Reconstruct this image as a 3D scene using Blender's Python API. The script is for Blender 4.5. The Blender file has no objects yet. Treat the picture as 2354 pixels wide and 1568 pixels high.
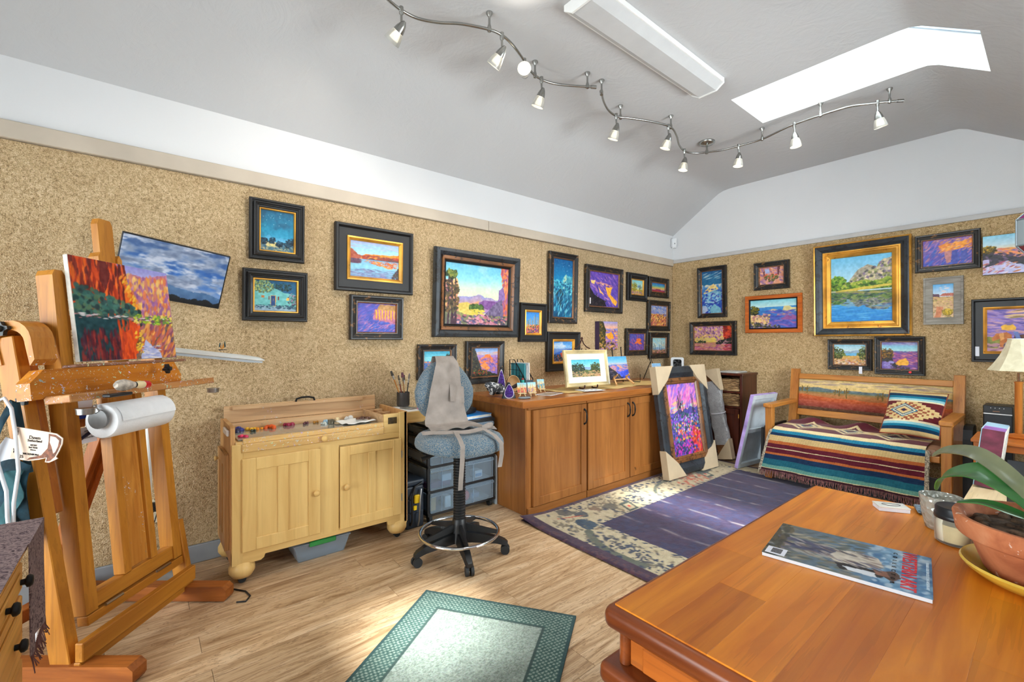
import bpy, bmesh, math, random
import numpy as np
from mathutils import Matrix, Vector
PI = math.pi
random.seed(7)
scene = bpy.context.scene
C = bpy.context.scene.collection

# ------------------------------------------------------------------ camera
cam_d = bpy.data.cameras.new('camera'); cam = bpy.data.objects.new('camera', cam_d); C.objects.link(cam)
cam_d.sensor_width = 36.0; cam_d.lens = 1036.0 / 2354.0 * 36.0; cam_d.clip_start = 0.02
cam_d.shift_y = 1.0 / 2354.0
YAW = math.radians(50.639)
cam.location = (3.08, 0.0, 1.24); cam.rotation_euler = (PI / 2, 0, YAW)
scene.camera = cam
VD = Vector((-math.sin(YAW), math.cos(YAW), 0)); RD = Vector((math.cos(YAW), math.sin(YAW), 0))

# ------------------------------------------------------------------ world, sun, daylight, exposure
world = bpy.data.worlds.new('world'); scene.world = world; world.use_nodes = True
bg = world.node_tree.nodes['Background']; bg.inputs[0].default_value = (0.90, 0.95, 1.0, 1); bg.inputs[1].default_value = 1.6
sun_d = bpy.data.lights.new('sun', 'SUN'); sun_d.energy = 8.0; sun_d.angle = math.radians(6); sun_d.color = (1, .96, .9)
sun = bpy.data.objects.new('sun', sun_d); C.objects.link(sun)
sun.rotation_euler = Vector((-0.325, -0.122, -1)).to_track_quat('-Z', 'Y').to_euler()
def area(name, loc, aim, sx, sy, power, col=(1, 1, 1)):
    d = bpy.data.lights.new(name, 'AREA'); d.shape = 'RECTANGLE'; d.size = sx; d.size_y = sy; d.energy = power; d.color = col
    o = bpy.data.objects.new(name, d); C.objects.link(o); o.location = loc
    o.rotation_euler = Vector(aim).to_track_quat('-Z', 'Z').to_euler(); return o
area('added_side_window_light', (4.18, 2.9, 1.45), (-1, 0, -0.05), 3.3, 1.1, 185, (1, .985, .965))  # area lamp at a side window added to light the room
area('added_glass_door_light', (2.0, -2.42, 1.15), (0, 1, 0.0), 3.2, 2.0, 85, (1, .985, .965))  # area lamp behind an unseen glass door, added as a light source
area('daylight_skylight_far', (2.45, 3.53, 3.75), (-.3, 0, -1), 0.9, 0.6, 20, (1, .99, .98))
area('added_near_skylight_light', (2.45, 1.35, 3.75), (-.3, 0, -1), 0.5, 0.5, 12, (1, .99, .98))  # lamp over the added near skylight, out of view
scene.view_settings.view_transform = 'Standard'; scene.view_settings.look = 'None'
scene.view_settings.gamma = 1.0; scene.view_settings.use_curve_mapping = False
scene.view_settings.exposure = 1.00

# ------------------------------------------------------------------ colour + materials
def lin(c):
    return tuple((x / 12.92 if x <= .04045 else ((x + .055) / 1.055) ** 2.4) for x in [v / 255. for v in c])
def rgba(c): return lin(c) + (1.0,)
MATS = {}
class NT:
    def __init__(s, name):
        s.m = bpy.data.materials.new(name); s.m.use_nodes = True
        s.n = s.m.node_tree.nodes; s.l = s.m.node_tree.links
        s.b = s.n['Principled BSDF']; s.tc = None
    def node(s, t, **kw):
        n = s.n.new(t)
        for k, v in kw.items(): setattr(n, k, v)
        return n
    def link(s, a, b): s.l.new(a, b)
    def coords(s, scale=(1, 1, 1), kind='Object'):
        if s.tc is None: s.tc = s.node('ShaderNodeTexCoord')
        mp = s.node('ShaderNodeMapping'); mp.inputs['Scale'].default_value = scale
        s.link(s.tc.outputs[kind], mp.inputs['Vector']); return mp.outputs['Vector']
    def noise(s, vec, scale, detail=4, dist=0, rough=.55):
        n = s.node('ShaderNodeTexNoise'); s.link(vec, n.inputs['Vector'])
        n.inputs['Scale'].default_value = scale; n.inputs['Detail'].default_value = detail
        n.inputs['Distortion'].default_value = dist; n.inputs['Roughness'].default_value = rough
        return n.outputs['Fac']
    def voro(s, vec, scale, feature='F1'):
        n = s.node('ShaderNodeTexVoronoi', feature=feature); s.link(vec, n.inputs['Vector']); n.inputs['Scale'].default_value = scale
        return n
    def ramp(s, fac, stops):
        r = s.node('ShaderNodeValToRGB'); e = r.color_ramp.elements
        while len(e) < len(stops): e.new(0.5)
        for i, (p, c) in enumerate(stops): e[i].position = p; e[i].color = rgba(c) if max(c) > 1.001 else tuple(c) + (1,)
        s.link(fac, r.inputs[0]); return r.outputs[0]
    def mix(s, fac, a, b, mode='MIX'):
        n = s.node('ShaderNodeMix', data_type='RGBA', blend_type=mode)
        for sock, v in ((n.inputs[0], fac), (n.inputs[6], a), (n.inputs[7], b)):
            if hasattr(v, 'is_linked'): s.link(v, sock)
            elif isinstance(v, (int, float)): sock.default_value = v
            else: sock.default_value = rgba(v)
        return n.outputs[2]
    def math(s, op, a, b=0.0, clamp=False):
        n = s.node('ShaderNodeMath', operation=op); n.use_clamp = clamp
        for sock, v in ((n.inputs[0], a), (n.inputs[1], b)):
            if hasattr(v, 'is_linked'): s.link(v, sock)
            else: sock.default_value = v
        return n.outputs[0]
    def bump(s, h, strength=.3, dist=.01):
        b = s.node('ShaderNodeBump'); b.inputs['Strength'].default_value = strength; b.inputs['Distance'].default_value = dist
        s.link(h, b.inputs['Height']); s.link(b.outputs[0], s.b.inputs['Normal'])
    def set(s, **kw):
        for k, v in kw.items():
            k = {'rough': 'Roughness', 'metal': 'Metallic', 'alpha': 'Alpha', 'trans': 'Transmission Weight', 'ior': 'IOR',
                 'spec': 'Specular IOR Level', 'coat': 'Coat Weight', 'sheen': 'Sheen Weight', 'emis': 'Emission Strength'}.get(k, k)
            s.b.inputs[k].default_value = v
    def color(s, c):
        if hasattr(c, 'is_linked'): s.link(c, s.b.inputs['Base Color'])
        else: s.b.inputs['Base Color'].default_value = rgba(c)
def plain(name, c, rough=.5, metal=0., var=.12, scale=8, bump=0, coat=0, spec=.5):
    if name in MATS: return MATS[name]
    t = NT(name); v = t.coords()
    f = t.noise(v, scale, 4)
    d = tuple(max(0, x * (1 - var)) for x in c); l = tuple(min(255, x * (1 + var)) for x in c)
    t.color(t.ramp(f, [(.3, d), (.7, l)])); t.set(rough=rough, metal=metal, coat=coat, spec=spec)
    if bump: t.bump(t.noise(v, scale * 6, 3), bump, .004)
    MATS[name] = t.m; return t.m
def wood(name, dark, light, axis='Z', scale=1., rough=.42, splat=0., contrast=.22, coat=.15, knots=False, grain=.16, vary=.14):
    key = name + axis
    if key in MATS: return MATS[key]
    t = NT(key); k = [14. * scale] * 3; k['XYZ'.index(axis)] = 1.1 * scale
    v = t.coords(tuple(k)); f = t.noise(v, 1.3, 5, 1.2)
    k2 = [90. * scale] * 3; k2['XYZ'.index(axis)] = 3. * scale
    g = t.noise(t.coords(tuple(k2)), 1., 3)
    col = t.ramp(f, [(.5 - contrast, dark), (.5 + contrast, light)])
    col = t.mix(t.math('MULTIPLY', t.math('LESS_THAN', g, .42), grain), col, tuple(x * .55 for x in dark))
    ob = t.node('ShaderNodeObjectInfo')
    hs = t.node('ShaderNodeHueSaturation'); t.link(col, hs.inputs['Color'])
    t.link(t.math('ADD', t.math('MULTIPLY', ob.outputs['Random'], vary), 1 - vary / 2), hs.inputs['Value']); col = hs.outputs[0]
    if knots:
        kn = t.voro(t.coords((3.1, 3.1, 3.1) if axis != 'Z' else (3.1, 3.1, 2.2)), 1.2)
        km = t.ramp(kn.outputs['Distance'], [(.025, (255, 255, 255)), (.06, (0, 0, 0))])
        col = t.mix(km, col, (70, 38, 18))
    if splat:
        vo = t.voro(t.coords((1, 1, 1)), 34.)
        big = t.noise(t.coords((1, 1, 1)), 6., 3); sp = t.noise(t.coords((1, 1, 1)), 85., 4, 1.2)
        msk = t.math('MULTIPLY', t.math('GREATER_THAN', sp, .66 - .06 * splat), t.math('GREATER_THAN', big, 1 - splat))
        hs2 = t.node('ShaderNodeHueSaturation'); hs2.inputs['Saturation'].default_value = .42; hs2.inputs['Value'].default_value = .85
        t.link(vo.outputs['Color'], hs2.inputs['Color'])
        col = t.mix(msk, col, hs2.outputs[0])
    t.color(col); t.set(rough=rough, coat=coat * .6, spec=.32); t.b.inputs['Coat Roughness'].default_value = .25
    t.bump(g, .12, .002)
    MATS[key] = t.m; return t.m
def glass(name, tint=(230, 240, 245), rough=.05, opacity=.18):
    if name in MATS: return MATS[name]
    t = NT(name); t.n.remove(t.b); out = t.n['Material Output']
    tr = t.node('ShaderNodeBsdfTransparent'); tr.inputs[0].default_value = rgba(tint)
    pr = t.node('ShaderNodeBsdfPrincipled'); pr.inputs['Base Color'].default_value = rgba(tint); pr.inputs['Roughness'].default_value = rough
    mx = t.node('ShaderNodeMixShader'); lw = t.node('ShaderNodeFresnel'); lw.inputs[0].default_value = 1.45
    ad = t.node('ShaderNodeMath', operation='ADD'); ad.inputs[1].default_value = opacity; ad.use_clamp = True
    t.link(lw.outputs[0], ad.inputs[0]); t.link(ad.outputs[0], mx.inputs[0])
    t.link(tr.outputs[0], mx.inputs[1]); t.link(pr.outputs[0], mx.inputs[2]); t.link(mx.outputs[0], out.inputs['Surface'])
    MATS[name] = t.m; return t.m
def emit(name, c, s):
    if name in MATS: return MATS[name]
    t = NT(name); t.color(c); t.b.inputs['Emission Color'].default_value = rgba(c); t.set(emis=s)
    MATS[name] = t.m; return t.m

# ------------------------------------------------------------------ mesh builder
def rotm(rx=0, ry=0, rz=0, loc=(0, 0, 0)):
    return Matrix.Translation(loc) @ Matrix.Rotation(rz, 4, 'Z') @ Matrix.Rotation(ry, 4, 'Y') @ Matrix.Rotation(rx, 4, 'X')
class MB:
    def __init__(s): s.bm = bmesh.new(); s.M = Matrix.Identity(4)
    def _v(s, p): return s.bm.verts.new(s.M @ Vector(p))
    def box(s, x0, x1, y0, y1, z0, z1, bev=0., seg=1):
        vs = [s._v(p) for p in ((x0, y0, z0), (x1, y0, z0), (x1, y1, z0), (x0, y1, z0), (x0, y0, z1), (x1, y0, z1), (x1, y1, z1), (x0, y1, z1))]
        fs = [s.bm.faces.new([vs[i] for i in q]) for q in ((3, 2, 1, 0), (4, 5, 6, 7), (0, 1, 5, 4), (1, 2, 6, 5), (2, 3, 7, 6), (3, 0, 4, 7))]
        if bev > 0:
            es = list({e for f in fs for e in f.edges})
            bmesh.ops.bevel(s.bm, geom=es, offset=bev, segments=seg, affect='EDGES', profile=.5)
        return s
    def prism(s, poly, h0, h1, axis='z'):
        def P(a, b, h): return {'z': (a, b, h), 'x': (h, a, b), 'y': (a, h, b)}[axis]
        A = [s._v(P(a, b, h0)) for a, b in poly]; B = [s._v(P(a, b, h1)) for a, b in poly]
        n = len(poly)
        s.bm.faces.new(A[::-1]); s.bm.faces.new(B)
        for i in range(n): s.bm.faces.new((A[i], A[(i + 1) % n], B[(i + 1) % n], B[i]))
        return s
    def loft(s, rings, closed=True, cap=True):
        R = [[s._v(p) for p in r] for r in rings]
        for a, b in zip(R[:-1], R[1:]):
            n = len(a)
            for i in range(n if closed else n - 1):
                j = (i + 1) % n; s.bm.faces.new((a[i], a[j], b[j], b[i]))
        if cap and closed: s.bm.faces.new(R[0][::-1]); s.bm.faces.new(R[-1])
        return s
    def lathe(s, prof, seg=20, cap=True, o=(0, 0, 0)):
        return s.loft([[(o[0] + r * math.cos(2 * PI * i / seg), o[1] + r * math.sin(2 * PI * i / seg), o[2] + z) for i in range(seg)] for r, z in prof], True, cap)
    def tube(s, pts, r, seg=8, closed=False, flat=None):
        pts = [Vector(p) for p in pts]; n = len(pts); rings = []
        up = Vector((0, 0, 1)); prev = None
        for i, p in enumerate(pts):
            a = pts[(i - 1) % n] if (closed or i > 0) else p; b = pts[(i + 1) % n] if (closed or i < n - 1) else p
            t = (b - a).normalized()
            u = up if prev is None else prev
            if abs(t.dot(u)) > .98 and prev is None: u = Vector((1, 0, 0))
            x = (u - t * u.dot(t)).normalized(); prev = x; y = t.cross(x)
            rr = r[i] if isinstance(r, (list, tuple)) else r
            k = flat or 1.
            rings.append([tuple(p + x * rr * math.cos(2 * PI * j / seg) + y * rr * k * math.sin(2 * PI * j / seg)) for j in range(seg)])
        if closed: rings.append(rings[0])
        return s.loft(rings, True, not closed)
    def cyl(s, p, q, r, r2=None, seg=14): return s.tube([p, q], [r, r if r2 is None else r2], seg)
    def grid(s, fn, nu, nv):
        G = [[s._v(fn(i / nu, j / nv)) for i in range(nu + 1)] for j in range(nv + 1)]
        for j in range(nv):
            for i in range(nu): s.bm.faces.new((G[j][i], G[j][i + 1], G[j + 1][i + 1], G[j + 1][i]))
        return s
    def slab(s, fn, nu, nv, th):
        """grid with thickness: fn(u,v)->point, th along normal estimate"""
        P = [[Vector(fn(i / nu, j / nv)) for i in range(nu + 1)] for j in range(nv + 1)]
        def nrm(i, j):
            a = P[j][min(i + 1, nu)] - P[j][max(i - 1, 0)]; b = P[min(j + 1, nv)][i] - P[max(j - 1, 0)][i]
            c = a.cross(b); return c.normalized() if c.length > 1e-9 else Vector((0, 0, 1))
        A = [[s._v(P[j][i]) for i in range(nu + 1)] for j in range(nv + 1)]
        B = [[s._v(P[j][i] - nrm(i, j) * th) for i in range(nu + 1)] for j in range(nv + 1)]
        f = s.bm.faces.new
        for j in range(nv):
            for i in range(nu):
                f((A[j][i], A[j][i + 1], A[j + 1][i + 1], A[j + 1][i])); f((B[j][i], B[j + 1][i], B[j + 1][i + 1], B[j][i + 1]))
        for i in range(nu):
            f((A[0][i], B[0][i], B[0][i + 1], A[0][i + 1])); f((A[nv][i], A[nv][i + 1], B[nv][i + 1], B[nv][i]))
        for j in range(nv):
            f((A[j][0], A[j + 1][0], B[j + 1][0], B[j][0])); f((A[j][nu], B[j][nu], B[j + 1][nu], A[j + 1][nu]))
        return s
    def ball(s, c, rx, ry=None, rz=None, seg=14, rings=9):
        ry = rx if ry is None else ry; rz = rx if rz is None else rz
        pr = [(max(math.sin(PI * k / rings), .02), -math.cos(PI * k / rings)) for k in range(rings + 1)]
        return s.loft([[(c[0] + rx * a * math.cos(2 * PI * i / seg), c[1] + ry * a * math.sin(2 * PI * i / seg), c[2] + rz * z) for i in range(seg)] for a, z in pr])
    def rectloft(s, w, h, prof):
        """mitred moulding round a w x h rectangle centred on 0 in the local y-z plane, prof=(inset, height along +x)"""
        R = [[(d, -w / 2 + i, -h / 2 + i), (d, w / 2 - i, -h / 2 + i), (d, w / 2 - i, h / 2 - i), (d, -w / 2 + i, h / 2 - i)] for i, d in prof]
        return s.loft([[s_ for s_ in r] for r in R], True, False)
    def build(s, name, mat, parent=None, smooth=None, loc=None, rot=None):
        bmesh.ops.recalc_face_normals(s.bm, faces=s.bm.faces[:])
        me = bpy.data.meshes.new(name); s.bm.to_mesh(me); s.bm.free()
        if mat is not None: me.materials.append(mat)
        if smooth:
            me.polygons.foreach_set('use_smooth', [True] * len(me.polygons)); me.set_sharp_from_angle(angle=math.radians(smooth))
        o = bpy.data.objects.new(name, me); C.objects.link(o)
        if parent: o.parent = parent
        if loc: o.location = loc
        if rot: o.rotation_euler = rot
        return o
def thing(name, label, cat, loc=(0, 0, 0), rot=(0, 0, 0), group=None):
    o = bpy.data.objects.new(name, None); C.objects.link(o); o.empty_display_size = .05
    o.location = loc; o.rotation_euler = rot if isinstance(rot, (tuple, list)) else (0, 0, rot)
    o['label'] = label; o['category'] = cat
    if group: o['group'] = group
    return o
def tag(o, label, cat, group=None):
    o['label'] = label; o['category'] = cat
    if group: o['group'] = group
    return o
def struct(o, label=None):
    o['kind'] = 'structure'
    if label: o['label'] = label
    return o
def dup(o, parent=None):
    c = o.copy(); C.objects.link(c); c.parent = parent
    for ch in list(o.children): dup(ch, c)
    return c
def box1(name, mat, parent, x0, x1, y0, y1, z0, z1, bev=.002, seg=1, loc=None, rot=None):
    return MB().box(x0, x1, y0, y1, z0, z1, bev, seg).build(name, mat, parent, None, loc, rot)
def text(body, size, mat, parent, M, name='lettering', extrude=.0004, align='CENTER', bold=0., sx=1.):
    cu = bpy.data.curves.new(name, 'FONT'); cu.body = body; cu.size = size; cu.align_x = align; cu.align_y = 'CENTER'
    cu.extrude = extrude; cu.offset = bold; cu.resolution_u = 3
    t = bpy.data.objects.new(name, cu); C.objects.link(t)
    bpy.context.view_layer.update()
    me = bpy.data.meshes.new_from_object(t.evaluated_get(bpy.context.evaluated_depsgraph_get()))
    bpy.data.objects.remove(t); bpy.data.curves.remove(cu)
    me.transform(M @ Matrix.Diagonal((sx, 1, 1, 1))); me.name = name
    me.materials.clear(); me.materials.append(mat)
    o = bpy.data.objects.new(name, me); C.objects.link(o); o.parent = parent
    return o
# ------------------------------------------------------------------ setting
XR, YF, YB = 4.0, -2.2, 5.13
def plaster(name, c, strength=.25):
    t = NT(name); v = t.coords()
    n1 = t.noise(v, 7., 3, 2.5); n2 = t.noise(v, 38., 3, 1.0)
    h = t.math('ADD', n1, t.math('MULTIPLY', n2, .35))
    t.color(t.ramp(t.noise(v, 1.5, 2), [(.3, tuple(x * .985 for x in c)), (.7, c)])); t.set(rough=.85, spec=.2)
    t.bump(h, strength, .012); return t.m
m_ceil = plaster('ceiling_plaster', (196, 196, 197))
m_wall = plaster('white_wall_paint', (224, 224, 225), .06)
def carpet(name, a, b, c):
    t = NT(name); v = t.coords()
    fine = t.noise(v, 190., 2, .6); mid = t.noise(v, 60., 3, .8); big = t.noise(v, 2.2, 3); cl = t.noise(v, 9., 3)
    f = t.math('ADD', t.math('MULTIPLY', fine, .55), t.math('MULTIPLY', mid, .45))
    f = t.math('ADD', f, t.math('MULTIPLY', t.math('SUBTRACT', cl, .5), .12))
    col = t.ramp(f, [(.34, a), (.5, b), (.66, c)])
    col = t.mix(t.math('MULTIPLY', t.math('SUBTRACT', big, .42, True), 1.0, True), col, tuple(x * .93 for x in b))
    t.color(col); t.set(rough=1., spec=.05, sheen=.1)
    t.bump(t.math('ADD', fine, mid), .9, .012); return t.m
m_carpet = carpet('tan_wall_carpet', (140, 112, 78), (212, 182, 138), (246, 224, 188))
m_carpet2 = carpet('golden_wall_carpet', (144, 112, 72), (214, 180, 130), (246, 222, 178))
m_trimL = plain('taupe_board', (193, 180, 163), .6, var=.05, scale=3)
m_trimB = plain('grey_trim_paint', (190, 187, 184), .55, var=.03)
m_base = plain('grey_baseboard_paint', (150, 156, 162), .5, var=.04)
m_white = plain('white_paint', (238, 238, 236), .45, var=.02)

# floor: sub floor + planks
fl = struct(box1('floor', plain('subfloor', (80, 62, 45), .9), None, 0, XR, YF, YB, -.06, -.009, 0))
def plank_mat():
    t = NT('laminate_plank'); oi = t.node('ShaderNodeObjectInfo')
    tc = t.node('ShaderNodeTexCoord'); ad = t.node('ShaderNodeVectorMath', operation='ADD'); cmb = t.node('ShaderNodeCombineXYZ')
    r10 = t.math('MULTIPLY', oi.outputs['Random'], 37.); t.link(r10, cmb.inputs[0]); t.link(r10, cmb.inputs[1])
    t.link(tc.outputs['Object'], ad.inputs[0]); t.link(cmb.outputs[0], ad.inputs[1])
    mp = t.node('ShaderNodeMapping'); mp.inputs['Scale'].default_value = (15, 1.2, 1); t.link(ad.outputs[0], mp.inputs[0])
    f = t.noise(mp.outputs[0], 1.3, 6, 1.8)
    mp2 = t.node('ShaderNodeMapping'); mp2.inputs['Scale'].default_value = (130, 7, 1); t.link(ad.outputs[0], mp2.inputs[0])
    g = t.noise(mp2.outputs[0], 1., 3, .5)
    col = t.ramp(f, [(.30, (150, 114, 78)), (.46, (194, 160, 122)), (.56, (207, 175, 138)), (.72, (222, 195, 160))])
    rings = t.math('FRACT', t.math('MULTIPLY', f, 9.))
    col = t.mix(t.math('MULTIPLY', t.math('LESS_THAN', rings, .16), .55), col, (116, 82, 54))
    col = t.mix(t.math('MULTIPLY', t.math('LESS_THAN', g, .40), .40), col, (132, 98, 66))
    hs = t.node('ShaderNodeHueSaturation'); t.link(col, hs.inputs['Color'])
    t.link(t.math('ADD', t.math('MULTIPLY', oi.outputs['Random'], .16), .93), hs.inputs['Value'])
    t.color(hs.outputs[0]); t.set(rough=.38, spec=.4); t.bump(g, .1, .001); return t.m
m_plank = plank_mat()
PW, PL = .13, 1.22
pm = None
nrow = int(math.ceil((XR - 0) / PW))
for r in range(nrow):
    y = YF - random.random() * PL * .8; x0 = r * PW; x1 = min(x0 + PW, XR)
    while y < YB - .01:
        a, b = max(y, YF), min(y + PL, YB)
        if b - a > .02:
            full = abs((b - a) - PL) < 1e-6 and abs(x1 - x0 - PW) < 1e-6
            if full and pm is not None:
                o = bpy.data.objects.new('plank', pm); C.objects.link(o); o.parent = fl
            else:
                o = MB().box(-(x1 - x0) / 2 + .0006, (x1 - x0) / 2 - .0006, -(b - a) / 2 + .0006, (b - a) / 2 - .0006, -.009, 0, .0012).build('plank', m_plank, fl)
                if full: pm = o.data
            o.location = ((x0 + x1) / 2, (a + b) / 2, 0)
        y += PL
# walls
wl = struct(box1('wall_left', m_wall, None, -.12, -.02, YF - .1, YB + .1, -.05, 2.68, 0))
for y0, y1 in ((YF, 2.884), (2.886, YB)):
    box1('carpet_panel', m_carpet, wl, -.02, 0, y0, y1, .10, 2.172, .003)
wb = struct(box1('wall_back', m_wall, None, -.1, XR + .1, YB, YB + .1, -.05, 3.05, 0))
for x0, x1 in ((.001, XR),):
    box1('carpet_panel', m_carpet2, wb, x0, x1, YB - .018, YB, .10, 2.206, .003)
# wall white strip above trim on the left comes flush with x=0
box1('upper_drywall', m_wall, wl, -.03, 0, YF, YB, 2.25, 2.60, 0)
t1 = struct(box1('trim_1', m_trimL, None, -.02, .022, YF, 2.254, 2.174, 2.256, .003)); struct(box1('trim_2', m_trimL, None, -.02, .022, 2.257, YB - .02, 2.176, 2.255, .003))
struct(box1('trim_3', m_trimB, None, .023, XR, YB - .03, YB, 2.206, 2.246, .002))
struct(box1('baseboard_left', m_base, None, -.02, .012, YF, YB - .02, 0, .10, .004)); struct(box1('baseboard_back', m_base, None, .014, XR, YB - .03, YB, 0, .10, .004))
# right and front walls; the unseen window and glass door are added for light
wr = MB()
wr.box(XR, XR + .12, YF, 1.2, -.05, 2.2); wr.box(XR, XR + .12, 4.6, YB + .1, -.05, 2.2); wr.box(XR, XR + .12, 1.2, 4.6, -.05, .9); wr.box(XR, XR + .12, 1.2, 4.6, 1.96, 2.2)
struct(wr.build('wall_right', m_wall))
wf = MB()
wf.box(-.1, .4, YF - .12, YF, -.05, 3.1); wf.box(3.6, XR + .12, YF - .12, YF, -.05, 3.1); wf.box(.4, 3.6, YF - .12, YF, 2.15, 3.1)
struct(wf.build('wall_front', m_wall))
gl = glass('window_glass', (245, 250, 252), .02, .02)
def window(name, axis, a0, a1, z0, z1, pos, n):
    m = MB(); t = .05
    def bb(q0, q1, w0, w1):
        if axis == 'x': m.box(pos, pos + .06, q0, q1, w0, w1, .003)
        else: m.box(q0, q1, pos - .06, pos, w0, w1, .003)
    bb(a0, a1, z0, z0 + t); bb(a0, a1, z1 - t, z1); bb(a0, a0 + t, z0 + t, z1 - t); bb(a1 - t, a1, z0 + t, z1 - t)
    w = struct(m.build(name, m_white))
    st = (a1 - a0) / n
    for k in range(n):
        q0, q1 = a0 + k * st + .025, a0 + (k + 1) * st - .025
        if k: 
            q = a0 + k * st
            if axis == 'x': box1('mullion', m_white, w, pos, pos + .06, q - .02, q + .02, z0 + t, z1 - t, .003)
            else: box1('mullion', m_white, w, q - .02, q + .02, pos - .06, pos, z0 + t, z1 - t, .003)
        if axis == 'x': box1('pane', gl, w, pos + .027, pos + .031, q0, q1, z0 + t, z1 - t, 0)
        else: box1('pane', gl, w, q0, q1, pos - .031, pos - .027, z0 + t, z1 - t, 0)
window('window_1', 'x', 1.2, 4.6, .9, 1.96, XR + .03, 4)  # unseen window, added to let light in
window('added_door_1', 'y', .4, 3.6, 0.0, 2.15, YF - .03, 3)  # unseen glass door, added as an opening for light
# ceiling with two skylight openings, the near one added out of view for sunlight
SL = -.66
def zc(x): return 2.97 + SL * (x - 2.57)
prof = [(-.03, 2.535), (.02, 2.568), (.06, 2.597), (.52, 2.905), (.57, 2.937), (.63, 2.958), (.70, 2.968), (.78, 2.97), (1.58, 2.97), (2.05, 2.97), (2.50, 2.97), (2.55, 2.967), (2.60, 2.948), (2.82, zc(2.82)), (XR + .1, zc(XR + .1))]
ys = [YF - .1, 1.08, 1.62, 3.26, 3.80, YB + .1]
mb = MB()
for (xa, za), (xb, zb) in zip(prof[:-1], prof[1:]):
    for j in range(5):
        if (j == 3 and xa >= 1.579 and xb <= 2.821) or (j == 1 and xa >= 2.049 and xb <= 2.601): continue
        mb.bm.faces.new([mb._v(p) for p in ((xa, ys[j], za), (xb, ys[j], zb), (xb, ys[j + 1], zb), (xa, ys[j + 1], za))])
bmesh.ops.remove_doubles(mb.bm, verts=mb.bm.verts[:], dist=1e-4)
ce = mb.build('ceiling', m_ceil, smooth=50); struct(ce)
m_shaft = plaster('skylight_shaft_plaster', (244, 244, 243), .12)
for k, (y0, y1) in enumerate(((1.08, 1.62), (3.26, 3.80))):  # first shaft is the added skylight, shaped to narrow the sun patch
    m = MB(); zt = lambda x: zc(x) + .21
    xl, xr = ((2.20, 2.64), (1.955, 2.86))[k]
    low = ([(2.05, 2.97), (2.50, 2.97), (2.55, 2.967), (2.60, 2.948)], [(1.58, 2.97), (2.05, 2.97), (2.50, 2.97), (2.55, 2.967), (2.60, 2.948), (2.82, zc(2.82))])[k]
    for y, s in ((y0, 1), (y1, -1)):
        pts = low + [(xr, zt(xr)), (xl, zt(xl))]
        m.bm.faces.new([m._v((x, y, z)) for x, z in pts])
    m.bm.faces.new([m._v(p) for p in ((low[0][0], y0, 2.97), (low[0][0], y1, 2.97), (xl, y1, zt(xl)), (xl, y0, zt(xl)))])
    m.bm.faces.new([m._v(p) for p in ((low[-1][0], y0, low[-1][1]), (low[-1][0], y1, low[-1][1]), (xr, y1, zt(xr)), (xr, y0, zt(xr)))])
    bmesh.ops.remove_doubles(m.bm, verts=m.bm.verts[:], dist=1e-4)
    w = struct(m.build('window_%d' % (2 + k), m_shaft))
    d = Vector((1, 0, SL)).normalized(); up = Vector((-d.z, 0, d.x))
    L = math.hypot(xr - xl, zt(xr) - zt(xl)); Mx = Matrix(((d.x, 0, up.x, xl), (0, 1, 0, 0), (d.z, 0, up.z, zt(xl)), (0, 0, 0, 1)))
    f = MB(); f.M = Mx
    f.box(-.04, L + .04, y0 - .04, y0 + .02, 0, .06); f.box(-.04, L + .04, y1 - .02, y1 + .04, 0, .06); f.box(-.04, .02, y0 + .02, y1 - .02, 0, .06); f.box(L - .02, L + .04, y0 + .02, y1 - .02, 0, .06)
    f.build('window_frame', plain('grey_skylight_frame', (165, 180, 195), .5), w)
    g = MB(); g.M = Mx; g.box(.02, L - .02, y0 + .02, y1 - .02, .03, .036); g.build('pane', gl, w)
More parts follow.
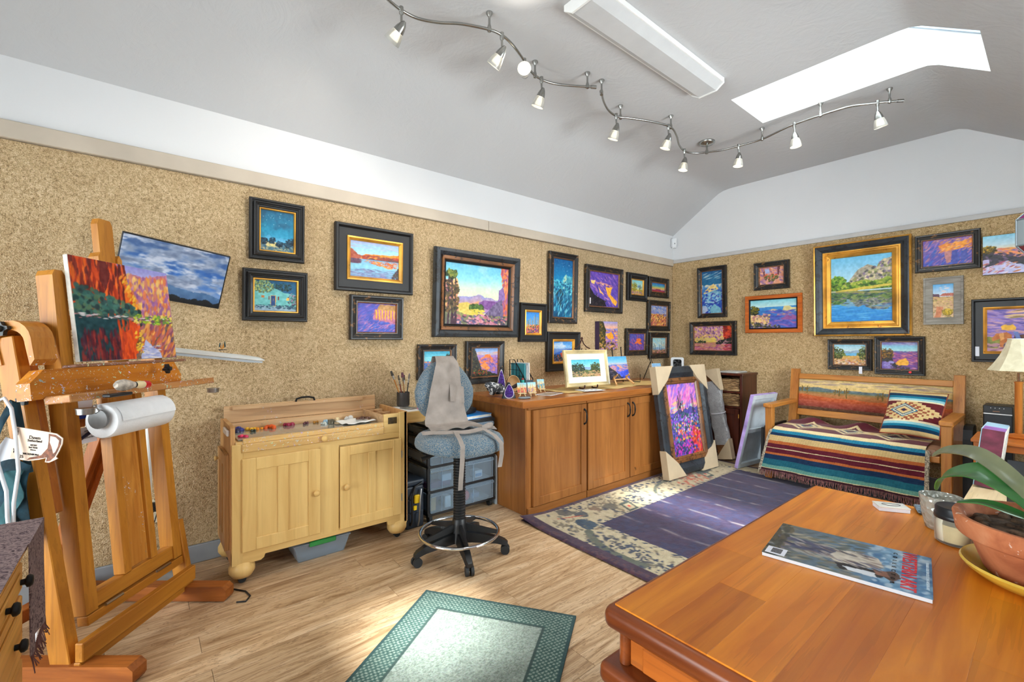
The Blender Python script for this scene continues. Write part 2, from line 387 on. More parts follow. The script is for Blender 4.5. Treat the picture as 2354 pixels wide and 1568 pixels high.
# ------------------------------------------------------------------ brushwork: colours worked out per vertex, read by one material
def lin_arr(a):
    a = np.clip(a / 255., 0, 1); return np.where(a <= .04045, a / 12.92, ((a + .055) / 1.055) ** 2.4)
class Art:
    def __init__(s, w, h, seed=1, base=(128, 128, 128)):
        s.W, s.H = w, h; s.r = np.random.RandomState(seed)
        s.Y, s.X = np.mgrid[0:h, 0:w].astype(float); s.X /= w - 1; s.Y /= h - 1
        s.im = np.ones((h, w, 3)) * np.array(base, float); s.asp = w / h
    def n(s, fx, fy, octv=3):
        out = np.zeros((s.H, s.W)); amp = 1.; tot = 0
        for o in range(octv):
            gx, gy = max(2, int(round(fx * 2 ** o)) + 2), max(2, int(round(fy * 2 ** o)) + 2)
            g = s.r.rand(gy, gx); x = s.X * (gx - 1.001); y = s.Y * (gy - 1.001)
            i, j = x.astype(int), y.astype(int); a, b = x - i, y - j; a = a * a * (3 - 2 * a); b = b * b * (3 - 2 * b)
            out += amp * (g[j, i] * (1 - a) * (1 - b) + g[j, np.minimum(i + 1, gx - 1)] * a * (1 - b) + g[np.minimum(j + 1, gy - 1), i] * (1 - a) * b + g[np.minimum(j + 1, gy - 1), np.minimum(i + 1, gx - 1)] * a * b)
            tot += amp; amp *= .5
        return out / tot
    def put(s, mask, col, var=10, a=1.):
        m = np.clip(mask.astype(float) * a, 0, 1)[..., None]
        c = np.array(col, float) if not isinstance(col, np.ndarray) else col
        c = c + ((s.n(s.W / 5., s.H / 5., 1) - .5) * 2 * var)[..., None]
        s.im = s.im * (1 - m) + c * m; return s
    def grad(s, stops, y0=0., y1=1., mask=None, var=8, tilt=0.):
        t = np.clip((s.Y + tilt * s.X - y0) / (y1 - y0), 0, 1) + (s.n(4, 6, 2) - .5) * .06
        p = np.array([q for q, _ in stops]); c = np.array([k for _, k in stops], float)
        col = np.stack([np.interp(t, p, c[:, k]) for k in range(3)], -1)
        m = (s.Y >= y0) if mask is None else mask
        return s.put(m, col, var)
    def line(s, y, amp, f, seed=None):
        g = s.r.rand(int(f * 8) + 4); xs = np.linspace(0, 1, len(g)); h = np.interp(np.linspace(0, 1, s.W), xs, g) - .5
        g2 = s.r.rand(int(f) + 3); h2 = np.interp(np.linspace(0, 1, s.W), np.linspace(0, 1, len(g2)), g2) - .5
        return y + amp * (h2 * 1.6 + h * .5)
    def ridge(s, pts, amp=.02, f=6, stops=None, y1=1., var=12):
        base = np.interp(np.linspace(0, 1, s.W), [p[0] for p in pts], [p[1] for p in pts])
        L = base + s.line(0, amp, f); m = (s.Y >= L[None, :]) & (s.Y <= y1)
        t = np.clip((s.Y - L[None, :]) / np.maximum(y1 - L[None, :], .02), 0, 1)
        p = np.array([q for q, _ in stops]); c = np.array([k for _, k in stops], float)
        t = np.clip(t + (s.n(8, 8, 2) - .5) * .35, 0, 1)
        return s.put(m, np.stack([np.interp(t, p, c[:, k]) for k in range(3)], -1), var)
    def poly(s, pts, col, var=12, wob=.015, a=1.):
        x = s.X + (s.n(14, 14, 2) - .5) * wob * 2; y = s.Y + (s.n(14, 14, 2) - .5) * wob * 2
        m = np.zeros(s.X.shape, bool); k = len(pts)
        for i in range(k):
            (xa, ya), (xb, yb) = pts[i], pts[(i + 1) % k]
            if ya != yb: m ^= ((ya > y) != (yb > y)) & (x < (xb - xa) * (y - ya) / (yb - ya) + xa)
        return s.put(m, col, var, a)
    def dabs(s, n, box, size, pal, ang=0., jit=.6, a=.9, shape=None):
        x0, y0, x1, y1 = box; size = (size[0] * .80, size[1] * .80)
        for i in range(int(n * 1.45)):
            u, v = x0 + s.r.rand() * (x1 - x0), y0 + s.r.rand() * (y1 - y0)
            if shape is not None and not shape(u, v): continue
            k = .6 + s.r.rand() * .8; rx, ry = size[0] * k, size[1] * k; t = ang + (s.r.rand() - .5) * jit
            R = max(rx * s.W, ry * s.H) + 1; cx, cy = u * (s.W - 1), v * (s.H - 1)
            xa, xb, ya, yb = int(max(cx - R, 0)), int(min(cx + R + 1, s.W)), int(max(cy - R, 0)), int(min(cy + R + 1, s.H))
            if xa >= xb or ya >= yb: continue
            X, Y = np.meshgrid(np.arange(xa, xb) - cx, np.arange(ya, yb) - cy)
            p = (X * math.cos(t) + Y * math.sin(t)) / max(rx * s.W, .7); q = (-X * math.sin(t) + Y * math.cos(t)) / max(ry * s.H, .6)
            m = np.clip(1.25 - (p * p + q * q), 0, 1)[..., None] ** .5 * a
            c = np.array(pal[s.r.randint(len(pal))], float) + s.r.randn() * 7
            s.im[ya:yb, xa:xb] = s.im[ya:yb, xa:xb] * (1 - m) + c * m
        return s
    def tree(s, x, y, w, h, pal, n=60, trunk=None):
        if trunk: s.poly([(x - .012, y), (x + .012, y), (x + .02, y + h * .9), (x - .02, y + h * .9)], trunk, 6, .006)
        el = lambda u, v: ((u - x) / w) ** 2 + ((v - y) / h) ** 2 < .8 + s.r.rand() * .4
        d = [tuple(c * .6 for c in k) for k in pal]
        s.dabs(n, (x - w, y - h * .6, x + w, y + h), (.030, .030), d, 0, 3, .95, el)
        return s.dabs(n, (x - w, y - h, x + w, y + h * .7), (.022, .020), pal, 0, 3, .9, el)
    def cactus(s, x, y0, y1, w, col, arms=True):
        s.poly([(x - w, y1), (x - w * .8, y0), (x + w * .8, y0), (x + w, y1)], col, 10, .003)
        if arms:
            h = y1 - y0
            for sg, a, b in ((-1, .55, .2), (1, .45, .12)):
                s.poly([(x + sg * w * 3.2, y0 + h * a), (x + sg * w * 3.2, y0 + h * b), (x + sg * w * 2.2, y0 + h * b), (x + sg * w * 2.2, y0 + h * (a - .08)), (x, y0 + h * (a - .08)), (x, y0 + h * a)], col, 8, .002)
        return s
    def reflect(s, y, dark=.85, tint=(60, 100, 160), k=.15, stretch=1.):
        src = np.clip(((y - (s.Y - y) * stretch) * (s.H - 1)), 0, s.H - 1).astype(int)
        sx = np.clip((s.X + (s.n(6, s.H / 3., 1) - .5) * .05) * (s.W - 1), 0, s.W - 1).astype(int)
        c = s.im[src, sx] * dark * (1 - k) + np.array(tint, float) * k
        return s.put(s.Y > y, c, 8)
    def rough(s, k=14, fx=24, fy=24):
        s.im += ((s.n(fx, fy, 2) - .5) * 2 * k)[..., None] + (s.r.rand(s.H, s.W, 3) - .5) * k * .5; return s
def paint_mat():
    t = NT('brush_colour'); at = t.node('ShaderNodeAttribute'); at.attribute_name = 'Col'
    t.link(at.outputs['Color'], t.b.inputs['Base Color']); t.set(rough=.45, spec=.35)
    t.bump(t.noise(t.coords(), 140., 3, 1.), .15, .002); return t.m
M_ART = paint_mat()
def cloth_mat(name, bump_scale=380., rough=.95):
    t = NT(name); at = t.node('ShaderNodeAttribute'); at.attribute_name = 'Col'
    w = t.noise(t.coords(), bump_scale, 2)
    col = t.mix(t.math('MULTIPLY', t.math('LESS_THAN', w, .45), .22), at.outputs['Color'], (20, 16, 14))
    t.link(col, t.b.inputs['Base Color']); t.set(rough=rough, spec=.1, sheen=.15); t.bump(w, .5, .003); return t.m
def colored(name, art, fn, mat, parent=None, smooth=None):
    """sheet whose vertices follow fn(u,v) (v=0 top row) and carry the art's colours"""
    h, w = art.im.shape[:2]
    U, V_ = np.meshgrid(np.linspace(0, 1, w), np.linspace(0, 1, h))
    P = fn(U.ravel(), V_.ravel())
    idx = np.arange(w * h).reshape(h, w)
    F = np.stack([idx[1:, :-1], idx[1:, 1:], idx[:-1, 1:], idx[:-1, :-1]], -1).reshape(-1, 4)
    me = bpy.data.meshes.new(name)
    me.vertices.add(w * h); me.vertices.foreach_set('co', np.asarray(P, np.float32).ravel())
    me.loops.add(F.size); me.loops.foreach_set('vertex_index', F.ravel().astype(np.int32))
    me.polygons.add(len(F)); me.polygons.foreach_set('loop_start', (np.arange(len(F)) * 4).astype(np.int32)); me.polygons.foreach_set('loop_total', np.full(len(F), 4, np.int32))
    me.update(calc_edges=True); me.validate()
    ca = me.color_attributes.new('Col', 'FLOAT_COLOR', 'POINT')
    col = np.ones((w * h, 4), np.float32); col[:, :3] = lin_arr(art.im.reshape(-1, 3)); ca.data.foreach_set('color', col.ravel())
    me.materials.append(mat)
    if smooth: me.polygons.foreach_set('use_smooth', [True] * len(F))
    o = bpy.data.objects.new(name, me); C.objects.link(o)
    if parent: o.parent = parent
    return o
def flat_art(name, art, w, h, parent, x=0., mat=None):
    """painted face in the local y-z plane, centred on 0, facing +x; left edge at -y"""
    return colored(name, art, lambda u, v: np.stack([np.full_like(u, x), (u - .5) * w, (.5 - v) * h], -1), mat or M_ART, parent)

# ---- the pictures -------------------------------------------------
PURP = [(92, 70, 160), (128, 92, 182), (74, 60, 140), (160, 110, 180)]; ORNG = [(240, 150, 60), (228, 110, 50), (250, 180, 90), (206, 84, 50)]
GRN = [(70, 96, 46), (110, 130, 52), (46, 70, 40), (150, 150, 60)]; DK = [(30, 30, 34), (46, 40, 50), (36, 46, 40)]
def A_canyon_river(w, h):   # painting on the big easel
    a = Art(w, h, 3); a.grad([(0, (150, 150, 220)), (.25, (210, 205, 235)), (1, (240, 225, 200))])
    a.poly([(.40, .26), (.50, .14), (.60, .09), (.74, .10), (1.02, .02), (1.02, .60), (.46, .60), (.42, .40)], (196, 126, 150), 22)
    a.dabs(230, (.46, .10, 1., .58), (.020, .045), [(236, 170, 70), (176, 108, 160), (214, 130, 110), (240, 196, 110), (150, 96, 160), (226, 120, 70)], .15, .7)
    a.poly([(-.1, -.1), (.40, -.1), (.46, .10), (.50, .18), (.56, .30), (.62, .45), (.62, .56), (-.1, .56)], (212, 74, 24), 26)
    a.dabs(140, (0, 0, .52, .42), (.014, .07), [(230, 86, 24), (240, 110, 30), (186, 56, 22), (120, 34, 26), (96, 28, 28)], .05, .25)
    a.poly([(.26, -.02), (.33, -.02), (.36, .12), (.30, .32), (.26, .2)], (110, 34, 30), 10)
    a.dabs(60, (.46, .10, .60, .50), (.012, .03), [(244, 196, 60), (236, 150, 40)], .6, .3, .9, lambda u, v: abs(u - (.46 + (v - .1) * .36)) < .035)
    a.dabs(200, (0, .28, .62, .55), (.028, .026), [(36, 76, 76), (52, 104, 98), (70, 124, 110), (30, 56, 60), (86, 120, 90)], 0, 3, .95, lambda u, v: v > .24 + u * .36)
    a.reflect(.56, .72, (30, 70, 76), .22); m = (a.Y > .56)
    a.poly([(-.1, .57), (.44, .57), (.36, .75), (.30, .92), (.12, 1.1), (-.1, 1.1)], (22, 66, 74), 16, .04)
    a.dabs(90, (.03, .72, .44, 1.), (.012, .06), [(120, 34, 40), (150, 44, 40), (96, 28, 44), (60, 30, 50)], 0, .15)
    a.poly([(.36, 1.05), (.44, .72), (.52, .60), (.60, .62), (.54, .85), (.50, 1.05)], (226, 80, 26), 20, .03); a.dabs(60, (.38, .6, .56, 1.), (.01, .06), [(236, 90, 26), (196, 60, 26)], 0, .15)
    a.dabs(130, (.60, .60, 1., 1.), (.016, .055), [(230, 150, 80), (204, 96, 60), (190, 110, 120), (244, 176, 90), (150, 80, 110)], .6, .5)
    a.poly([(.56, 1.05), (.62, .86), (.66, .80), (.80, .95), (.84, 1.05)], (180, 186, 226), 14, .02); a.dabs(40, (.60, .86, .8, 1.), (.03, .006), [(226, 220, 226), (150, 160, 214)], 0, .2)
    a.dabs(18, (.55, .68, .62, .95), (.012, .02), [(244, 200, 60)], 1.1, .3)
    a.dabs(60, (0, .54, 1., .585), (.03, .006), [(230, 224, 226), (200, 130, 140), (60, 90, 90)], 0, .1); a.dabs(60, (.55, .52, 1., .62), (.018, .012), [(150, 190, 40), (200, 210, 60), (90, 150, 60), (240, 220, 120)], 0, 1)
    return a.rough(10)
def A_tv(w, h):
    a = Art(w, h, 4); a.grad([(0, (70, 96, 136)), (.5, (50, 100, 170)), (1, (130, 160, 200))])
    c = a.n(5, 9, 5); c2 = a.n(9, 16, 4)
    a.put(np.clip((c - .36) * 4.5, 0, 1) * (a.Y < .85), (134, 150, 174), 14); a.put(np.clip((c2 - .52) * 5, 0, .85) * (a.Y < .8), (190, 198, 212), 8); a.put(np.clip((c - .62) * 5, 0, .7), (84, 100, 128), 6)
    a.ridge([(0, .70), (.2, .72), (.42, .70), (.55, .76), (.72, .78), (.84, .77), (1, .84)], .02, 5, [(0, (76, 112, 150)), (1, (60, 92, 130))], 1.)
    a.ridge([(0, .90), (.5, .90), (1, .91)], .035, 26, [(0, (20, 30, 34)), (1, (12, 18, 22))], 1., 3); return a
def A_night_sky(w, h):
    a = Art(w, h, 5); a.grad([(0, (30, 96, 130)), (.5, (30, 140, 178)), (.75, (60, 160, 200)), (1, (60, 110, 140))]); c = a.n(3, 4, 4)
    a.put(np.clip((c - .55) * 3, 0, .6), (36, 86, 116)); a.poly([(0, .72), (.16, .66), (.26, .60), (.34, .68), (.6, .66), (1, .7), (1, .9), (0, .9)], (90, 170, 210), 10, .02, .8)
    a.poly([(-.1, .74), (.3, .80), (.6, .78), (1.1, .74), (1.1, 1.1), (-.1, 1.1)], (70, 110, 130), 18)
    a.poly([(.16, .79), (.50, .77), (.52, .90), (.16, .90)], (200, 190, 140), 12, .006); a.dabs(12, (.2, .82, .46, .88), (.014, .02), [(250, 220, 130)], 0, .3)
    for x, y in ((.1, .76), (.34, .74), (.56, .82), (.85, .76), (.92, .72), (.8, .82)): a.tree(x, y, .1, .08, [(24, 60, 86), (36, 80, 100)], 24)
    a.dabs(70, (0, .88, 1, 1.), (.03, .014), [(190, 180, 140), (90, 120, 110), (50, 90, 110), (150, 160, 130)]); a.dabs(10, (.05, .03, .9, .4), (.006, .006), [(180, 220, 235)]); return a.rough(8)
def A_adobe(w, h):
    a = Art(w, h, 6); a.grad([(0, (20, 90, 130)), (1, (20, 110, 160))]); a.tree(.62, .2, .26, .14, [(24, 70, 80), (30, 90, 96)], 50)
    a.poly([(-.1, .35), (.4, .22), (.72, .40), (1.1, .44), (1.1, .9), (-.1, .9)], (110, 190, 190), 16); a.poly([(-.1, .82), (1.1, .86), (1.1, 1.1), (-.1, 1.1)], (140, 170, 190), 16)
    a.tree(.2, .2, .24, .22, [(190, 200, 120), (150, 180, 110), (120, 170, 140)], 90); a.tree(.9, .6, .1, .22, [(90, 160, 150), (170, 120, 160), (60, 130, 130)], 40)
    a.poly([(.37, .48), (.50, .48), (.50, .84), (.37, .84)], (200, 160, 90), 8, .004); a.poly([(.385, .50), (.485, .50), (.485, .83), (.385, .83)], (30, 70, 130), 8, .004); a.poly([(.43, .5), (.44, .5), (.44, .83), (.43, .83)], (150, 130, 90), 4, .002)
    for x in (.34, .56): a.poly([(x - .015, .52), (x + .015, .52), (x + .015, .64), (x - .015, .64)], (120, 60, 50), 5, .003)
    a.poly([(.16, .50), (.23, .50), (.23, .58), (.16, .58)], (190, 120, 60), 6, .004); a.poly([(.75, .54), (.82, .54), (.82, .64), (.75, .64)], (250, 190, 80), 6, .004)
    a.dabs(70, (0, .80, 1, .92), (.03, .02), [(40, 90, 110), (70, 130, 130), (30, 60, 90)]); return a.rough(8)
def A_river_sunset(w, h):
    a = Art(w, h, 7); a.grad([(0, (170, 170, 214)), (.3, (150, 205, 228)), (1, (190, 225, 235))], 0, .5); a.dabs(26, (0, .02, 1, .2), (.10, .012), [(190, 170, 205), (150, 190, 225)], .1, .1, .6)
    a.poly([(-.1, .18), (.06, .24), (.14, .36), (.24, .44), (.24, .5), (-.1, .5)], (170, 84, 62), 20); a.poly([(.22, .42), (.32, .34), (.6, .33), (.8, .32), (1.1, .26), (1.1, .5), (.22, .5)], (238, 140, 40), 22)
    a.dabs(60, (.25, .38, 1, .5), (.05, .018), [(190, 70, 40), (150, 60, 50), (110, 60, 60)]); a.poly([(.3, .48), (1.1, .43), (1.1, .6), (.7, .54)], (110, 70, 70), 14)
    a.grad([(0, (120, 170, 205)), (.4, (140, 205, 226)), (1, (130, 150, 190))], .5, 1.); a.dabs(110, (.28, .52, .96, .74), (.05, .010), [(236, 110, 40), (240, 150, 50), (200, 70, 40)], .15, .2, .9, lambda u, v: v < .5 + (u - .1) * .3)
    a.dabs(60, (0, .50, .2, .62), (.05, .012), [(80, 50, 80), (110, 70, 90)], 0, .2); a.dabs(60, (0, .76, 1, 1.), (.08, .010), [(130, 110, 160), (100, 150, 190), (110, 90, 150)], .08, .2, .8)
    a.dabs(80, (.86, .62, 1, 1.), (.02, .03), [(60, 50, 60), (90, 60, 70), (70, 80, 60)], 0, 2, .9, lambda u, v: u > 1.1 - (v - .5) * .6); return a.rough(8)
def A_mesa_glow(w, h):
    a = Art(w, h, 8); a.grad([(0, (90, 76, 180)), (1, (50, 80, 180))]); a.dabs(150, (0, 0, 1, 1), (.09, .03), [(70, 76, 190), (96, 84, 190), (130, 100, 190), (50, 90, 190), (180, 110, 170)], -.5, .8, .6)
    a.poly([(.58, .02), (1.1, .05), (1.1, .26), (.5, .22)], (190, 140, 80), 22); a.poly([(.44, .20), (1.0, .26), (1.0, .70), (.72, .62), (.40, .56)], (190, 110, 140), 20)
    for i in range(7): x = .46 + i * .078; a.poly([(x, .22), (x + .045, .22), (x + .05, .56 + .05 * (i % 2)), (x + .01, .5)], (250, 176, 50), 14)
    a.dabs(50, (.1, .66, 1, .95), (.05, .02), [(206, 120, 160), (60, 100, 200), (150, 110, 190)], -.4, .8); return a.rough(9)
def A_big_canyon(w, h):
    a = Art(w, h, 9); a.grad([(0, (110, 190, 226)), (.4, (140, 214, 226)), (.62, (206, 230, 205)), (1, (226, 230, 190))], 0, .62)
    c = a.n(4, 5, 4); a.put(np.clip((c - .5) * 2.4, 0, .5) * (a.Y < .55), (196, 226, 214)); a.ridge([(0, .56), (.2, .55), (.45, .52), (.55, .50), (.7, .55), (1, .56)], .03, 8, [(0, (150, 150, 205)), (.5, (206, 160, 160)), (1, (150, 120, 190))], .8)
    a.poly([(.2, .66), (.34, .62), (.5, .74), (.5, .86), (.2, .86)], (222, 196, 100), 16); a.poly([(.44, .64), (.6, .58), (.82, .6), (.74, .74), (.5, .72)], (130, 86, 150), 18); a.poly([(.36, .66), (.52, .6), (.5, .7)], (226, 160, 120), 10)
    a.poly([(-.1, .26), (.16, .30), (.20, .40), (.18, .62), (.2, .8), (-.1, .8)], (222, 150, 116), 20); a.dabs(50, (0, .28, .2, .75), (.02, .05), [(236, 170, 130), (190, 120, 130), (244, 190, 120)], 0, .4)
    a.poly([(.88, -.1), (1.1, -.1), (1.1, .9), (.9, .86), (.92, .5), (.88, .4), (.94, .3), (.86, .1)], (214, 112, 80), 24); a.dabs(50, (.88, 0, 1, .8), (.02, .05), [(230, 130, 80), (180, 80, 90), (150, 90, 140), (240, 150, 90)], 0, .8); a.poly([(.84, .40), (.92, .3), (.95, .55), (.82, .6)], (140, 110, 170), 14)
    a.poly([(.60, .84), (.74, .66), (.9, .55), (.94, .9), (.6, .9)], (110, 96, 130), 22); a.ridge([(0, .74), (.3, .82), (.6, .84), (1, .84)], .02, 8, [(0, (140, 140, 90)), (1, (110, 110, 100))], 1.); a.tree(.48, .72, .1, .07, [(60, 96, 40), (90, 120, 50)], 50); a.dabs(30, (.4, .74, .6, .82), (.03, .015), [(220, 200, 80)])
    a.poly([(.52, .82), (.64, .82), (.95, 1.1), (.2, 1.1)], (206, 140, 160), 22); a.dabs(120, (.1, .84, 1, 1.), (.03, .018), [(226, 160, 170), (90, 86, 130), (190, 110, 120), (130, 140, 100), (70, 60, 80)], .2, .8)
    for x, d in ((.05, 0), (.10, .02), (.15, .01)): a.poly([(x - .008, .2), (x + .008, .2), (x + .02 + d, 1.), (x - .01, 1.)], (70, 44, 60), 6, .008)
    a.tree(.09, .18, .08, .07, GRN, 40); a.dabs(130, (0, .3, .2, .8), (.022, .02), [(70, 60, 40), (90, 80, 46), (50, 44, 44), (120, 90, 50)], 0, 3, .9); return a.rough(9)
def A_blue_canyon_rim(w, h):
    a = Art(w, h, 10); a.grad([(0, (70, 180, 214)), (.42, (130, 214, 226)), (1, (110, 160, 200))]); a.dabs(14, (0, .3, 1, .4), (.12, .01), [(180, 226, 232)], 0, .05, .7); a.ridge([(0, .46), (.5, .5), (1, .44)], .03, 10, [(0, (96, 140, 190)), (.5, (60, 100, 170)), (1, (60, 70, 140))], 1.)
    a.dabs(120, (0, .48, 1, 1), (.05, .02), [(236, 140, 80), (90, 110, 190), (60, 90, 170), (130, 110, 180), (230, 170, 110)], .3, .8); a.poly([(.86, .3), (.9, .1), (.94, .3), (1.1, .2), (1.1, .7), (.84, .7)], (24, 40, 44), 8); a.tree(.92, .34, .08, .22, [(30, 56, 44), (40, 70, 50)], 40); return a.rough(8)
def A_butte_pine(w, h):
    a = Art(w, h, 11); a.grad([(0, (130, 170, 226)), (.6, (170, 190, 230)), (1, (240, 180, 140))], 0, .3); a.dabs(10, (0, .1, 1, .24), (.16, .012), [(240, 170, 130)], 0, .1, .8); a.ridge([(0, .24), (1, .25)], .02, 6, [(0, (170, 140, 205)), (1, (140, 110, 190))], 1.)
    a.poly([(.26, .5), (.34, .36), (.48, .30), (.52, .22), (.68, .22), (.74, .32), (.9, .42), (.9, .5), (.6, .6)], (240, 130, 70), 22); a.dabs(120, (.24, .34, 1, .8), (.05, .02), [(240, 140, 70), (150, 110, 190), (190, 120, 160), (110, 96, 180)], .5, .9)
    a.poly([(.3, .6), (.5, .54), (.7, .7), (.6, .8)], (244, 150, 80), 18); a.ridge([(0, .7), (.4, .74), (1, .96)], .03, 8, [(0, (60, 60, 40)), (1, (40, 44, 40))], 1.)
    a.poly([(.0, .02), (.1, .0), (.16, .1), (.22, .3), (.34, .6), (.4, .9), (0, .9)], (60, 60, 56), 14); a.dabs(130, (0, 0, .36, .85), (.03, .02), [(70, 70, 60), (96, 92, 60), (50, 50, 56)], 0, 2, .9, lambda u, v: u < .1 + v * .34); a.dabs(50, (.1, .76, .6, .95), (.03, .02), [(190, 80, 60), (120, 130, 50), (170, 60, 50), (70, 70, 50)]); return a.rough(9)
def A_small_saguaros(w, h):
    a = Art(w, h, 12); a.grad([(0, (60, 140, 220)), (1, (110, 180, 230))]); a.ridge([(0, .66), (1, .6)], .05, 8, [(0, (216, 170, 80)), (.5, (200, 110, 90)), (1, (90, 60, 130))], 1.)
    for x, y in ((.12, .42), (.24, .34), (.36, .30), (.5, .36), (.62, .2), (.72, .1), (.84, .24), (.93, .36)): a.cactus(x, y, .75, .022, (120, 120, 60), False); a.poly([(x + .004, y), (x + .02, y), (x + .02, .7), (x + .004, .7)], (214, 180, 90), 8, .003)
    a.dabs(130, (0, .6, 1, 1), (.04, .03), [(226, 170, 80), (200, 70, 80), (80, 60, 140), (60, 80, 60), (236, 120, 90)]); return a.rough(8)
def A_blue_crag(w, h):
    a = Art(w, h, 13); a.grad([(0, (10, 84, 140)), (.4, (20, 130, 180)), (1, (40, 130, 160))]); a.dabs(8, (0, 0, 1, .2), (.012, .006), [(220, 240, 250)]); a.ridge([(0, .36), (.4, .38), (.6, .28), (1, .3)], .03, 8, [(0, (80, 180, 200)), (.4, (30, 110, 150)), (1, (16, 80, 120))], 1.)
    a.poly([(.5, .5), (.58, .34), (.66, .25), (.8, .30), (1.1, .28), (1.1, .62), (.5, .6)], (70, 150, 170), 22); a.dabs(36, (.52, .26, .68, .55), (.014, .03), [(220, 226, 180), (170, 206, 180)], .2, .4); a.dabs(120, (0, .4, 1, .6), (.05, .02), [(110, 200, 214), (30, 110, 150), (60, 150, 170), (16, 80, 120)], -.4, 1.2)
    a.poly([(.15, .6), (.4, .5), (.56, .62), (.42, .84), (.3, .8)], (36, 70, 86), 16); a.dabs(150, (0, .58, 1, 1), (.02, .045), [(24, 110, 150), (16, 80, 120), (130, 206, 220), (60, 160, 190), (20, 60, 90)], .3, .7); return a.rough(9)
def A_purple_cliff(w, h):
    a = Art(w, h, 14); a.grad([(0, (110, 76, 180)), (1, (96, 80, 176))]); a.dabs(160, (0, 0, 1, 1), (.07, .02), PURP + [(80, 60, 170), (190, 130, 180)], .7, .7); a.poly([(.05, .26), (.2, .25), (.18, .36), (.08, .34)], (250, 206, 120), 10); a.dabs(40, (.28, .28, .8, .42), (.05, .012), [(240, 160, 110), (200, 110, 140), (250, 200, 130)], .2, .3, .9, lambda u, v: abs(v - .3 - (u - .3) * .2) < .05)
    a.poly([(.55, .40), (.78, .42), (.72, .62), (.86, .74), (.98, .82), (.92, .96), (.8, .86), (.6, .6)], (250, 176, 60), 20); a.poly([(.30, .42), (.42, .56), (.52, .66), (.36, .6)], (240, 180, 110), 12)
    a.poly([(-.1, .42), (.06, .5), (.18, .66), (.3, .72), (.52, .82), (.6, .98), (-.1, 1.1)], (30, 28, 36), 10); a.dabs(50, (0, .5, .6, 1), (.03, .02), [(46, 40, 50), (70, 50, 60), (40, 50, 40)], 0, 2, .9, lambda u, v: v > .48 + u * .62)
    a.poly([(.02, .76), (.06, .76), (.06, .94), (.02, .94)], (230, 230, 236), 3, .002); return a.rough(9)
def A_blue_vista(w, h):
    a = Art(w, h, 15); a.grad([(0, (60, 140, 220)), (1, (150, 190, 226))], 0, .45); c = a.n(3, 6, 4); a.put(np.clip((c - .45) * 4, 0, .8) * (a.Y < .4), (214, 222, 232)); a.ridge([(0, .36), (1, .36)], .02, 6, [(0, (120, 150, 205)), (1, (60, 110, 190))], 1.); a.ridge([(0, .62), (.4, .5), (1, .36)], .03, 7, [(0, (60, 110, 200)), (1, (50, 80, 150))], 1.)
    a.poly([(.36, .6), (.5, .52), (.6, .5), (.66, .7), (.5, .8), (.4, .76)], (196, 90, 70), 18); a.poly([(.5, .8), (.7, .66), (1.1, .7), (1.1, 1.), (.5, 1.)], (230, 130, 60), 18); a.dabs(110, (0, .66, .75, 1), (.04, .03), [(30, 60, 60), (40, 50, 70), (60, 70, 50), (190, 100, 60)], 0, 2); return a.rough(8)
def A_canvas_pine(w, h):
    a = Art(w, h, 16); a.grad([(0, (150, 150, 214)), (.6, (240, 180, 150)), (1, (170, 150, 210))], 0, .34); a.ridge([(0, .26), (1, .25)], .02, 6, [(0, (130, 140, 205)), (1, (170, 110, 180))], 1.); a.dabs(170, (.25, .3, 1, 1), (.06, .025), [(240, 160, 60), (150, 110, 190), (250, 190, 90), (200, 120, 150), (110, 90, 170)], .3, 1)
    a.poly([(.38, .5), (.5, .42), (.62, .36), (.74, .46), (.8, .6), (.5, .62)], (250, 160, 50), 16); a.poly([(-.1, -.1), (.22, .02), (.36, .3), (.32, .6), (.38, .9), (-.1, .9)], (60, 60, 36), 14); a.dabs(150, (0, 0, .4, .95), (.045, .03), [(90, 86, 40), (60, 60, 40), (160, 120, 50), (46, 44, 40)], 0, 3, .9, lambda u, v: u < .16 + v * .26); a.dabs(70, (0, .72, 1, 1), (.05, .025), [(90, 90, 50), (190, 150, 70), (150, 110, 160), (60, 50, 50)]); return a.rough(9)
def A_yellow_bush(w, h):
    a = Art(w, h, 17); a.grad([(0, (130, 206, 220)), (1, (214, 226, 190))], 0, .6); a.poly([(.5, .5), (.66, .32), (.8, .38), (.9, .5)], (110, 150, 190), 10); a.ridge([(0, .6), (1, .66)], .05, 6, [(0, (200, 180, 60)), (1, (200, 150, 130))], 1.); a.tree(.2, .45, .34, .32, [(214, 196, 40), (180, 170, 30), (150, 150, 40)], 110)
    a.cactus(.78, .28, .9, .03, (90, 110, 60)); a.cactus(.93, .4, .9, .02, (90, 110, 60), False); a.dabs(60, (0, .8, 1, 1), (.05, .03), [(220, 150, 140), (200, 190, 60), (150, 110, 150)]); return a.rough(8)
def A_red_mesa(w, h):
    a = Art(w, h, 18); a.grad([(0, (40, 110, 200)), (.4, (90, 170, 180)), (.7, (220, 190, 90)), (1, (220, 130, 150))], 0, .8); a.poly([(.3, .78), (.36, .66), (.66, .66), (.74, .78)], (150, 50, 70), 10); a.ridge([(0, .78), (1, .78)], .02, 6, [(0, (70, 60, 150)), (.5, (190, 60, 60)), (1, (150, 30, 50))], 1.); return a.rough(8)
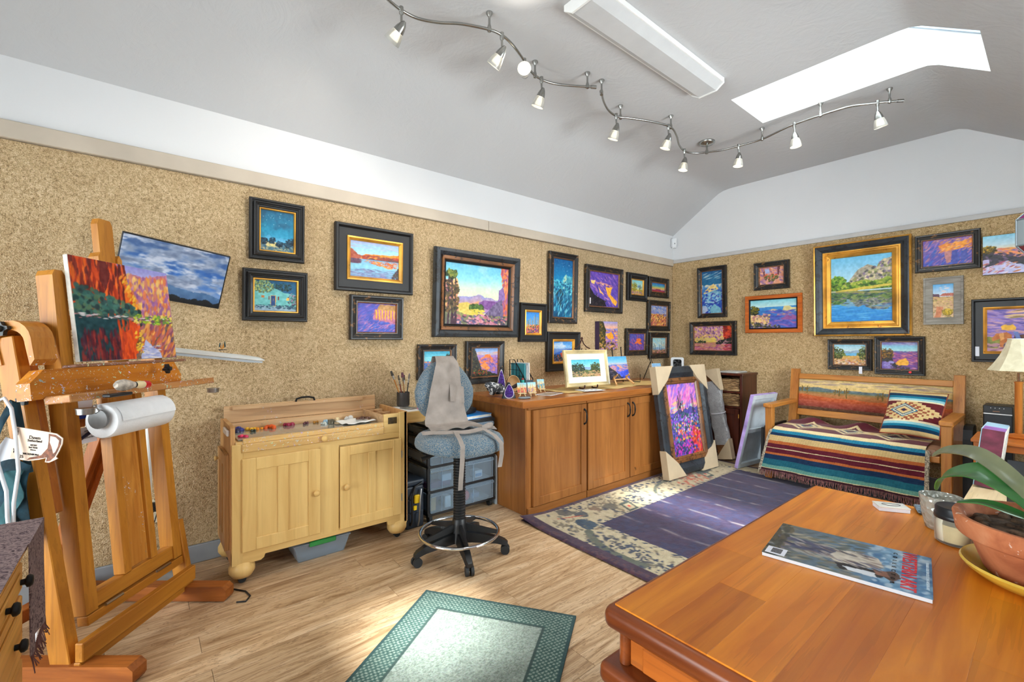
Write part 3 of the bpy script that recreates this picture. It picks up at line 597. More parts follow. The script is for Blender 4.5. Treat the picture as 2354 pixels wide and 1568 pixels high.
def A_autumn_slope(w, h):
    a = Art(w, h, 19); a.grad([(0, (120, 150, 214)), (1, (200, 190, 205))], 0, .4); a.dabs(40, (0, 0, 1, .35), (.09, .03), [(150, 160, 205), (220, 200, 190), (100, 130, 205)], .4, .4); a.ridge([(0, .24), (.5, .36), (1, .42)], .03, 6, [(0, (150, 150, 205)), (1, (140, 110, 150))], 1.); a.ridge([(0, .40), (.5, .44), (1, .5)], .04, 8, [(0, (214, 170, 80)), (1, (190, 90, 90))], 1.)
    a.dabs(200, (0, .42, 1, 1), (.05, .03), [(240, 190, 50), (226, 120, 90), (236, 160, 130), (90, 50, 60), (200, 90, 80), (250, 210, 110)], -.6, 1); return a.rough(9)
def A_glowing_peak(w, h):
    a = Art(w, h, 20); a.grad([(0, (70, 90, 180)), (1, (110, 70, 140))]); a.dabs(160, (0, 0, 1, 1), (.06, .03), PURP + [(190, 90, 110), (70, 90, 190)], .7, .8); a.poly([(.36, .62), (.5, .46), (.54, .3), (.74, .28), (.84, .4), (.74, .5), (.9, .62), (.7, .66), (.6, .56)], (246, 120, 50), 16); a.dabs(30, (.5, .3, .8, .6), (.03, .02), [(250, 150, 60), (220, 90, 70)], .4); return a.rough(9)
def A_saguaro_sky(w, h):
    a = Art(w, h, 21); a.grad([(0, (130, 206, 226)), (.6, (205, 220, 214)), (1, (190, 210, 220))], 0, .75); a.dabs(40, (0, 0, 1, .6), (.12, .03), [(226, 220, 190), (140, 200, 226)], .5, .5, .6); a.ridge([(0, .7), (.4, .6), (1, .72)], .03, 5, [(0, (140, 180, 214)), (1, (150, 170, 190))], 1.); a.ridge([(0, .82), (1, .8)], .04, 8, [(0, (140, 130, 60)), (1, (200, 140, 120))], 1.)
    for x, y in ((.18, .36), (.26, .48), (.1, .55), (.58, .4), (.72, .22), (.78, .4), (.9, .3)): a.cactus(x, y, .86, .016, (56, 70, 50), False)
    a.dabs(90, (0, .78, 1, 1), (.04, .03), [(90, 90, 50), (226, 160, 120), (50, 50, 50), (200, 120, 130)]); return a.rough(8)
def A_blue_temple(w, h):
    a = Art(w, h, 22); a.grad([(0, (30, 90, 140)), (1, (40, 110, 150))], 0, .32); a.dabs(12, (.1, .02, .9, .2), (.16, .012), [(90, 160, 190), (190, 210, 214)], -.25, .2, .8); a.ridge([(0, .33), (1, .32)], .02, 6, [(0, (206, 206, 190)), (.15, (70, 130, 190)), (1, (40, 70, 170))], 1.)
    a.poly([(.06, .5), (.3, .40), (.46, .34), (.58, .31), (.72, .38), (.82, .44), (.5, .5), (.1, .55)], (236, 206, 130), 14); a.poly([(.2, .52), (.46, .48), (.6, .46), (1.1, .54), (1.1, .7), (.3, .7), (.05, .66)], (130, 180, 205), 18); a.poly([(.1, .74), (.5, .54), (.6, .52), (.9, .7), (.6, .76)], (150, 196, 214), 14)
    a.dabs(90, (0, .42, 1, 1), (.06, .02), [(60, 130, 200), (40, 70, 180), (150, 200, 220), (60, 60, 160)], -.5, 1); a.poly([(.4, .9), (.6, .78), (.9, .88), (1, 1.1), (.45, 1.1)], (120, 180, 200), 12); a.poly([(-.1, .84), (.2, .82), (.3, .92), (.1, 1.), (-.1, 1.)], (170, 186, 214), 12); return a.rough(8)
def A_cactus_bloom(w, h):
    a = Art(w, h, 23); a.grad([(0, (206, 150, 150)), (1, (190, 140, 150))]); a.dabs(150, (0, 0, 1, 1), (.10, .06), [(226, 160, 120), (190, 130, 160), (240, 180, 140), (150, 110, 150), (214, 140, 110)], .8, 1); a.poly([(.2, .1), (.4, .1), (.42, .36), (.26, .36)], (170, 180, 220), 10); a.poly([(.14, .3), (.2, .16), (.22, .5), (.2, .7)], (90, 50, 60), 8); a.poly([(.74, .0), (.86, .0), (.8, .5), (.74, .46)], (110, 60, 70), 8)
    for x, y in ((.3, .52), (.42, .58), (.54, .5), (.64, .62), (.72, .6), (.42, .74), (.56, .74), (.24, .6)): a.tree(x, y, .06, .12, [(120, 110, 60), (190, 180, 110), (90, 80, 50)], 20); a.dabs(5, (x - .05, y - .16, x + .05, y - .06), (.022, .025), [(230, 70, 50), (240, 110, 60)])
    return a.rough(9)
def A_pink_lagoon(w, h):
    a = Art(w, h, 24); a.grad([(0, (206, 150, 190)), (1, (226, 180, 120))], 0, .66); a.dabs(240, (0, 0, .85, .62), (.022, .05), [(226, 190, 100), (140, 90, 150), (206, 140, 170), (240, 200, 120), (110, 70, 130), (190, 120, 130)], -.5, .7); a.dabs(50, (.05, .5, .6, .66), (.08, .02), [(236, 206, 90), (214, 190, 110)], .3, .4); a.poly([(.78, -.1), (1.1, -.1), (1.1, .62), (.8, .56), (.78, .3)], (206, 64, 36), 22); a.dabs(40, (.78, 0, 1, .5), (.03, .05), [(226, 90, 40), (120, 30, 30), (190, 50, 40)])
    a.reflect(.66, .85, (200, 90, 130), .35); a.poly([(.58, .68), (.7, .58), (1.1, .42), (1.1, .72), (.6, .74)], (36, 36, 36), 12); a.dabs(40, (.6, .56, 1, .72), (.03, .02), [(50, 56, 40), (190, 140, 150), (40, 40, 40)], 0, 2); a.dabs(30, (0, .6, .3, .7), (.03, .02), [(50, 70, 50), (40, 50, 40)]); a.dabs(60, (0, .72, 1, 1), (.06, .014), [(220, 110, 140), (190, 80, 90), (150, 80, 150), (240, 160, 150)], 0, .1, .7); return a.rough(8)
def A_rim_overlook(w, h):
    a = Art(w, h, 25); a.grad([(0, (130, 206, 220)), (.8, (190, 226, 226)), (1, (214, 226, 214))], 0, .28); a.ridge([(0, .27), (1, .24)], .01, 5, [(0, (60, 140, 200)), (.5, (60, 110, 190)), (1, (100, 80, 170))], 1.); a.poly([(.4, .38), (.5, .33), (.62, .36), (.5, .42)], (214, 190, 150), 10); a.poly([(.70, .38), (.74, .24), (.86, .24), (.9, .3), (1.1, .3), (1.1, .42), (.7, .46)], (214, 200, 140), 14); a.poly([(.6, .5), (1.1, .44), (1.1, .52), (.6, .56)], (190, 150, 140), 12)
    a.dabs(100, (.35, .4, 1, 1), (.08, .03), [(90, 90, 190), (60, 110, 200), (170, 100, 160), (70, 80, 170)], .2, .8, .7); a.poly([(.66, .66), (.8, .58), (1.1, .6), (1.1, .72), (.7, .72)], (150, 90, 150), 12); a.poly([(-.1, .5), (.3, .54), (.44, .62), (.42, .78), (.36, .92), (-.1, .96)], (226, 190, 130), 24); a.dabs(50, (0, .5, .44, .9), (.03, .03), [(244, 206, 120), (200, 150, 160), (180, 110, 110), (110, 90, 110)], .3, 1)
    a.tree(.07, .36, .13, .16, [(130, 120, 30), (90, 90, 30), (60, 70, 40)], 90); a.dabs(120, (0, .76, .66, 1), (.035, .03), [(60, 60, 60), (130, 120, 60), (40, 44, 60), (170, 150, 170)], 0, 2, .9, lambda u, v: v > .78 + u * .25); return a.rough(8)
def A_lake_mountain(w, h):
    a = Art(w, h, 26); a.grad([(0, (110, 190, 230)), (1, (200, 226, 236))], 0, .5); c = a.n(3, 4, 4); a.put(np.clip((c - .5) * 3, 0, .6) * (a.Y < .4) * (a.Y > .18), (226, 236, 240)); a.poly([(.24, .42), (.36, .32), (.46, .20), (.62, .14), (.76, .18), (.86, .08), (1.1, .04), (1.1, .5), (.24, .5)], (170, 160, 140), 26)
    a.dabs(200, (.28, .08, 1, .46), (.026, .02), [(206, 196, 150), (130, 110, 140), (110, 120, 70), (226, 206, 170), (150, 150, 90), (90, 90, 90)], .8, .6, .9, lambda u, v: v > .42 - (u - .24) * .5); a.ridge([(0, .44), (.3, .42), (.6, .38), (1, .36)], .03, 10, [(0, (150, 170, 60)), (1, (90, 120, 50))], .52); a.tree(.12, .38, .13, .09, [(110, 160, 50), (70, 120, 40), (150, 180, 70)], 90)
    a.dabs(150, (0, .40, 1, .50), (.03, .02), [(150, 180, 60), (90, 130, 40), (190, 190, 80), (60, 90, 40)]); a.poly([(-.1, .53), (.5, .48), (1.1, .44), (1.1, .47), (.4, .53), (-.1, .56)], (214, 190, 80), 14, .006); a.reflect(.53, .8, (70, 130, 170), .2, 1.2); a.grad([(0, (60, 150, 214)), (1, (40, 130, 205))], .76, 1., a.Y > .74 + (a.n(6, 10, 2) - .5) * .12 + a.X * .08)
    a.dabs(60, (0, .72, 1, 1), (.10, .006), [(110, 190, 230), (40, 120, 200)], 0, .05, .6); a.dabs(70, (0, .54, 1, .74), (.05, .010), [(70, 90, 70), (130, 150, 70), (60, 80, 110), (160, 140, 130)], 0, .1, .7); return a.rough(8)
def A_canyon_light(w, h):
    a = Art(w, h, 27); a.grad([(0, (150, 110, 170)), (1, (70, 80, 170))]); a.dabs(170, (0, 0, 1, 1), (.08, .025), [(80, 90, 190), (110, 90, 180), (60, 100, 190), (150, 110, 180), (190, 130, 150)], -.8, .6); a.poly([(.32, .24), (.5, .2), (.7, .18), (1.1, .06), (1.1, .40), (.8, .42), (.5, .5), (.36, .44)], (240, 150, 60), 24); a.dabs(70, (.3, .05, 1, .5), (.05, .018), [(250, 170, 60), (226, 120, 80), (250, 190, 110), (150, 100, 170)], -.35, .4)
    a.poly([(.6, .5), (.7, .46), (.72, .9), (.6, .95)], (70, 80, 160), 14); a.poly([(.44, .5), (.6, .46), (.58, .9), (.5, .95)], (190, 130, 130), 16); a.poly([(.78, .6), (.9, .44), (.92, .8), (.78, .9)], (80, 90, 170), 14); return a.rough(9)
def A_desert_road(w, h):
    a = Art(w, h, 28); a.grad([(0, (90, 170, 226)), (1, (206, 220, 236))], 0, .32); a.dabs(6, (.3, .06, .9, .26), (.12, .02), [(236, 214, 214)], 0, .1); a.poly([(-.1, .28), (.3, .30), (.34, .38), (-.1, .4)], (90, 60, 80), 12); a.poly([(.3, .36), (.5, .28), (1.1, .28), (1.1, .38)], (190, 110, 90), 14); a.ridge([(0, .38), (1, .38)], .01, 5, [(0, (206, 170, 110)), (1, (214, 180, 150))], 1.); a.dabs(60, (0, .4, 1, 1), (.07, .02), [(226, 200, 130), (170, 130, 90), (214, 160, 140), (150, 140, 80)]); a.poly([(.2, .66), (.5, .7), (.3, 1.1), (.05, 1.1)], (206, 130, 90), 12, .03); a.tree(.7, .84, .24, .1, [(226, 190, 40), (190, 160, 30)], 70); return a.rough(8)
def A_rocky_rim(w, h):
    a = Art(w, h, 29); a.grad([(0, (140, 205, 230)), (.7, (196, 220, 230)), (1, (226, 214, 190))], 0, .36); a.ridge([(0, .38), (1, .32)], .02, 5, [(0, (190, 140, 160)), (1, (220, 150, 110))], 1.); a.dabs(90, (.1, .36, 1, .7), (.08, .03), [(240, 160, 80), (130, 110, 180), (200, 140, 170), (226, 130, 90)], .2, .6); a.tree(.08, .36, .12, .1, [(150, 130, 40), (90, 80, 40), (226, 170, 50)], 50); a.ridge([(0, .46), (.25, .5), (.6, .62), (1, .74)], .04, 8, [(0, (60, 60, 66)), (1, (90, 80, 96))], 1.)
    a.dabs(60, (0, .46, 1, .8), (.05, .03), [(70, 66, 80), (110, 90, 120), (50, 56, 56)], 0, 2); a.poly([(-.1, .62), (.08, .6), (.1, .72), (-.1, .8)], (190, 180, 220), 12); a.poly([(-.1, .88), (.12, .78), (.34, .68), (.6, .84), (.66, .94), (.4, 1.1), (-.1, 1.1)], (190, 190, 226), 20, .03); a.dabs(34, (0, .7, .5, 1), (.05, .02), [(206, 130, 90), (170, 80, 110), (220, 210, 230)], -.4, .5); return a.rough(8)
def A_pond_oaks(w, h):
    a = Art(w, h, 30); a.grad([(0, (150, 205, 226)), (1, (214, 226, 226))], 0, .4); a.ridge([(0, .3), (.5, .32), (1, .26)], .03, 5, [(0, (130, 160, 190)), (1, (170, 190, 200))], .5); a.ridge([(0, .44), (1, .40)], .02, 8, [(0, (110, 130, 70)), (1, (190, 170, 80))], 1.); a.poly([(.34, .44), (.74, .42), (.7, .56), (.4, .56)], (110, 180, 220), 10); a.ridge([(0, .56), (.5, .58), (1, .54)], .02, 6, [(0, (214, 170, 90)), (1, (190, 140, 100))], 1.); a.tree(.12, .42, .2, .32, [(90, 110, 50), (60, 80, 40), (130, 140, 60)], 90); a.tree(.92, .44, .14, .34, [(90, 110, 60), (60, 80, 50), (150, 160, 70)], 80); a.dabs(90, (0, .74, 1, 1), (.05, .03), [(226, 180, 100), (190, 110, 90), (210, 190, 190), (110, 90, 70), (230, 200, 150)], 0, 1); return a.rough(8)
def A_purple_point(w, h):
    a = Art(w, h, 31); a.grad([(0, (140, 130, 190)), (.5, (140, 205, 226)), (1, (190, 226, 226))], 0, .34); a.dabs(24, (0, .0, 1, .09), (.10, .02), [(120, 110, 180), (170, 160, 205)], .1, .2); a.ridge([(0, .34), (1, .33)], .01, 5, [(0, (90, 110, 170)), (.2, (170, 90, 140)), (1, (120, 80, 160))], 1.); a.dabs(110, (.2, .4, 1, 1), (.08, .025), [(190, 100, 140), (120, 80, 170), (226, 150, 150), (150, 80, 150), (100, 70, 150)], .25, .5); a.poly([(.34, .82), (.5, .66), (.66, .58), (.76, .7), (.74, .84), (.5, .86)], (248, 180, 60), 16)
    a.tree(.14, .44, .2, .22, [(170, 120, 40), (90, 70, 30), (70, 60, 40), (130, 100, 40)], 120); a.poly([(-.1, .62), (.3, .62), (.4, .8), (.3, .9), (-.1, .9)], (60, 56, 60), 14); a.dabs(40, (0, .74, .32, 1), (.06, .05), [(150, 130, 205), (170, 160, 226), (110, 90, 170)]); a.dabs(50, (.26, .78, .8, 1), (.04, .03), [(40, 40, 50), (70, 60, 60), (100, 80, 120)], 0, 2, .9, lambda u, v: v > .66 + u * .36); return a.rough(9)
def A_rider(w, h):
    a = Art(w, h, 32); a.grad([(0, (170, 140, 190)), (.5, (130, 110, 190)), (1, (190, 140, 160))]); a.dabs(160, (0, 0, 1, .7), (.10, .022), [(150, 130, 205), (190, 150, 190), (120, 100, 180), (206, 160, 170), (100, 90, 170)], .1, .5); a.dabs(24, (.3, .04, 1, .2), (.1, .015), [(230, 206, 120), (150, 130, 80), (226, 180, 150)], -.1, .2); a.dabs(30, (.6, .2, 1, .6), (.06, .05), [(226, 150, 130), (206, 140, 150)]); a.dabs(40, (0, .66, .2, .9), (.05, .03), [(150, 150, 60), (110, 120, 60)]); a.dabs(100, (0, .82, 1, 1), (.05, .025), [(190, 140, 150), (130, 90, 110), (226, 180, 170), (90, 70, 90)])
    a.poly([(.12, .58), (.26, .54), (.32, .60), (.34, .74), (.30, .9), (.26, .9), (.26, .78), (.22, .8), (.21, .9), (.17, .9), (.17, .7), (.08, .76), (.06, .7)], (190, 110, 50), 16, .008); a.poly([(.16, .58), (.22, .56), (.23, .70), (.18, .74)], (226, 160, 90), 8, .005)
    a.poly([(.36, .62), (.52, .58), (.56, .68), (.52, .84), (.44, .84), (.40, .76), (.34, .8)], (96, 60, 46), 14, .008); a.poly([(.18, .40), (.24, .36), (.34, .36), (.38, .44), (.36, .50), (.2, .50)], (236, 180, 60), 14, .006); a.poly([(.24, .32), (.34, .33), (.31, .38), (.26, .38)], (130, 110, 150), 8, .004); a.poly([(.34, .52), (.40, .54), (.44, .70), (.38, .72)], (110, 130, 190), 10, .005); return a.rough(8)
def A_oak_meadow(w, h):
    a = Art(w, h, 33); a.grad([(0, (70, 180, 205)), (1, (170, 220, 226))], 0, .55); a.ridge([(0, .50), (.5, .44), (1, .5)], .02, 4, [(0, (120, 150, 190)), (1, (140, 170, 190))], .7); a.ridge([(0, .58), (.5, .6), (1, .58)], .03, 10, [(0, (90, 110, 70)), (1, (130, 120, 80))], 1.); a.ridge([(0, .84), (1, .82)], .02, 8, [(0, (190, 150, 110)), (1, (150, 130, 90))], 1.); a.tree(.2, .48, .24, .30, [(50, 70, 50), (80, 100, 60), (40, 56, 56)], 150); a.tree(.86, .50, .20, .32, [(50, 70, 50), (80, 100, 50), (110, 110, 50)], 150); a.dabs(120, (0, .66, 1, 1), (.035, .025), [(90, 100, 70), (190, 160, 110), (60, 70, 60), (150, 140, 80), (206, 150, 120)]); return a.rough(8)
def A_blue_rim_canvas(w, h):
    a = Art(w, h, 34); a.grad([(0, (70, 160, 236)), (.6, (130, 190, 236)), (1, (240, 190, 170))], 0, .4); a.ridge([(0, .36), (1, .33)], .01, 5, [(0, (100, 140, 200)), (.3, (236, 160, 120)), (1, (90, 90, 200))], 1.); a.dabs(120, (.1, .38, 1, .8), (.09, .02), [(240, 160, 110), (100, 110, 214), (70, 90, 205), (200, 130, 160), (60, 110, 220)], .25, .4); a.poly([(.5, .7), (1.1, .54), (1.1, 1.1), (.7, 1.1)], (70, 90, 214), 18); a.poly([(-.1, .26), (.1, .34), (.24, .5), (.4, .62), (.6, .84), (.8, 1.1), (-.1, 1.1)], (50, 50, 66), 14); a.dabs(70, (0, .34, .7, 1), (.04, .03), [(70, 66, 80), (40, 44, 50), (130, 110, 140), (90, 80, 60)], 0, 2, .9, lambda u, v: v > .3 + u * .85); return a.rough(8)
def A_wildflower_sunset(w, h):
    a = Art(w, h, 35); a.grad([(0, (120, 100, 214)), (.3, (190, 120, 214)), (.7, (240, 130, 190)), (1, (250, 190, 120))], 0, .40); a.dabs(150, (0, 0, 1, .38), (.022, .05), [(236, 110, 200), (150, 110, 220), (250, 150, 190), (120, 100, 210), (250, 170, 180)], .6, .5, .7); a.dabs(16, (0, .26, 1, .38), (.10, .012), [(130, 210, 226), (250, 200, 120)], -.2, .3, .7); a.ridge([(0, .40), (.4, .38), (1, .34)], .03, 9, [(0, (90, 80, 170)), (.3, (60, 80, 90)), (1, (70, 60, 130))], 1.)
    for x, y, b in ((.34, .16, .46), (.40, .10, .56), (.48, .24, .48), (.30, .24, .44), (.82, .16, .42), (.86, .22, .46)): a.cactus(x, y, b, .014, (60, 60, 70), x == .40)
    a.dabs(700, (0, .42, 1, .95), (.030, .016), [(90, 80, 190), (120, 90, 214), (60, 70, 150), (46, 80, 80), (60, 110, 100), (150, 100, 210), (200, 80, 190)], 0, 2); a.dabs(90, (.1, .55, 1, .9), (.03, .02), [(250, 180, 50), (244, 140, 60), (226, 60, 160), (236, 90, 80), (90, 190, 170)], 0, 2); a.dabs(160, (.3, .66, 1, 1.), (.03, .03), [(226, 80, 40), (236, 110, 60), (190, 50, 60), (240, 60, 110)], .8, 1, .9, lambda u, v: u > .95 - (v - .5) * 1.1)
    a.dabs(140, (0, .8, .7, 1), (.03, .02), [(60, 60, 120), (214, 60, 190), (50, 70, 80), (120, 80, 190)], 0, 2); a.dabs(50, (.1, .45, 1, .7), (.012, .02), [(230, 210, 240), (200, 220, 220)], .4); return a.rough(12)
def A_tiny(w, h, seed, pal, sky=((120, 200, 230), (250, 200, 140))):
    a = Art(w, h, seed); a.grad([(0, sky[0]), (1, sky[1])], 0, .6); a.ridge([(0, .55), (1, .5)], .08, 6, [(0, pal[0]), (1, pal[1])], 1.); a.dabs(50, (0, .5, 1, 1), (.08, .05), pal, 0, 2); return a.rough(8)
# ------------------------------------------------------------------ framed pictures
def worn(name, base, rub, amt=.36, rough=.38):
    t = NT(name); n = t.noise(t.coords(), 26., 5, .8); n2 = t.noise(t.coords((1, 1, 1)), 5., 3)
    f = t.math('MULTIPLY', t.math('LESS_THAN', n, amt), t.math('GREATER_THAN', n2, .40))
    t.color(t.mix(f, t.ramp(n2, [(.3, tuple(x * .8 for x in base)), (.7, tuple(min(255, x * 1.25) for x in base))]), rub)); t.set(rough=rough, coat=.05); t.bump(n, .12, .002); return t.m
m_blk = worn('black_frame_lacquer', (26, 25, 26), (60, 50, 40), .31, .5); m_dist = worn('distressed_black_frame', (33, 31, 30), (120, 86, 52), .40)
m_gold = worn('gold_leaf', (206, 148, 56), (158, 100, 36), .34, .32); m_gold.node_tree.nodes['Principled BSDF'].inputs['Metallic'].default_value = .45
m_brz = worn('brown_bronze_frame', (120, 78, 44), (70, 44, 26), .42); m_slate = worn('slate_black_frame', (44, 50, 56), (30, 30, 32), .42)
m_orange = wood('orange_frame_wood', (150, 66, 14), (214, 112, 32), 'Y', 1.5); m_barn = wood('grey_barn_wood', (120, 114, 106), (176, 170, 160), 'Y', 2.2, .85, coat=0)
m_champ = worn('champagne_frame', (190, 172, 128), (150, 122, 80), .34, .35); m_cream = plain('cream_liner', (236, 230, 212), .6, var=.03)
m_canvas = plain('raw_canvas', (226, 222, 212), .9, var=.05, scale=40, bump=.3)
m_card = plain('kraft_cardboard', (196, 176, 146), .85, var=.05, scale=5)
m_tagw = plain('white_card', (232, 232, 240), .7, var=.02)
def scale_prof(pr, mw): return [(i * mw, d) for i, d in pr]
STY = {
 'dist': [('frame', m_dist, [(0, 0), (0, .026), (.10, .034), (.26, .033), (.34, .025), (.70, .019), (.76, .025), (.86, .025)]), ('liner', m_brz, [(.86, .025), (.93, .024), (1, .015), (1, .008)])],
 'step': [('frame', m_blk, [(0, 0), (0, .022), (.08, .030), (.20, .030), (.24, .024), (.34, .024), (.36, .040), (.46, .044), (.56, .036), (.60, .036), (.66, .028), (.80, .026), (.86, .020)]), ('liner', m_gold, [(.86, .020), (.86, .024), (.95, .024), (1, .014), (1, .008)])],
 'wide': [('frame', m_blk, [(0, 0), (0, .032), (.05, .040), (.16, .040), (.22, .030), (.26, .020), (.76, .020)]), ('liner', m_gold, [(.76, .020), (.76, .028), (.86, .030), (1, .016), (1, .008)])],
 'big': [('frame', m_slate, [(0, 0), (0, .03), (.06, .05), (.28, .056), (.50, .036), (.54, .030)]), ('inner_moulding', m_brz, [(.54, .030), (.56, .040), (.76, .036), (.82, .024)]), ('liner', m_blk, [(.82, .024), (.86, .026), (.92, .018), (.96, .022), (1, .012), (1, .006)])],
 'orange': [('frame', m_orange, [(0, 0), (0, .026), (.08, .032), (.70, .030), (.76, .024)]), ('liner', m_blk, [(.76, .024), (.80, .026), (.88, .016), (.90, .022), (1, .014), (1, .008)])],
 'gold': [('frame', m_gold, [(0, 0), (0, .05), (.04, .058), (.10, .052)]), ('cove', m_slate, [(.10, .052), (.16, .056), (.34, .044), (.46, .030), (.52, .026)]), ('inner_moulding', m_gold, [(.52, .026), (.54, .034), (.62, .034), (.66, .026), (.74, .028), (.78, .034), (.96, .022), (1, .012), (1, .006)])],
 'barn': [('frame', m_barn, [(0, 0), (0, .028), (.03, .030), (.22, .030), (.24, .024), (.92, .020), (1, .018), (1, .008)])],
}
def picture(label, style, wall, a0, a1, z0, z1, mw, art, lean=2.0, px=1.0, name='framed_painting', off=0.004):
    w, h = a1 - a0, z1 - z0
    if wall == 'L': t = thing(name, label, 'painting', (off, (a0 + a1) / 2, z0), (0, math.radians(lean), 0), 'paintings hung on the carpeted walls')
    else: t = thing(name, label, 'painting', ((a0 + a1) / 2, YB - .02 - off, z0), (0, math.radians(lean), -PI / 2), 'paintings hung on the carpeted walls')
    o = (0, 0, h / 2)
    for pn, mt, pr in STY[style]:
        MB().rectloft(w, h, scale_prof(pr, mw)).build(pn, mt, t, loc=o)
    aw, ah = w - 2 * mw + .004, h - 2 * mw + .004
    box1('backing_board', m_canvas, t, .001, .0075, -aw / 2, aw / 2, -ah / 2, ah / 2, 0, loc=o)
    nx = max(26, int(aw * 330 * px)); ny = max(26, int(ah * 330 * px))
    p = flat_art('painting', art(nx, ny), aw, ah, t, .010); p.location = o
    return t
def stretched(label, wall, a0, a1, z0, z1, depth, art, edge, lean=0, px=1., name='canvas_painting'):
    w, h = a1 - a0, z1 - z0
    if wall == 'L': t = thing(name, label, 'painting', (.003, (a0 + a1) / 2, z0), (0, math.radians(lean), 0), 'paintings hung on the carpeted walls')
    else: t = thing(name, label, 'painting', ((a0 + a1) / 2, YB - .021, z0), (0, math.radians(lean), -PI / 2), 'paintings hung on the carpeted walls')
    box1('canvas_edge', edge, t, 0, depth, -w / 2, w / 2, 0, h, .0015)
    p = flat_art('painting', art(int(w * 330 * px), int(h * 330 * px)), w - .002, h - .002, t, depth + .0012); p.location = (0, 0, h / 2)
    return t
picture('black stepped frame around a turquoise night sky over a small house', 'step', 'L', .490, .797, 1.735, 2.100, .062, A_night_sky, 1.5, 1.1)
picture('black stepped frame around a moonlit adobe house with a lit doorway', 'step', 'L', .455, .815, 1.364, 1.676, .064, A_adobe, 1.5, 1.1)
picture('wide flat black frame around an orange cliff river at sunset', 'wide', 'L', .986, 1.548, 1.582, 2.036, .105, A_river_sunset, 1)
picture('worn black frame around a glowing orange mesa in a violet canyon', 'dist', 'L', 1.085, 1.472, 1.252, 1.560, .055, A_mesa_glow, 2)
picture('large slate and brown frame around a canyon wash with a tall pine', 'big', 'L', 1.722, 2.560, 1.275, 1.968, .105, A_big_canyon, 2.5)
picture('worn black frame around a blue canyon rim, half hidden by the office stool', 'dist', 'L', 1.592, 1.930, .950, 1.219, .055, A_blue_canyon_rim, 2)
picture('worn black frame around an orange butte with a dark pine, behind the geodes', 'dist', 'L', 2.022, 2.410, .890, 1.243, .060, A_butte_pine, 2)
picture('wide black frame around a very small picture of crowded saguaros', 'wide', 'L', 2.590, 2.917, 1.236, 1.588, .082, A_small_saguaros, 1)
picture('tall narrow worn black frame around a blue moonlit rock crag', 'dist', 'L', 2.947, 3.338, 1.414, 2.092, .062, A_blue_crag, 1.5)
picture('worn black frame around a purple cliff with a yellow sunlit spur', 'dist', 'L', 3.465, 4.066, 1.543, 2.026, .066, A_purple_cliff, 1.5, .8)
picture('wide black frame with gold liner around a blue vista, behind the champagne frame', 'wide', 'L', 2.926, 3.372, .955, 1.334, .095, A_blue_vista, 1)
m_dpur = plain('dark_purple_canvas_edge', (58, 42, 74), .7)
stretched('thick unframed canvas of a pine and golden canyon with a dark purple edge', 'L', 3.641, 3.944, 1.150, 1.449, .055, A_canvas_pine, m_dpur, 0, .9)
picture('small black frame around a yellow desert bush and saguaro', 'step', 'L', 4.164, 4.536, 1.699, 2.012, .078, A_yellow_bush, 1, .7)
picture('small worn black frame around a red mesa under a green and blue sky', 'dist', 'L', 4.565, 4.984, 1.764, 2.003, .070, A_red_mesa, 1, .7)
picture('small worn black frame around an autumn coloured slope in the corner', 'dist', 'L', 4.548, 5.010, 1.366, 1.727, .064, A_autumn_slope, 1.5, .7)
picture('small worn black frame around a glowing orange peak in purple shade', 'dist', 'L', 4.133, 4.544, 1.082, 1.387, .062, A_glowing_peak, 1.5, .7)
picture('small worn black frame around thin saguaros under a pale sky', 'dist', 'L', 4.579, 4.992, 1.038, 1.347, .066, A_saguaro_sky, 1, .7)
picture('tall narrow worn black frame around a pale stone temple in blue shade', 'dist', 'B', .349, .691, 1.516, 2.104, .052, A_blue_temple, 1.5, .8)
picture('small worn black frame around pink rocks with blooming cactus', 'dist', 'B', .983, 1.327, 1.785, 2.076, .058, A_cactus_bloom, 1, .8)
picture('worn black frame around a pink river below a golden canyon wall', 'dist', 'B', .251, .800, 1.083, 1.470, .056, A_pink_lagoon, 1.5, .8)
picture('orange wood frame around a canyon overlook with a pine on the left', 'orange', 'B', .894, 1.441, 1.331, 1.728, .052, A_rim_overlook, 1, .8)
g = picture('largest frame, black with gold inner moulding, around a lake and mountain', 'gold', 'B', 1.552, 2.272, 1.292, 2.157, .135, A_lake_mountain, 1.5)
picture('worn black frame around an orange canyon wall over blue shadows', 'dist', 'B', 2.290, 2.680, 1.819, 2.131, .050, A_canyon_light, 1.5)
picture('grey barn wood frame around a dry desert track with a yellow bush', 'barn', 'B', 2.343, 2.583, 1.380, 1.770, .058, A_desert_road, 1)
stretched('unframed canvas of pale rim rocks and an orange canyon behind the lantern', 'B', 2.690, 3.06, 1.756, 2.056, .035, A_rocky_rim, plain('charcoal_canvas_edge', (50, 48, 56), .7), 0, 1.)
q = picture('small worn black frame around a blue pond between oak trees', 'dist', 'B', 1.659, 2.000, .975, 1.261, .050, A_pond_oaks, 1.5)
box1('price_tag', m_tagw, q, .036, .037, .075, .10, -.03, .035, 0)
q = picture('small worn black frame around a purple canyon point with a red dot', 'dist', 'B', 2.016, 2.356, .950, 1.283, .050, A_purple_point, 1.5)
MB().lathe([(.010, 0), (.010, .002)], 14).build('red_sold_dot', plain('red_dot', (226, 20, 20), .4), q, loc=(.036, .075, .028), rot=(0, PI / 2, 0))
q = picture('wide black frame around a rider on horseback, behind the lamp shade', 'wide', 'B', 2.628, 3.20, 1.080, 1.571, .085, A_rider, 1.5)
box1('price_card', m_tagw, q, .022, .023, -.268, -.243, .045, .12, 0)
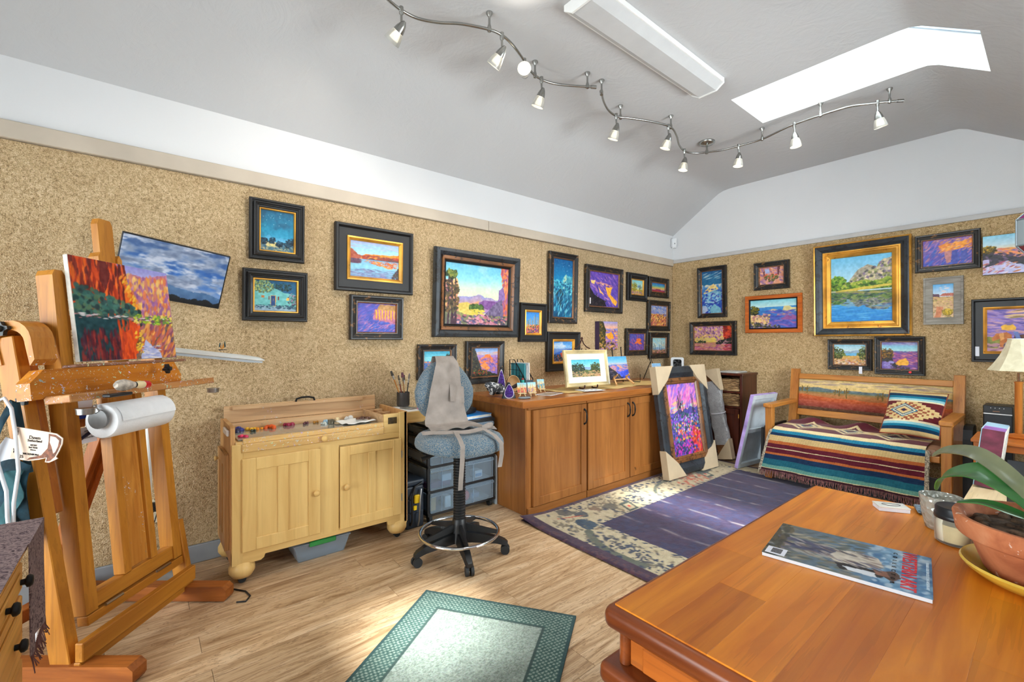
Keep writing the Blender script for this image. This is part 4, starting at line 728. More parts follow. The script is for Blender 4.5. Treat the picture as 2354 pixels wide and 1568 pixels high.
# ------------------------------------------------------------------ paint taboret (pale maple dry sink on bun feet)
m_maple = wood('pale_maple', (202, 158, 90), (234, 198, 128), 'Z', .8, .4, contrast=.34, grain=.05); m_mapleY = wood('pale_maple', (202, 158, 90), (234, 198, 128), 'Y', .8, .4, contrast=.34, grain=.05)
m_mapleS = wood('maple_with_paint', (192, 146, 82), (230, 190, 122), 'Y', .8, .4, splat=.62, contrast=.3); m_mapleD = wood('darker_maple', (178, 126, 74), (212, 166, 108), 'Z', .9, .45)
m_plyw = wood('plywood_board', (192, 148, 104), (222, 184, 138), 'Y', .7, .6, splat=.40)
m_metal = plain('brushed_steel', (176, 176, 174), .28, 1., .04); m_chrome = plain('chrome', (215, 215, 216), .08, 1., .02); m_black = plain('black_plastic', (24, 25, 27), .42, var=.2); m_iron = plain('black_iron', (30, 29, 28), .5, .6, .2)
m_rub = plain('dark_rubber', (34, 36, 38), .7)
def knob_at(parent, p, r, mat, ax='x', name='knob'):
    m = MB(); pr = [(r * .45, 0), (r * .45, r * .5), (r * .95, r * .75), (r, r * 1.1), (r * .75, r * 1.45), (r * .2, r * 1.55)]
    m.lathe(pr, 16); rot = {'x': (0, PI / 2, 0), '-y': (PI / 2, 0, 0), 'y': (-PI / 2, 0, 0), '-x': (0, -PI / 2, 0)}[ax]
    return m.build(name, mat, parent, 50, p, rot)
def panel_door(name, mat, parent, x, y0, y1, z0, z1, cols=1, st=.055, th=.018, rail=None, mats=None):
    """frame-and-panel door facing +x, front face at x+th"""
    rail = rail or st; m = MB()
    m.box(x, x + th * .55, y0 + .004, y1 - .004, z0 + .004, z1 - .004)
    for a, b in ((y0, y0 + st), (y1 - st, y1)): m.box(x, x + th, a, b, z0, z1, .0025)
    for a, b in ((z0, z0 + rail), (z1 - rail, z1)): m.box(x, x + th - .0006, y0 + st - .001, y1 - st + .001, a, b, .0025)
    for k in range(1, cols):
        c = y0 + (y1 - y0) * k / cols; m.box(x, x + th - .0008, c - st * .42, c + st * .42, z0 + rail - .001, z1 - rail + .001, .0025)
    return m.build(name, mat, parent)
X0, Y0 = .05, .347
tb = thing('paint_taboret', 'pale maple paint cabinet on ball feet with a glass palette top', 'cabinet', (X0, Y0, 0))
W, D = .953, .39
b = MB(); b.box(0, D - .02, .004, W - .004, .125, .67, .002); b.build('body', m_maple, tb)
box1('face_stile', m_maple, tb, D - .02, D, 0, .05, .105, .715); box1('face_stile', m_maple, tb, D - .02, D, W - .05, W, .09, .795); box1('face_stile', m_maple, tb, D - .02, D, .425, .53, .15, .655)
b = MB(); b.box(D - .02, D - .001, .05, W - .05, .640, .672, .001); b.build('face_rail', m_mapleY, tb)
def apr():
    pts = [(.0, .105), (.13, .105), (.145, .115), (.15, .132), (W - .13, .128), (W - .125, .105), (W, .09), (W, .16), (0, .17)]
    return MB().prism(pts, D - .019, D - .0005, 'x')
apr().build('bottom_rail', m_mapleY, tb)
dr = MB().box(D - .004, D + .012, .045, .796, .674, .716, .003).build('drawer', m_mapleS, tb); knob_at(dr, (D + .012, .44, .698), .017, m_maple)
d1 = panel_door('door', m_maple, tb, D - .004, .044, .423, .168, .642, 2, .062); knob_at(d1, (D + .014, .400, .40), .017, m_maple)
d2 = panel_door('door', m_maple, tb, D - .004, .533, .910, .158, .632, 2, .055); knob_at(d2, (D + .014, .566, .40), .018, m_mapleS)
for z in (.26, .53): MB().cyl((D + .006, .916, z - .022), (D + .006, .916, z + .022), .004, seg=8).build('hinge', m_metal, d2)
# sides (left one slopes up to the back), its little door
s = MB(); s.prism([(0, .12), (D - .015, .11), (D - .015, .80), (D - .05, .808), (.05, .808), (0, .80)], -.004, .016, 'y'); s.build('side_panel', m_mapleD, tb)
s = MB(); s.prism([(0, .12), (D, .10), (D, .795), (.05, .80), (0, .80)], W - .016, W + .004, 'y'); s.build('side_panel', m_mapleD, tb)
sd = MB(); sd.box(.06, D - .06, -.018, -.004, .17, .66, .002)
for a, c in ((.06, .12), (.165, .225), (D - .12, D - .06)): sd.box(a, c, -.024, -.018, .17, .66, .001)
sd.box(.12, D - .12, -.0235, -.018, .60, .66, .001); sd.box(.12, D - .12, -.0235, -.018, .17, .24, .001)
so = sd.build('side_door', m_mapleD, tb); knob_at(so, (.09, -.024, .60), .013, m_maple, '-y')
box1('wet_wipe_holder', m_white, tb, .20, .34, -.016, -.004, .755, .785, .003)
# palette well
box1('palette_bed', m_mapleS, tb, .02, D - .005, .016, W - .016, .672, .728, .002)
box1('glass_palette', plain('grey_glass_palette', (150, 150, 138), .12, var=.12, scale=12, coat=.5), tb, .075, D - .03, .03, .79, .729, .737, .002)
box1('front_lip', m_mapleS, tb, D - .022, D, .05, .80, .716, .742, .002)
box1('back_rail', m_plyw, tb, .03, .06, .016, W - .016, .728, .775, .002)
b = MB(); b.box(.06, D - .01, .795, .807, .728, .785, .001); b.box(.06, D - .01, .87, .878, .728, .775, .001); b.box(.17, .18, .807, W - .016, .728, .775, .001); b.build('brush_tray_divider', m_plyw, tb); box1('compartment_front', m_mapleY, tb, D - .018, D - .001, .80, W - .05, .672, .79)
box1('lid', m_plyw, tb, .012, .026, .01, .895, .775, .872, .002); box1('lid_edge', m_plyw, tb, .026, .05, .05, .80, .848, .868, .002)
MB().tube([(.035, .385, .868), (.035, .39, .885), (.035, .42, .893), (.035, .46, .893), (.035, .49, .885), (.035, .495, .868)], .006, 8).build('lid_handle', m_iron, tb, 40)
pl = MB().box(D - .001, D + .001, .828, .885, .728, .768).build('label_plate', plain('dark_brass_plate', (60, 46, 22), .35, .5, .5, 60), tb)
pd = [(.09, .06, (40, 50, 130), .022), (.14, .045, (26, 30, 70), .02), (.30, .06, (214, 40, 90), .014), (.12, .13, (230, 170, 30), .016), (.12, .17, (236, 140, 20), .014), (.12, .22, (236, 90, 20), .022), (.17, .13, (50, 60, 50), .012), (.11, .33, (150, 20, 60), .022), (.11, .42, (90, 40, 50), .014), (.11, .48, (190, 130, 40), .012), (.13, .54, (150, 190, 214), .018), (.12, .60, (244, 206, 160), .018), (.11, .68, (236, 236, 230), .022), (.2, .5, (200, 205, 200), .012)]
for i, (x, y, c, r) in enumerate(pd):
    m = MB(); rr = random.Random(i)
    for k in range(6): m.ball((x + rr.uniform(-1, 1) * r * 1.1, y + rr.uniform(-1, 1) * r * 1.2, .739 + rr.random() * .006), r * rr.uniform(.4, .8), r * rr.uniform(.4, .9), r * rr.uniform(.4, .8), 8, 5)
    m.build('paint_dab', plain('oil_paint_%d' % i, c, .3, var=.15, scale=60, coat=.3), tb, 60)
for fx, fy in ((.035, .04), (.035, W - .045), (D - .04, .05), (D - .04, W - .05)):
    ft = MB().lathe([(.02, .03), (.045, .036), (.060, .060), (.060, .085), (.048, .108), (.03, .118), (.03, .13)], 22, o=(fx, fy, 0)).build('bun_foot', m_maple, tb, 50)
    c = MB(); c.cyl((fx - .012, fy, .020), (fx + .012, fy, .020), .0195, seg=14); c.build('caster_wheel', m_rub, ft, 40)
    MB().tube([(fx, fy - .014, .012), (fx, fy - .016, .03), (fx, fy, .036), (fx, fy + .016, .03), (fx, fy + .014, .012)], .004, 6).build('caster_fork', m_metal, ft, 40)
# things lying in the palette well
rag = thing('paper_towel_sheet', 'crumpled white paper towel on the glass palette', 'paper towel', (.30, 1.02, .739), .2)
MB().slab(lambda u, v: ((v - .5) * .17, (u - .5) * .19, .003 + .006 * abs(math.sin(u * 7 + v * 5)) + .004 * math.sin(v * 9)), 10, 10, .0015).build('sheet', plain('tissue_white', (240, 240, 236), .9, var=.02), rag, 60)
m = MB(); rr = random.Random(3)
for k in range(6): m.tube([(.0 + rr.uniform(-.03, .03), .02 + k * .012, .014 + .004 * (k % 2)), (.03 + rr.uniform(-.02, .02), .03 + k * .012, .020)], .007, 7)
tag(m.build('dried_paint_scraps', plain('dried_paint', (92, 62, 50), .5, var=.4, scale=50), None, 50, (.29, 1.02, .741)), 'small heap of brown dried paint scraps on a paper towel', 'paint scraps')
cupm = MB().lathe([(.018, 0), (.020, .022), (.0205, .024), (.018, .024), (.016, .004), (.004, .003)], 18).build('solvent_cup', plain('tarnished_tin', (130, 122, 104), .4, .8, .25), None, 50, (.255, .890, .739)); tag(cupm, 'tiny tin solvent cup beside the paper towel on the palette', 'cup')
# clear storage bin below
bn = thing('storage_bin', 'clear plastic storage bin with a green latch under the maple cabinet', 'storage bin', (.27, .80, 0), math.radians(0))
m_clear = glass('clear_plastic', (214, 226, 236), .18, .22)
def tub(m, L, Wd, H, t, tp):
    m.loft([[(-L / 2 + tp, -Wd / 2 + tp, 0), (L / 2 - tp, -Wd / 2 + tp, 0), (L / 2 - tp, Wd / 2 - tp, 0), (-L / 2 + tp, Wd / 2 - tp, 0)], [(-L / 2, -Wd / 2, H), (L / 2, -Wd / 2, H), (L / 2, Wd / 2, H), (-L / 2, Wd / 2, H)],
            [(-L / 2 + t, -Wd / 2 + t, H), (L / 2 - t, -Wd / 2 + t, H), (L / 2 - t, Wd / 2 - t, H), (-L / 2 + t, Wd / 2 - t, H)], [(-L / 2 + tp + t, -Wd / 2 + tp + t, t), (L / 2 - tp - t, -Wd / 2 + tp + t, t), (L / 2 - tp - t, Wd / 2 - tp - t, t), (-L / 2 + tp + t, Wd / 2 - tp - t, t)]])
m = MB(); tub(m, .26, .30, .098, .003, .025); m.build('tub', m_clear, bn)
box1('lid', m_clear, bn, -.137, .137, -.157, .157, .098, .106, .003); box1('latch', plain('green_latch', (46, 140, 66), .45), bn, .12, .142, -.075, .07, .085, .112, .004)
box1('paper_stack', m_tagw, bn, .06, .07, -.11, .10, .006, .055, .001, rot=(0, .2, 0))
rr = random.Random(5)
for i, c in enumerate([(60, 80, 90), (180, 40, 40), (90, 96, 100), (200, 190, 120), (50, 70, 110), (120, 150, 160)]):
    MB().cyl((rr.uniform(-.06, .04), -.10 + i * .04, .012), (rr.uniform(-.05, .05), -.09 + i * .04, rr.uniform(.05, .085)), .012, .010, 10).build('paint_tube', plain('tube_%d' % i, c, .4), bn, 50)
# side tray hanging off the right of the taboret
ts = thing('side_shelf', 'small maple side shelf with papers beside the paint cabinet', 'shelf', (.05, 1.309, .70))
b = MB(); b.box(0, .31, 0, .014, 0, .075, .002); b.box(.296, .31, .014, .18, .01, .075, .002); b.box(0, .31, .166, .18, .01, .075, .002); b.box(0, .296, .014, .166, .0, .012, .001); b.build('tray', m_mapleY, ts)
tag(MB().box(.08, .34, 1.33, 1.47, .7125, .777, .001).build('paper_stack', plain('white_paper', (236, 236, 234), .8, var=.02)), 'stack of white paper lying in the maple side shelf', 'paper')
tm = MB(); tm.box(0, .11, 0, .012, 0, .006, .001); tm.box(0, .11, .06, .072, 0, .006, .001); tm.box(.0, .012, .012, .06, 0, .006, .001); tm.box(.098, .11, .012, .06, 0, .006, .001)
tag(tm.build('metal_clip_frame', m_metal, None, None, (.19, 1.37, .779), (0, 0, .3)), 'small metal clip frame leaning on the paper stack', 'clip')
tag(MB().ball((.31, 1.455, .787), .011, .014, .009).build('pink_eraser', plain('hot_pink', (240, 60, 150), .5), None, 50), 'hot pink eraser on the white paper stack', 'eraser')
# brushes in a jar behind
jr = MB().lathe([(.04, 0), (.045, .01), (.045, .10), (.042, .10), (.040, .012), (.004, .01)], 18).build('brush_jar', plain('dark_jar', (60, 56, 54), .35), None, 50, (.10, 1.44, .779)); tag(jr, 'dark jar of paint brushes behind the stool back', 'jar')
bh = [((.0, .0), (-.03, -.055), .26, (206, 130, 40), (60, 56, 50), .010), ((.016, -.004), (.022, -.036), .22, (120, 40, 30), (90, 80, 70), .006), ((.01, .015), (.0, .0), .24, (170, 120, 70), (96, 60, 70), .012), ((.0, .02), (.02, .03), .23, (40, 40, 44), (110, 100, 96), .007), ((-.015, .01), (-.03, .02), .21, (200, 160, 100), (60, 44, 40), .008)]
for i, (a, b_, L, hc, bc, r) in enumerate(bh):
    t = thing('paint_brush', ['orange handled flat brush leaning out of the dark jar', 'thin red handled brush in the dark jar', 'thick purple tipped brush in the dark jar', 'black handled brush in the dark jar', 'pale wooden handled brush in the dark jar'][i], 'brush', (.10, 1.44, .781), 0, 'brushes in the dark jar')
    p0 = Vector((a[0], a[1], .012)); p1 = Vector((b_[0], b_[1], L * .72)); p2 = p1 + (p1 - p0).normalized() * .03; p3 = p2 + (p1 - p0).normalized() * .035
    MB().tube([p0, p1], [.003, .0045], 8).build('handle', plain('brush_handle_%d' % i, hc, .35), t, 60); MB().tube([p1, p2], [.005, r * .8], 8).build('ferrule', m_metal, t, 60); MB().tube([p2, p3], [r, r * .7], 8).build('bristles', plain('bristle_%d' % i, bc, .9, var=.3, scale=80), t, 60)

# ------------------------------------------------------------------ stained base cabinets + worktop
m_ald = wood('stained_alder', (126, 74, 32), (184, 120, 60), 'Z', .55, .38, contrast=.32, coat=.3, knots=True); m_aldY = wood('stained_alder', (126, 74, 32), (184, 120, 60), 'Y', .55, .38, contrast=.32, coat=.3)
m_ald2 = wood('worktop_alder', (142, 80, 34), (192, 120, 54), 'Y', .6, .28, contrast=.3, coat=.5)
def bow_handle(parent, x, y, z, L=.115):
    pts = [(x, y, z - L / 2), (x + .016, y, z - L / 2 + .008), (x + .026, y, z - L * .25), (x + .028, y, z), (x + .026, y, z + L * .25), (x + .016, y, z + L / 2 - .008), (x, y, z + L / 2)]
    return MB().tube(pts, [.009, .006, .005, .007, .005, .006, .009], 8).build('handle', m_iron, parent, 50)
def base_unit(label, y0, y1, doors, side=False):
    t = thing('base_cabinet', label, 'cabinet', (.005, y0, 0), 0, 'stained base cabinets along the left wall'); L = y1 - y0
    b = MB(); b.box(0, .672, 0, L, .0, .772, .002); b.build('body', m_ald, t)
    if side:
        for k in range(4): box1('side_board', m_ald, t, .01 + k * .165, .01 + (k + 1) * .165 - .0015, -.008, 0, .0, .772, .001)
    box1('toe_rail', m_aldY, t, .672, .690, .002, L - .002, .0, .055, .002); box1('top_rail', m_aldY, t, .672, .688, .002, L - .002, .752, .772, .002)
    for a, b_, hs in doors:
        d = panel_door('door', m_ald, t, .674, a - y0, b_ - y0, .060, .750, 1, .062, .022); yy = (a - y0 + .03) if hs < 0 else (b_ - y0 - .03)
        bow_handle(d, .696, yy, .650)
base_unit('stained alder base cabinet with one door at the rug corner', 2.105, 2.7235, [(2.150, 2.716, 1)], True)
base_unit('stained alder base cabinet with paired doors behind the sunset painting', 2.7265, 3.845, [(2.735, 3.275, 1), (3.285, 3.835, -1)])
base_unit('stained alder base cabinet hidden behind the leaning sunset painting', 3.848, 4.42, [(3.86, 4.40, 1)])
ct = MB(); ct.box(.002, .725, 2.03, 4.45, .7725, .822, .006, 2); tag(ct.build('worktop', m_ald2), 'long glossy alder worktop over the base cabinets', 'worktop')
# ------------------------------------------------------------------ drafting stool with an apron over its back
SC = Vector((.845, 1.435, 0))
face = (RD * .50 - VD * .87).normalized(); rz = math.atan2(face.y, face.x)
st = thing('drafting_stool', 'blue fabric drafting stool with a chrome foot ring and black base', 'stool', SC, rz)
def fabric(name, a, b, c, scale=330):
    t = NT(name); v = t.coords(); w = t.noise(v, scale, 2); w2 = t.noise(t.coords((1, 1, 3)), 120., 2)
    col = t.ramp(t.math('ADD', t.math('MULTIPLY', w, .6), t.math('MULTIPLY', w2, .4)), [(.40, a), (.5, b), (.60, c)]); t.color(col); t.set(rough=.95, spec=.1, sheen=.2); t.bump(w, .6, .004); return t.m
m_fab = fabric('blue_tweed', (52, 78, 98), (92, 122, 142), (166, 154, 134))
# five-star base, local +x is the way the stool faces
for k in range(5):
    a = math.radians(72 * k + 30) - rz + math.atan2(-VD.y, -VD.x) + math.radians(-12)
    d = Vector((math.cos(a), math.sin(a), 0)); n = Vector((-d.y, d.x, 0)); m = MB()
    def sec(r, z, w, h): c = d * r; return [tuple(c - n * w + Vector((0, 0, z - h))), tuple(c + n * w + Vector((0, 0, z - h))), tuple(c + n * w * .7 + Vector((0, 0, z + h))), tuple(c - n * w * .7 + Vector((0, 0, z + h)))]
    m.loft([sec(.02, .105, .030, .028), sec(.12, .098, .028, .024), sec(.22, .084, .024, .018), sec(.265, .070, .022, .014), sec(.283, .060, .014, .010)])
    lg = m.build('base_leg', m_black, st, 40)
    p = d * .268; c = MB()
    for s in (-1, 1): c.cyl(tuple(p + n * (s * .006) + Vector((0, 0, .026))), tuple(p + n * (s * .022) + Vector((0, 0, .026))), .026, seg=16)
    c.build('caster_wheel', m_rub, lg, 40)
    MB().cyl(tuple(p + Vector((0, 0, .028))), tuple(p + Vector((0, 0, .066))), .009, seg=8).build('caster_stem', m_black, lg, 40)
    # strut to the ring
    MB().loft([[tuple(d * .04 + n * q[0] + Vector((0, 0, .16 + q[1]))) for q in ((-.012, -.02), (.012, -.02), (.008, .02), (-.008, .02))], [tuple(d * .225 + n * q[0] + Vector((0, 0, .128 + q[1]))) for q in ((-.008, -.012), (.008, -.012), (.006, .008), (-.006, .008))]]).build('ring_strut', m_black, st)
MB().lathe([(.055, .075), (.050, .10), (.042, .16), (.040, .205), (.030, .215)], 20).build('hub', m_black, st, 50)
bl = [(.030, .205)]
for i in range(26): z = .21 + i * .0160; bl += [(.030, z), (.036, z + .005), (.036, z + .010), (.030, z + .0155)]
MB().lathe(bl, 20).build('bellows_column', m_black, st, 30)
MB().tube([(.228 * math.cos(2 * PI * i / 40), .228 * math.sin(2 * PI * i / 40), .128) for i in range(40)], .0095, 10, True).build('foot_ring', m_chrome, st, 60)
def seat_fn(th, k=1.):   # soft rounded outline
    return (.235 * k * math.copysign(abs(math.cos(th)) ** .8, math.cos(th)) + .0, .252 * k * math.copysign(abs(math.sin(th)) ** .85, math.sin(th)))
rings = []
for k, z in ((.55, .632), (.92, .636), (.985, .645), (1.0, .665), (.985, .690), (.93, .708), (.75, .719), (.45, .718), (.15, .714)):
    R = []
    for i in range(44):
        th = 2 * PI * i / 44; x, y = seat_fn(th, k); drop = max(0, (x - .05)) ** 2 * .9 + y * y * .25 * (1 if z > .66 else .6)
        R.append((x, y, z - drop))
    rings.append(R)
MB().loft(rings).build('seat', m_fab, st, 70)
MB().loft([[(x * 1.0, y, .622) for x, y in (seat_fn(2 * PI * i / 32, .9) for i in range(32))], [(x, y, .638) for x, y in (seat_fn(2 * PI * i / 32, .97) for i in range(32))]]).build('seat_pan', m_black, st, 40)
MB().tube([(-.02, -.10, .60), (-.0, -.17, .592), (.01, -.235, .580)], [.008, .009, .013], 8, flat=.5).build('height_lever', m_black, st, 50)
# backrest: rounded trapezoid pad leaning slightly back
Mb = rotm(0, -.13, 0, (-.215, 0, .745)); BM = []
def back_out(t_, k=1.):
    c, s_ = math.cos(t_), math.sin(t_); z = .185 * math.copysign(abs(s_) ** .75, s_); wd = .194 - .060 * max(z, 0) / .185 ; return (wd * math.copysign(abs(c) ** .8, c) * k, z * k)
for k, x in ((.5, -.036), (.95, -.030), (1, -.012), (.99, .006), (.94, .022), (.78, .032), (.4, .034), (.1, .034)):
    BM.append([tuple(Mb @ Vector((x + .25 * (back_out(2 * PI * i / 44, k)[0]) ** 2 * 1.2, back_out(2 * PI * i / 44, k)[0], back_out(2 * PI * i / 44, k)[1] + .19))) for i in range(44)])
MB().loft(BM).build('backrest', m_fab, st, 70)
MB().tube([(-.05, 0, .585), (-.17, 0, .590), (-.245, 0, .63), (-.285, 0, .80)], [.02, .02, .018, .016], 8, flat=.45).build('back_support', m_black, st, 50)
# apron
ap = thing('apron', 'grey canvas apron draped over the blue stool back', 'apron', SC, rz)
m_apr = plain('grey_canvas', (150, 139, 131), .9, var=.07, scale=14, bump=.2)
def bx(z): return (Mb @ Vector((.040, 0, z - .745))).x   # front of the pad at height z
PATH = [(-.318, 1.04), (-.318, 1.10), (-.292, 1.142), (-.245, 1.146), (bx(1.09) + .022, 1.105)] + [(bx(z) + .022, z) for z in (1.03, .97, .91, .85, .80)] + [(bx(.76) + .030, .765), (-.13, .742), (-.08, .736), (-.02, .734), (.03, .731)]
PL_ = [0]
for p, q in zip(PATH[:-1], PATH[1:]): PL_.append(PL_[-1] + math.hypot(q[0] - p[0], q[1] - p[1]))
def apf(u, v):
    d = v * PL_[-1]; x = float(np.interp(d, PL_, [p[0] for p in PATH])); z = float(np.interp(d, PL_, [p[1] for p in PATH]))
    hw = float(np.interp(v, [0, .12, .22, .45, .75, .86, 1], [.055, .056, .062, .095, .135, .150, .165])); y = (u - .5) * 2 * hw + .010 * math.sin(v * 6) - .012
    f = .006 * math.sin(u * 13 + v * 5) + .005 * math.sin(u * 7 - v * 17) + .003 * math.sin(v * 33 + u * 9); k = min(1, max(0, (v - .78) * 8))
    x += f * (1 - k) + .018 * (1 - (2 * u - 1) ** 2) * (1 - k) * (v > .15); z += abs(f) * k
    return (x, y, z)
MB().slab(apf, 34, 60, .003).build('bib', m_apr, ap, 60)
def pk(u, v):
    z = .975 - v * .10; y = .0 + u * .10; x = bx(z) + .052 - .02 * u
    return (x + .005 * math.sin(u * 8), y, z - .02 * u)
MB().slab(pk, 10, 8, .0025).build('pocket', m_apr, ap, 60)
def band(u, v):
    y = -.225 + u * .425; x = .045 + .055 * math.cos((u - .5) * 2.8) + v * .035 - .11 * max(0, .18 - u) * 4; z = .737 + .006 * math.sin(u * 9) - .30 * y * y - v * .012
    return (x, y, z + .005)
MB().slab(band, 30, 4, .003).build('waist_band', m_apr, ap, 60)
MB().tube([(.06, .175, .738), (.10, .165, .752), (.12, .13, .756), (.10, .10, .744)], [.010, .016, .016, .010], 8, flat=.35).build('band_loop', m_apr, ap, 60)
for pts in ([(.115, -.075, .735), (.20, -.085, .708), (.246, -.09, .68), (.252, -.095, .60), (.248, -.10, .52), (.250, -.105, .455)], [(.13, .095, .735), (.19, .13, .708), (.232, .15, .67), (.236, .15, .61), (.234, .138, .54)]):
    def tie(u, v, pts=pts):
        q = v * (len(pts) - 1); i = min(int(q), len(pts) - 2); f = q - i; p = Vector(pts[i]).lerp(Vector(pts[i + 1]), f); return (p.x + .006, p.y + (u - .5) * .026, p.z + .004)
    MB().slab(tie, 2, 20, .002).build('tie', m_apr, ap, 60)
# ------------------------------------------------------------------ drawer cart, toolbox, folded board
cr = thing('drawer_cart', 'black drawer cart with clear plastic drawers behind the stool', 'drawer cart', (.015, 1.492, 0))
b = MB()
for y in (0, .548):
    for x in (0, .325): b.box(x, x + .02, y, y + .02, .055, .655, .002)
for z in (.05, .205, .375, .475, .565, .645):
    b.box(0, .345, 0, .018, z, z + .018, .002); b.box(0, .345, .55, .568, z, z + .018, .002); b.box(.327, .352, 0, .568, z, z + .02, .002); b.box(0, .02, 0, .568, z, z + .018, .002)
b.build('rack', m_black, cr); box1('top_panel', m_black, cr, 0, .345, .0, .568, .650, .668, .004)
m_drawer = glass('frosted_drawer', (226, 237, 245), .2, .10)
for z0, z1 in ((.07, .203), (.225, .373), (.395, .473), (.495, .563), (.585, .643)):
    d = MB(); x1 = .358
    d.box(.345, x1, .02, .548, z0, z1, .003); d.box(.02, .345, .02, .024, z0, z1 - .02); d.box(.02, .345, .544, .548, z0, z1 - .02); d.box(.02, .345, .024, .544, z0, z0 + .004)
    dd = d.build('drawer', m_drawer, cr); m = MB(); m.box(x1, x1 + .008, .02, .548, z1 - .022, z1 - .004, .002); m.box(x1, x1 + .004, .10, .106, z0 + .002, z1 - .022); m.box(x1, x1 + .004, .36, .366, z0 + .002, z1 - .022); m.build('drawer_rim', m_drawer, dd)
rr = random.Random(11)
for i, (x, y, z, sx, sy, sz, c) in enumerate([(.30, .05, .075, .03, .05, .10, (190, 150, 90)), (.30, .17, .075, .03, .05, .08, (226, 230, 226)), (.28, .18, .075, .05, .07, .03, (90, 140, 100)), (.27, .42, .075, .05, .08, .04, (120, 130, 150)), (.30, .10, .230, .04, .18, .04, (90, 60, 100)), (.29, .44, .232, .04, .07, .05, (236, 238, 240)), (.30, .16, .262, .03, .08, .05, (190, 200, 206))]):
    box1('drawer_content', plain('content_%d' % i, c, .6), cr, x - sx, x + .03, y - sy / 2, y + sy / 2, z, z + sz, .004)
MB().ball((.30, .33, .115), .03, .036, .04).build('drawer_content', plain('content_red', (206, 40, 50), .5), cr, 60)
box1('printed_label', plain('blue_label', (60, 130, 180), .5), cr, .3205, .3215, .41, .465, .24, .262, 0)
for x in (.03, .315):
    for y in (.03, .54):
        c = MB(); c.cyl((x, y - .011, .024), (x, y + .011, .024), .024, seg=14); c.cyl((x, y, .03), (x, y, .055), .008, seg=8); c.build('caster', m_rub, cr, 40)
bk = thing('blue_art_book', 'blue covered book lying on the drawer cart', 'book', (.22, 1.90, .669), .1)
box1('pages', plain('page_white', (226, 224, 214), .8), bk, -.10, .117, -.147, .147, .002, .022, 0); b = MB(); b.box(-.105, .12, -.15, .15, 0, .003); b.box(-.105, .12, -.15, .15, .022, .025, .001); b.box(-.108, -.104, -.15, .15, 0, .025); b.build('cover', plain('bright_blue_cover', (30, 130, 210), .3, var=.15, scale=12), bk)
MB().prism([(-.04, -.1), (.0, -.09), (.03, .02), (.01, .09), (-.02, .03)], .0252, .0256).build('cover_art', plain('orange_cover_print', (226, 110, 70), .4), bk)
pc = MB().loft([[(x * k, y * k, z) for x, y in ((-.07, -.10), (.06, -.11), (.08, -.02), (.07, .10), (-.05, .11), (-.08, 0))] for k, z in ((.9, 0), (1, .015), (.95, .035), (.6, .05), (.2, .052))])
tag(pc.build('zip_pouch', plain('black_nylon', (26, 28, 34), .7, var=.25, scale=18), None, 70, (.20, 1.87, .695), (0, 0, .4)), 'black zip pouch lying on the blue book', 'pouch')
tx = thing('tool_box', 'dark blue tool box with yellow latches beside the maple cabinet', 'tool box', (.10, 1.335, 0))
m_tb = plain('dark_blue_plastic', (28, 40, 54), .5, var=.15); box1('case', m_tb, tx, 0, .26, 0, .13, 0, .28, .012, 2); box1('lid', m_tb, tx, -.004, .264, -.003, .133, .281, .32, .012, 2)
for z in (.10, .19): box1('case_rib', m_tb, tx, .258, .268, .01, .12, z, z + .012, .002)
MB().tube([(.266, .03, .03), (.285, .03, .06), (.285, .03, .22), (.270, .06, .28), (.27, .11, .30)], .007, 8).build('carry_handle', m_black, tx, 50); MB().tube([(.28, .075, .02), (.295, .075, .06), (.295, .085, .20), (.28, .10, .26)], .005, 8).build('side_bar', m_metal, tx, 50)
box1('latch', plain('yellow_latch', (240, 190, 20), .4), tx, .264, .285, .05, .09, .17, .225, .005); box1('latch', plain('yellow_latch', (240, 190, 20), .4), tx, .264, .28, .045, .07, .125, .155, .004)
fb = MB(); fb.prism([(0, 0), (.012, 0), (.012, .36), (0, .38)], .0, .30, 'x')
tag(fb.build('foam_board', plain('pale_foam_board', (206, 222, 232), .6, var=.03), None, None, (.055, 2.078, .002)), 'pale folded foam board standing between the drawer cart and base cabinet', 'board')
# ------------------------------------------------------------------ studio easel
EO = Vector((3.08, 0, 0)) + VD * 1.94 + RD * (-1.65); ERZ = math.atan2(VD.y, VD.x)
es = thing('studio_easel', 'large oak studio easel splashed with paint', 'easel', EO, ERZ)
m_oak = wood('easel_oak', (160, 94, 24), (214, 146, 54), 'Z', .9, .42, contrast=.30); m_oakX = wood('easel_oak', (160, 94, 24), (214, 146, 54), 'X', .9, .42, contrast=.30)
m_oakP = wood('easel_oak_painted', (168, 92, 18), (212, 136, 40), 'X', .9, .42, splat=.62); m_oakPz = wood('easel_oak_painted', (176, 104, 34), (216, 150, 66), 'Z', .9, .42, splat=.46)
m_oakR = wood('easel_red_oak', (128, 66, 22), (176, 102, 42), 'Y', .9, .45); m_oakRz = wood('easel_red_oak', (138, 72, 20), (190, 112, 42), 'Z', .9, .45)
ML = Matrix.Translation((0, -.04, 0)) @ Matrix.Rotation(-math.atan(.10), 4, 'X')
def eb(name, mat, x0, x1, y0, y1, z0, z1, M=ML, bev=.003, parent=None):
    m = MB(); m.M = M; m.box(x0, x1, y0, y1, z0, z1, bev); return m.build(name, mat, parent or es)
up = MB(); up.M = ML; up.prism([(-.215, .19), (-.165, .19), (-.165, 1.505), (-.175, 1.525), (-.205, 1.525), (-.215, 1.505)], 0, .065, 'y'); up.build('upright', m_oak, es)
up = MB(); up.M = ML; up.prism([(.235, .19), (.283, .19), (.283, 1.40), (.235, 1.40)], 0, .065, 'y'); up.build('upright', m_oak, es)
eb('bottom_rail', m_oakX, -.164, .234, .004, .05, .195, .255); eb('hinge_rail', m_oakX, -.216, .284, -.004, .04, .150, .186)
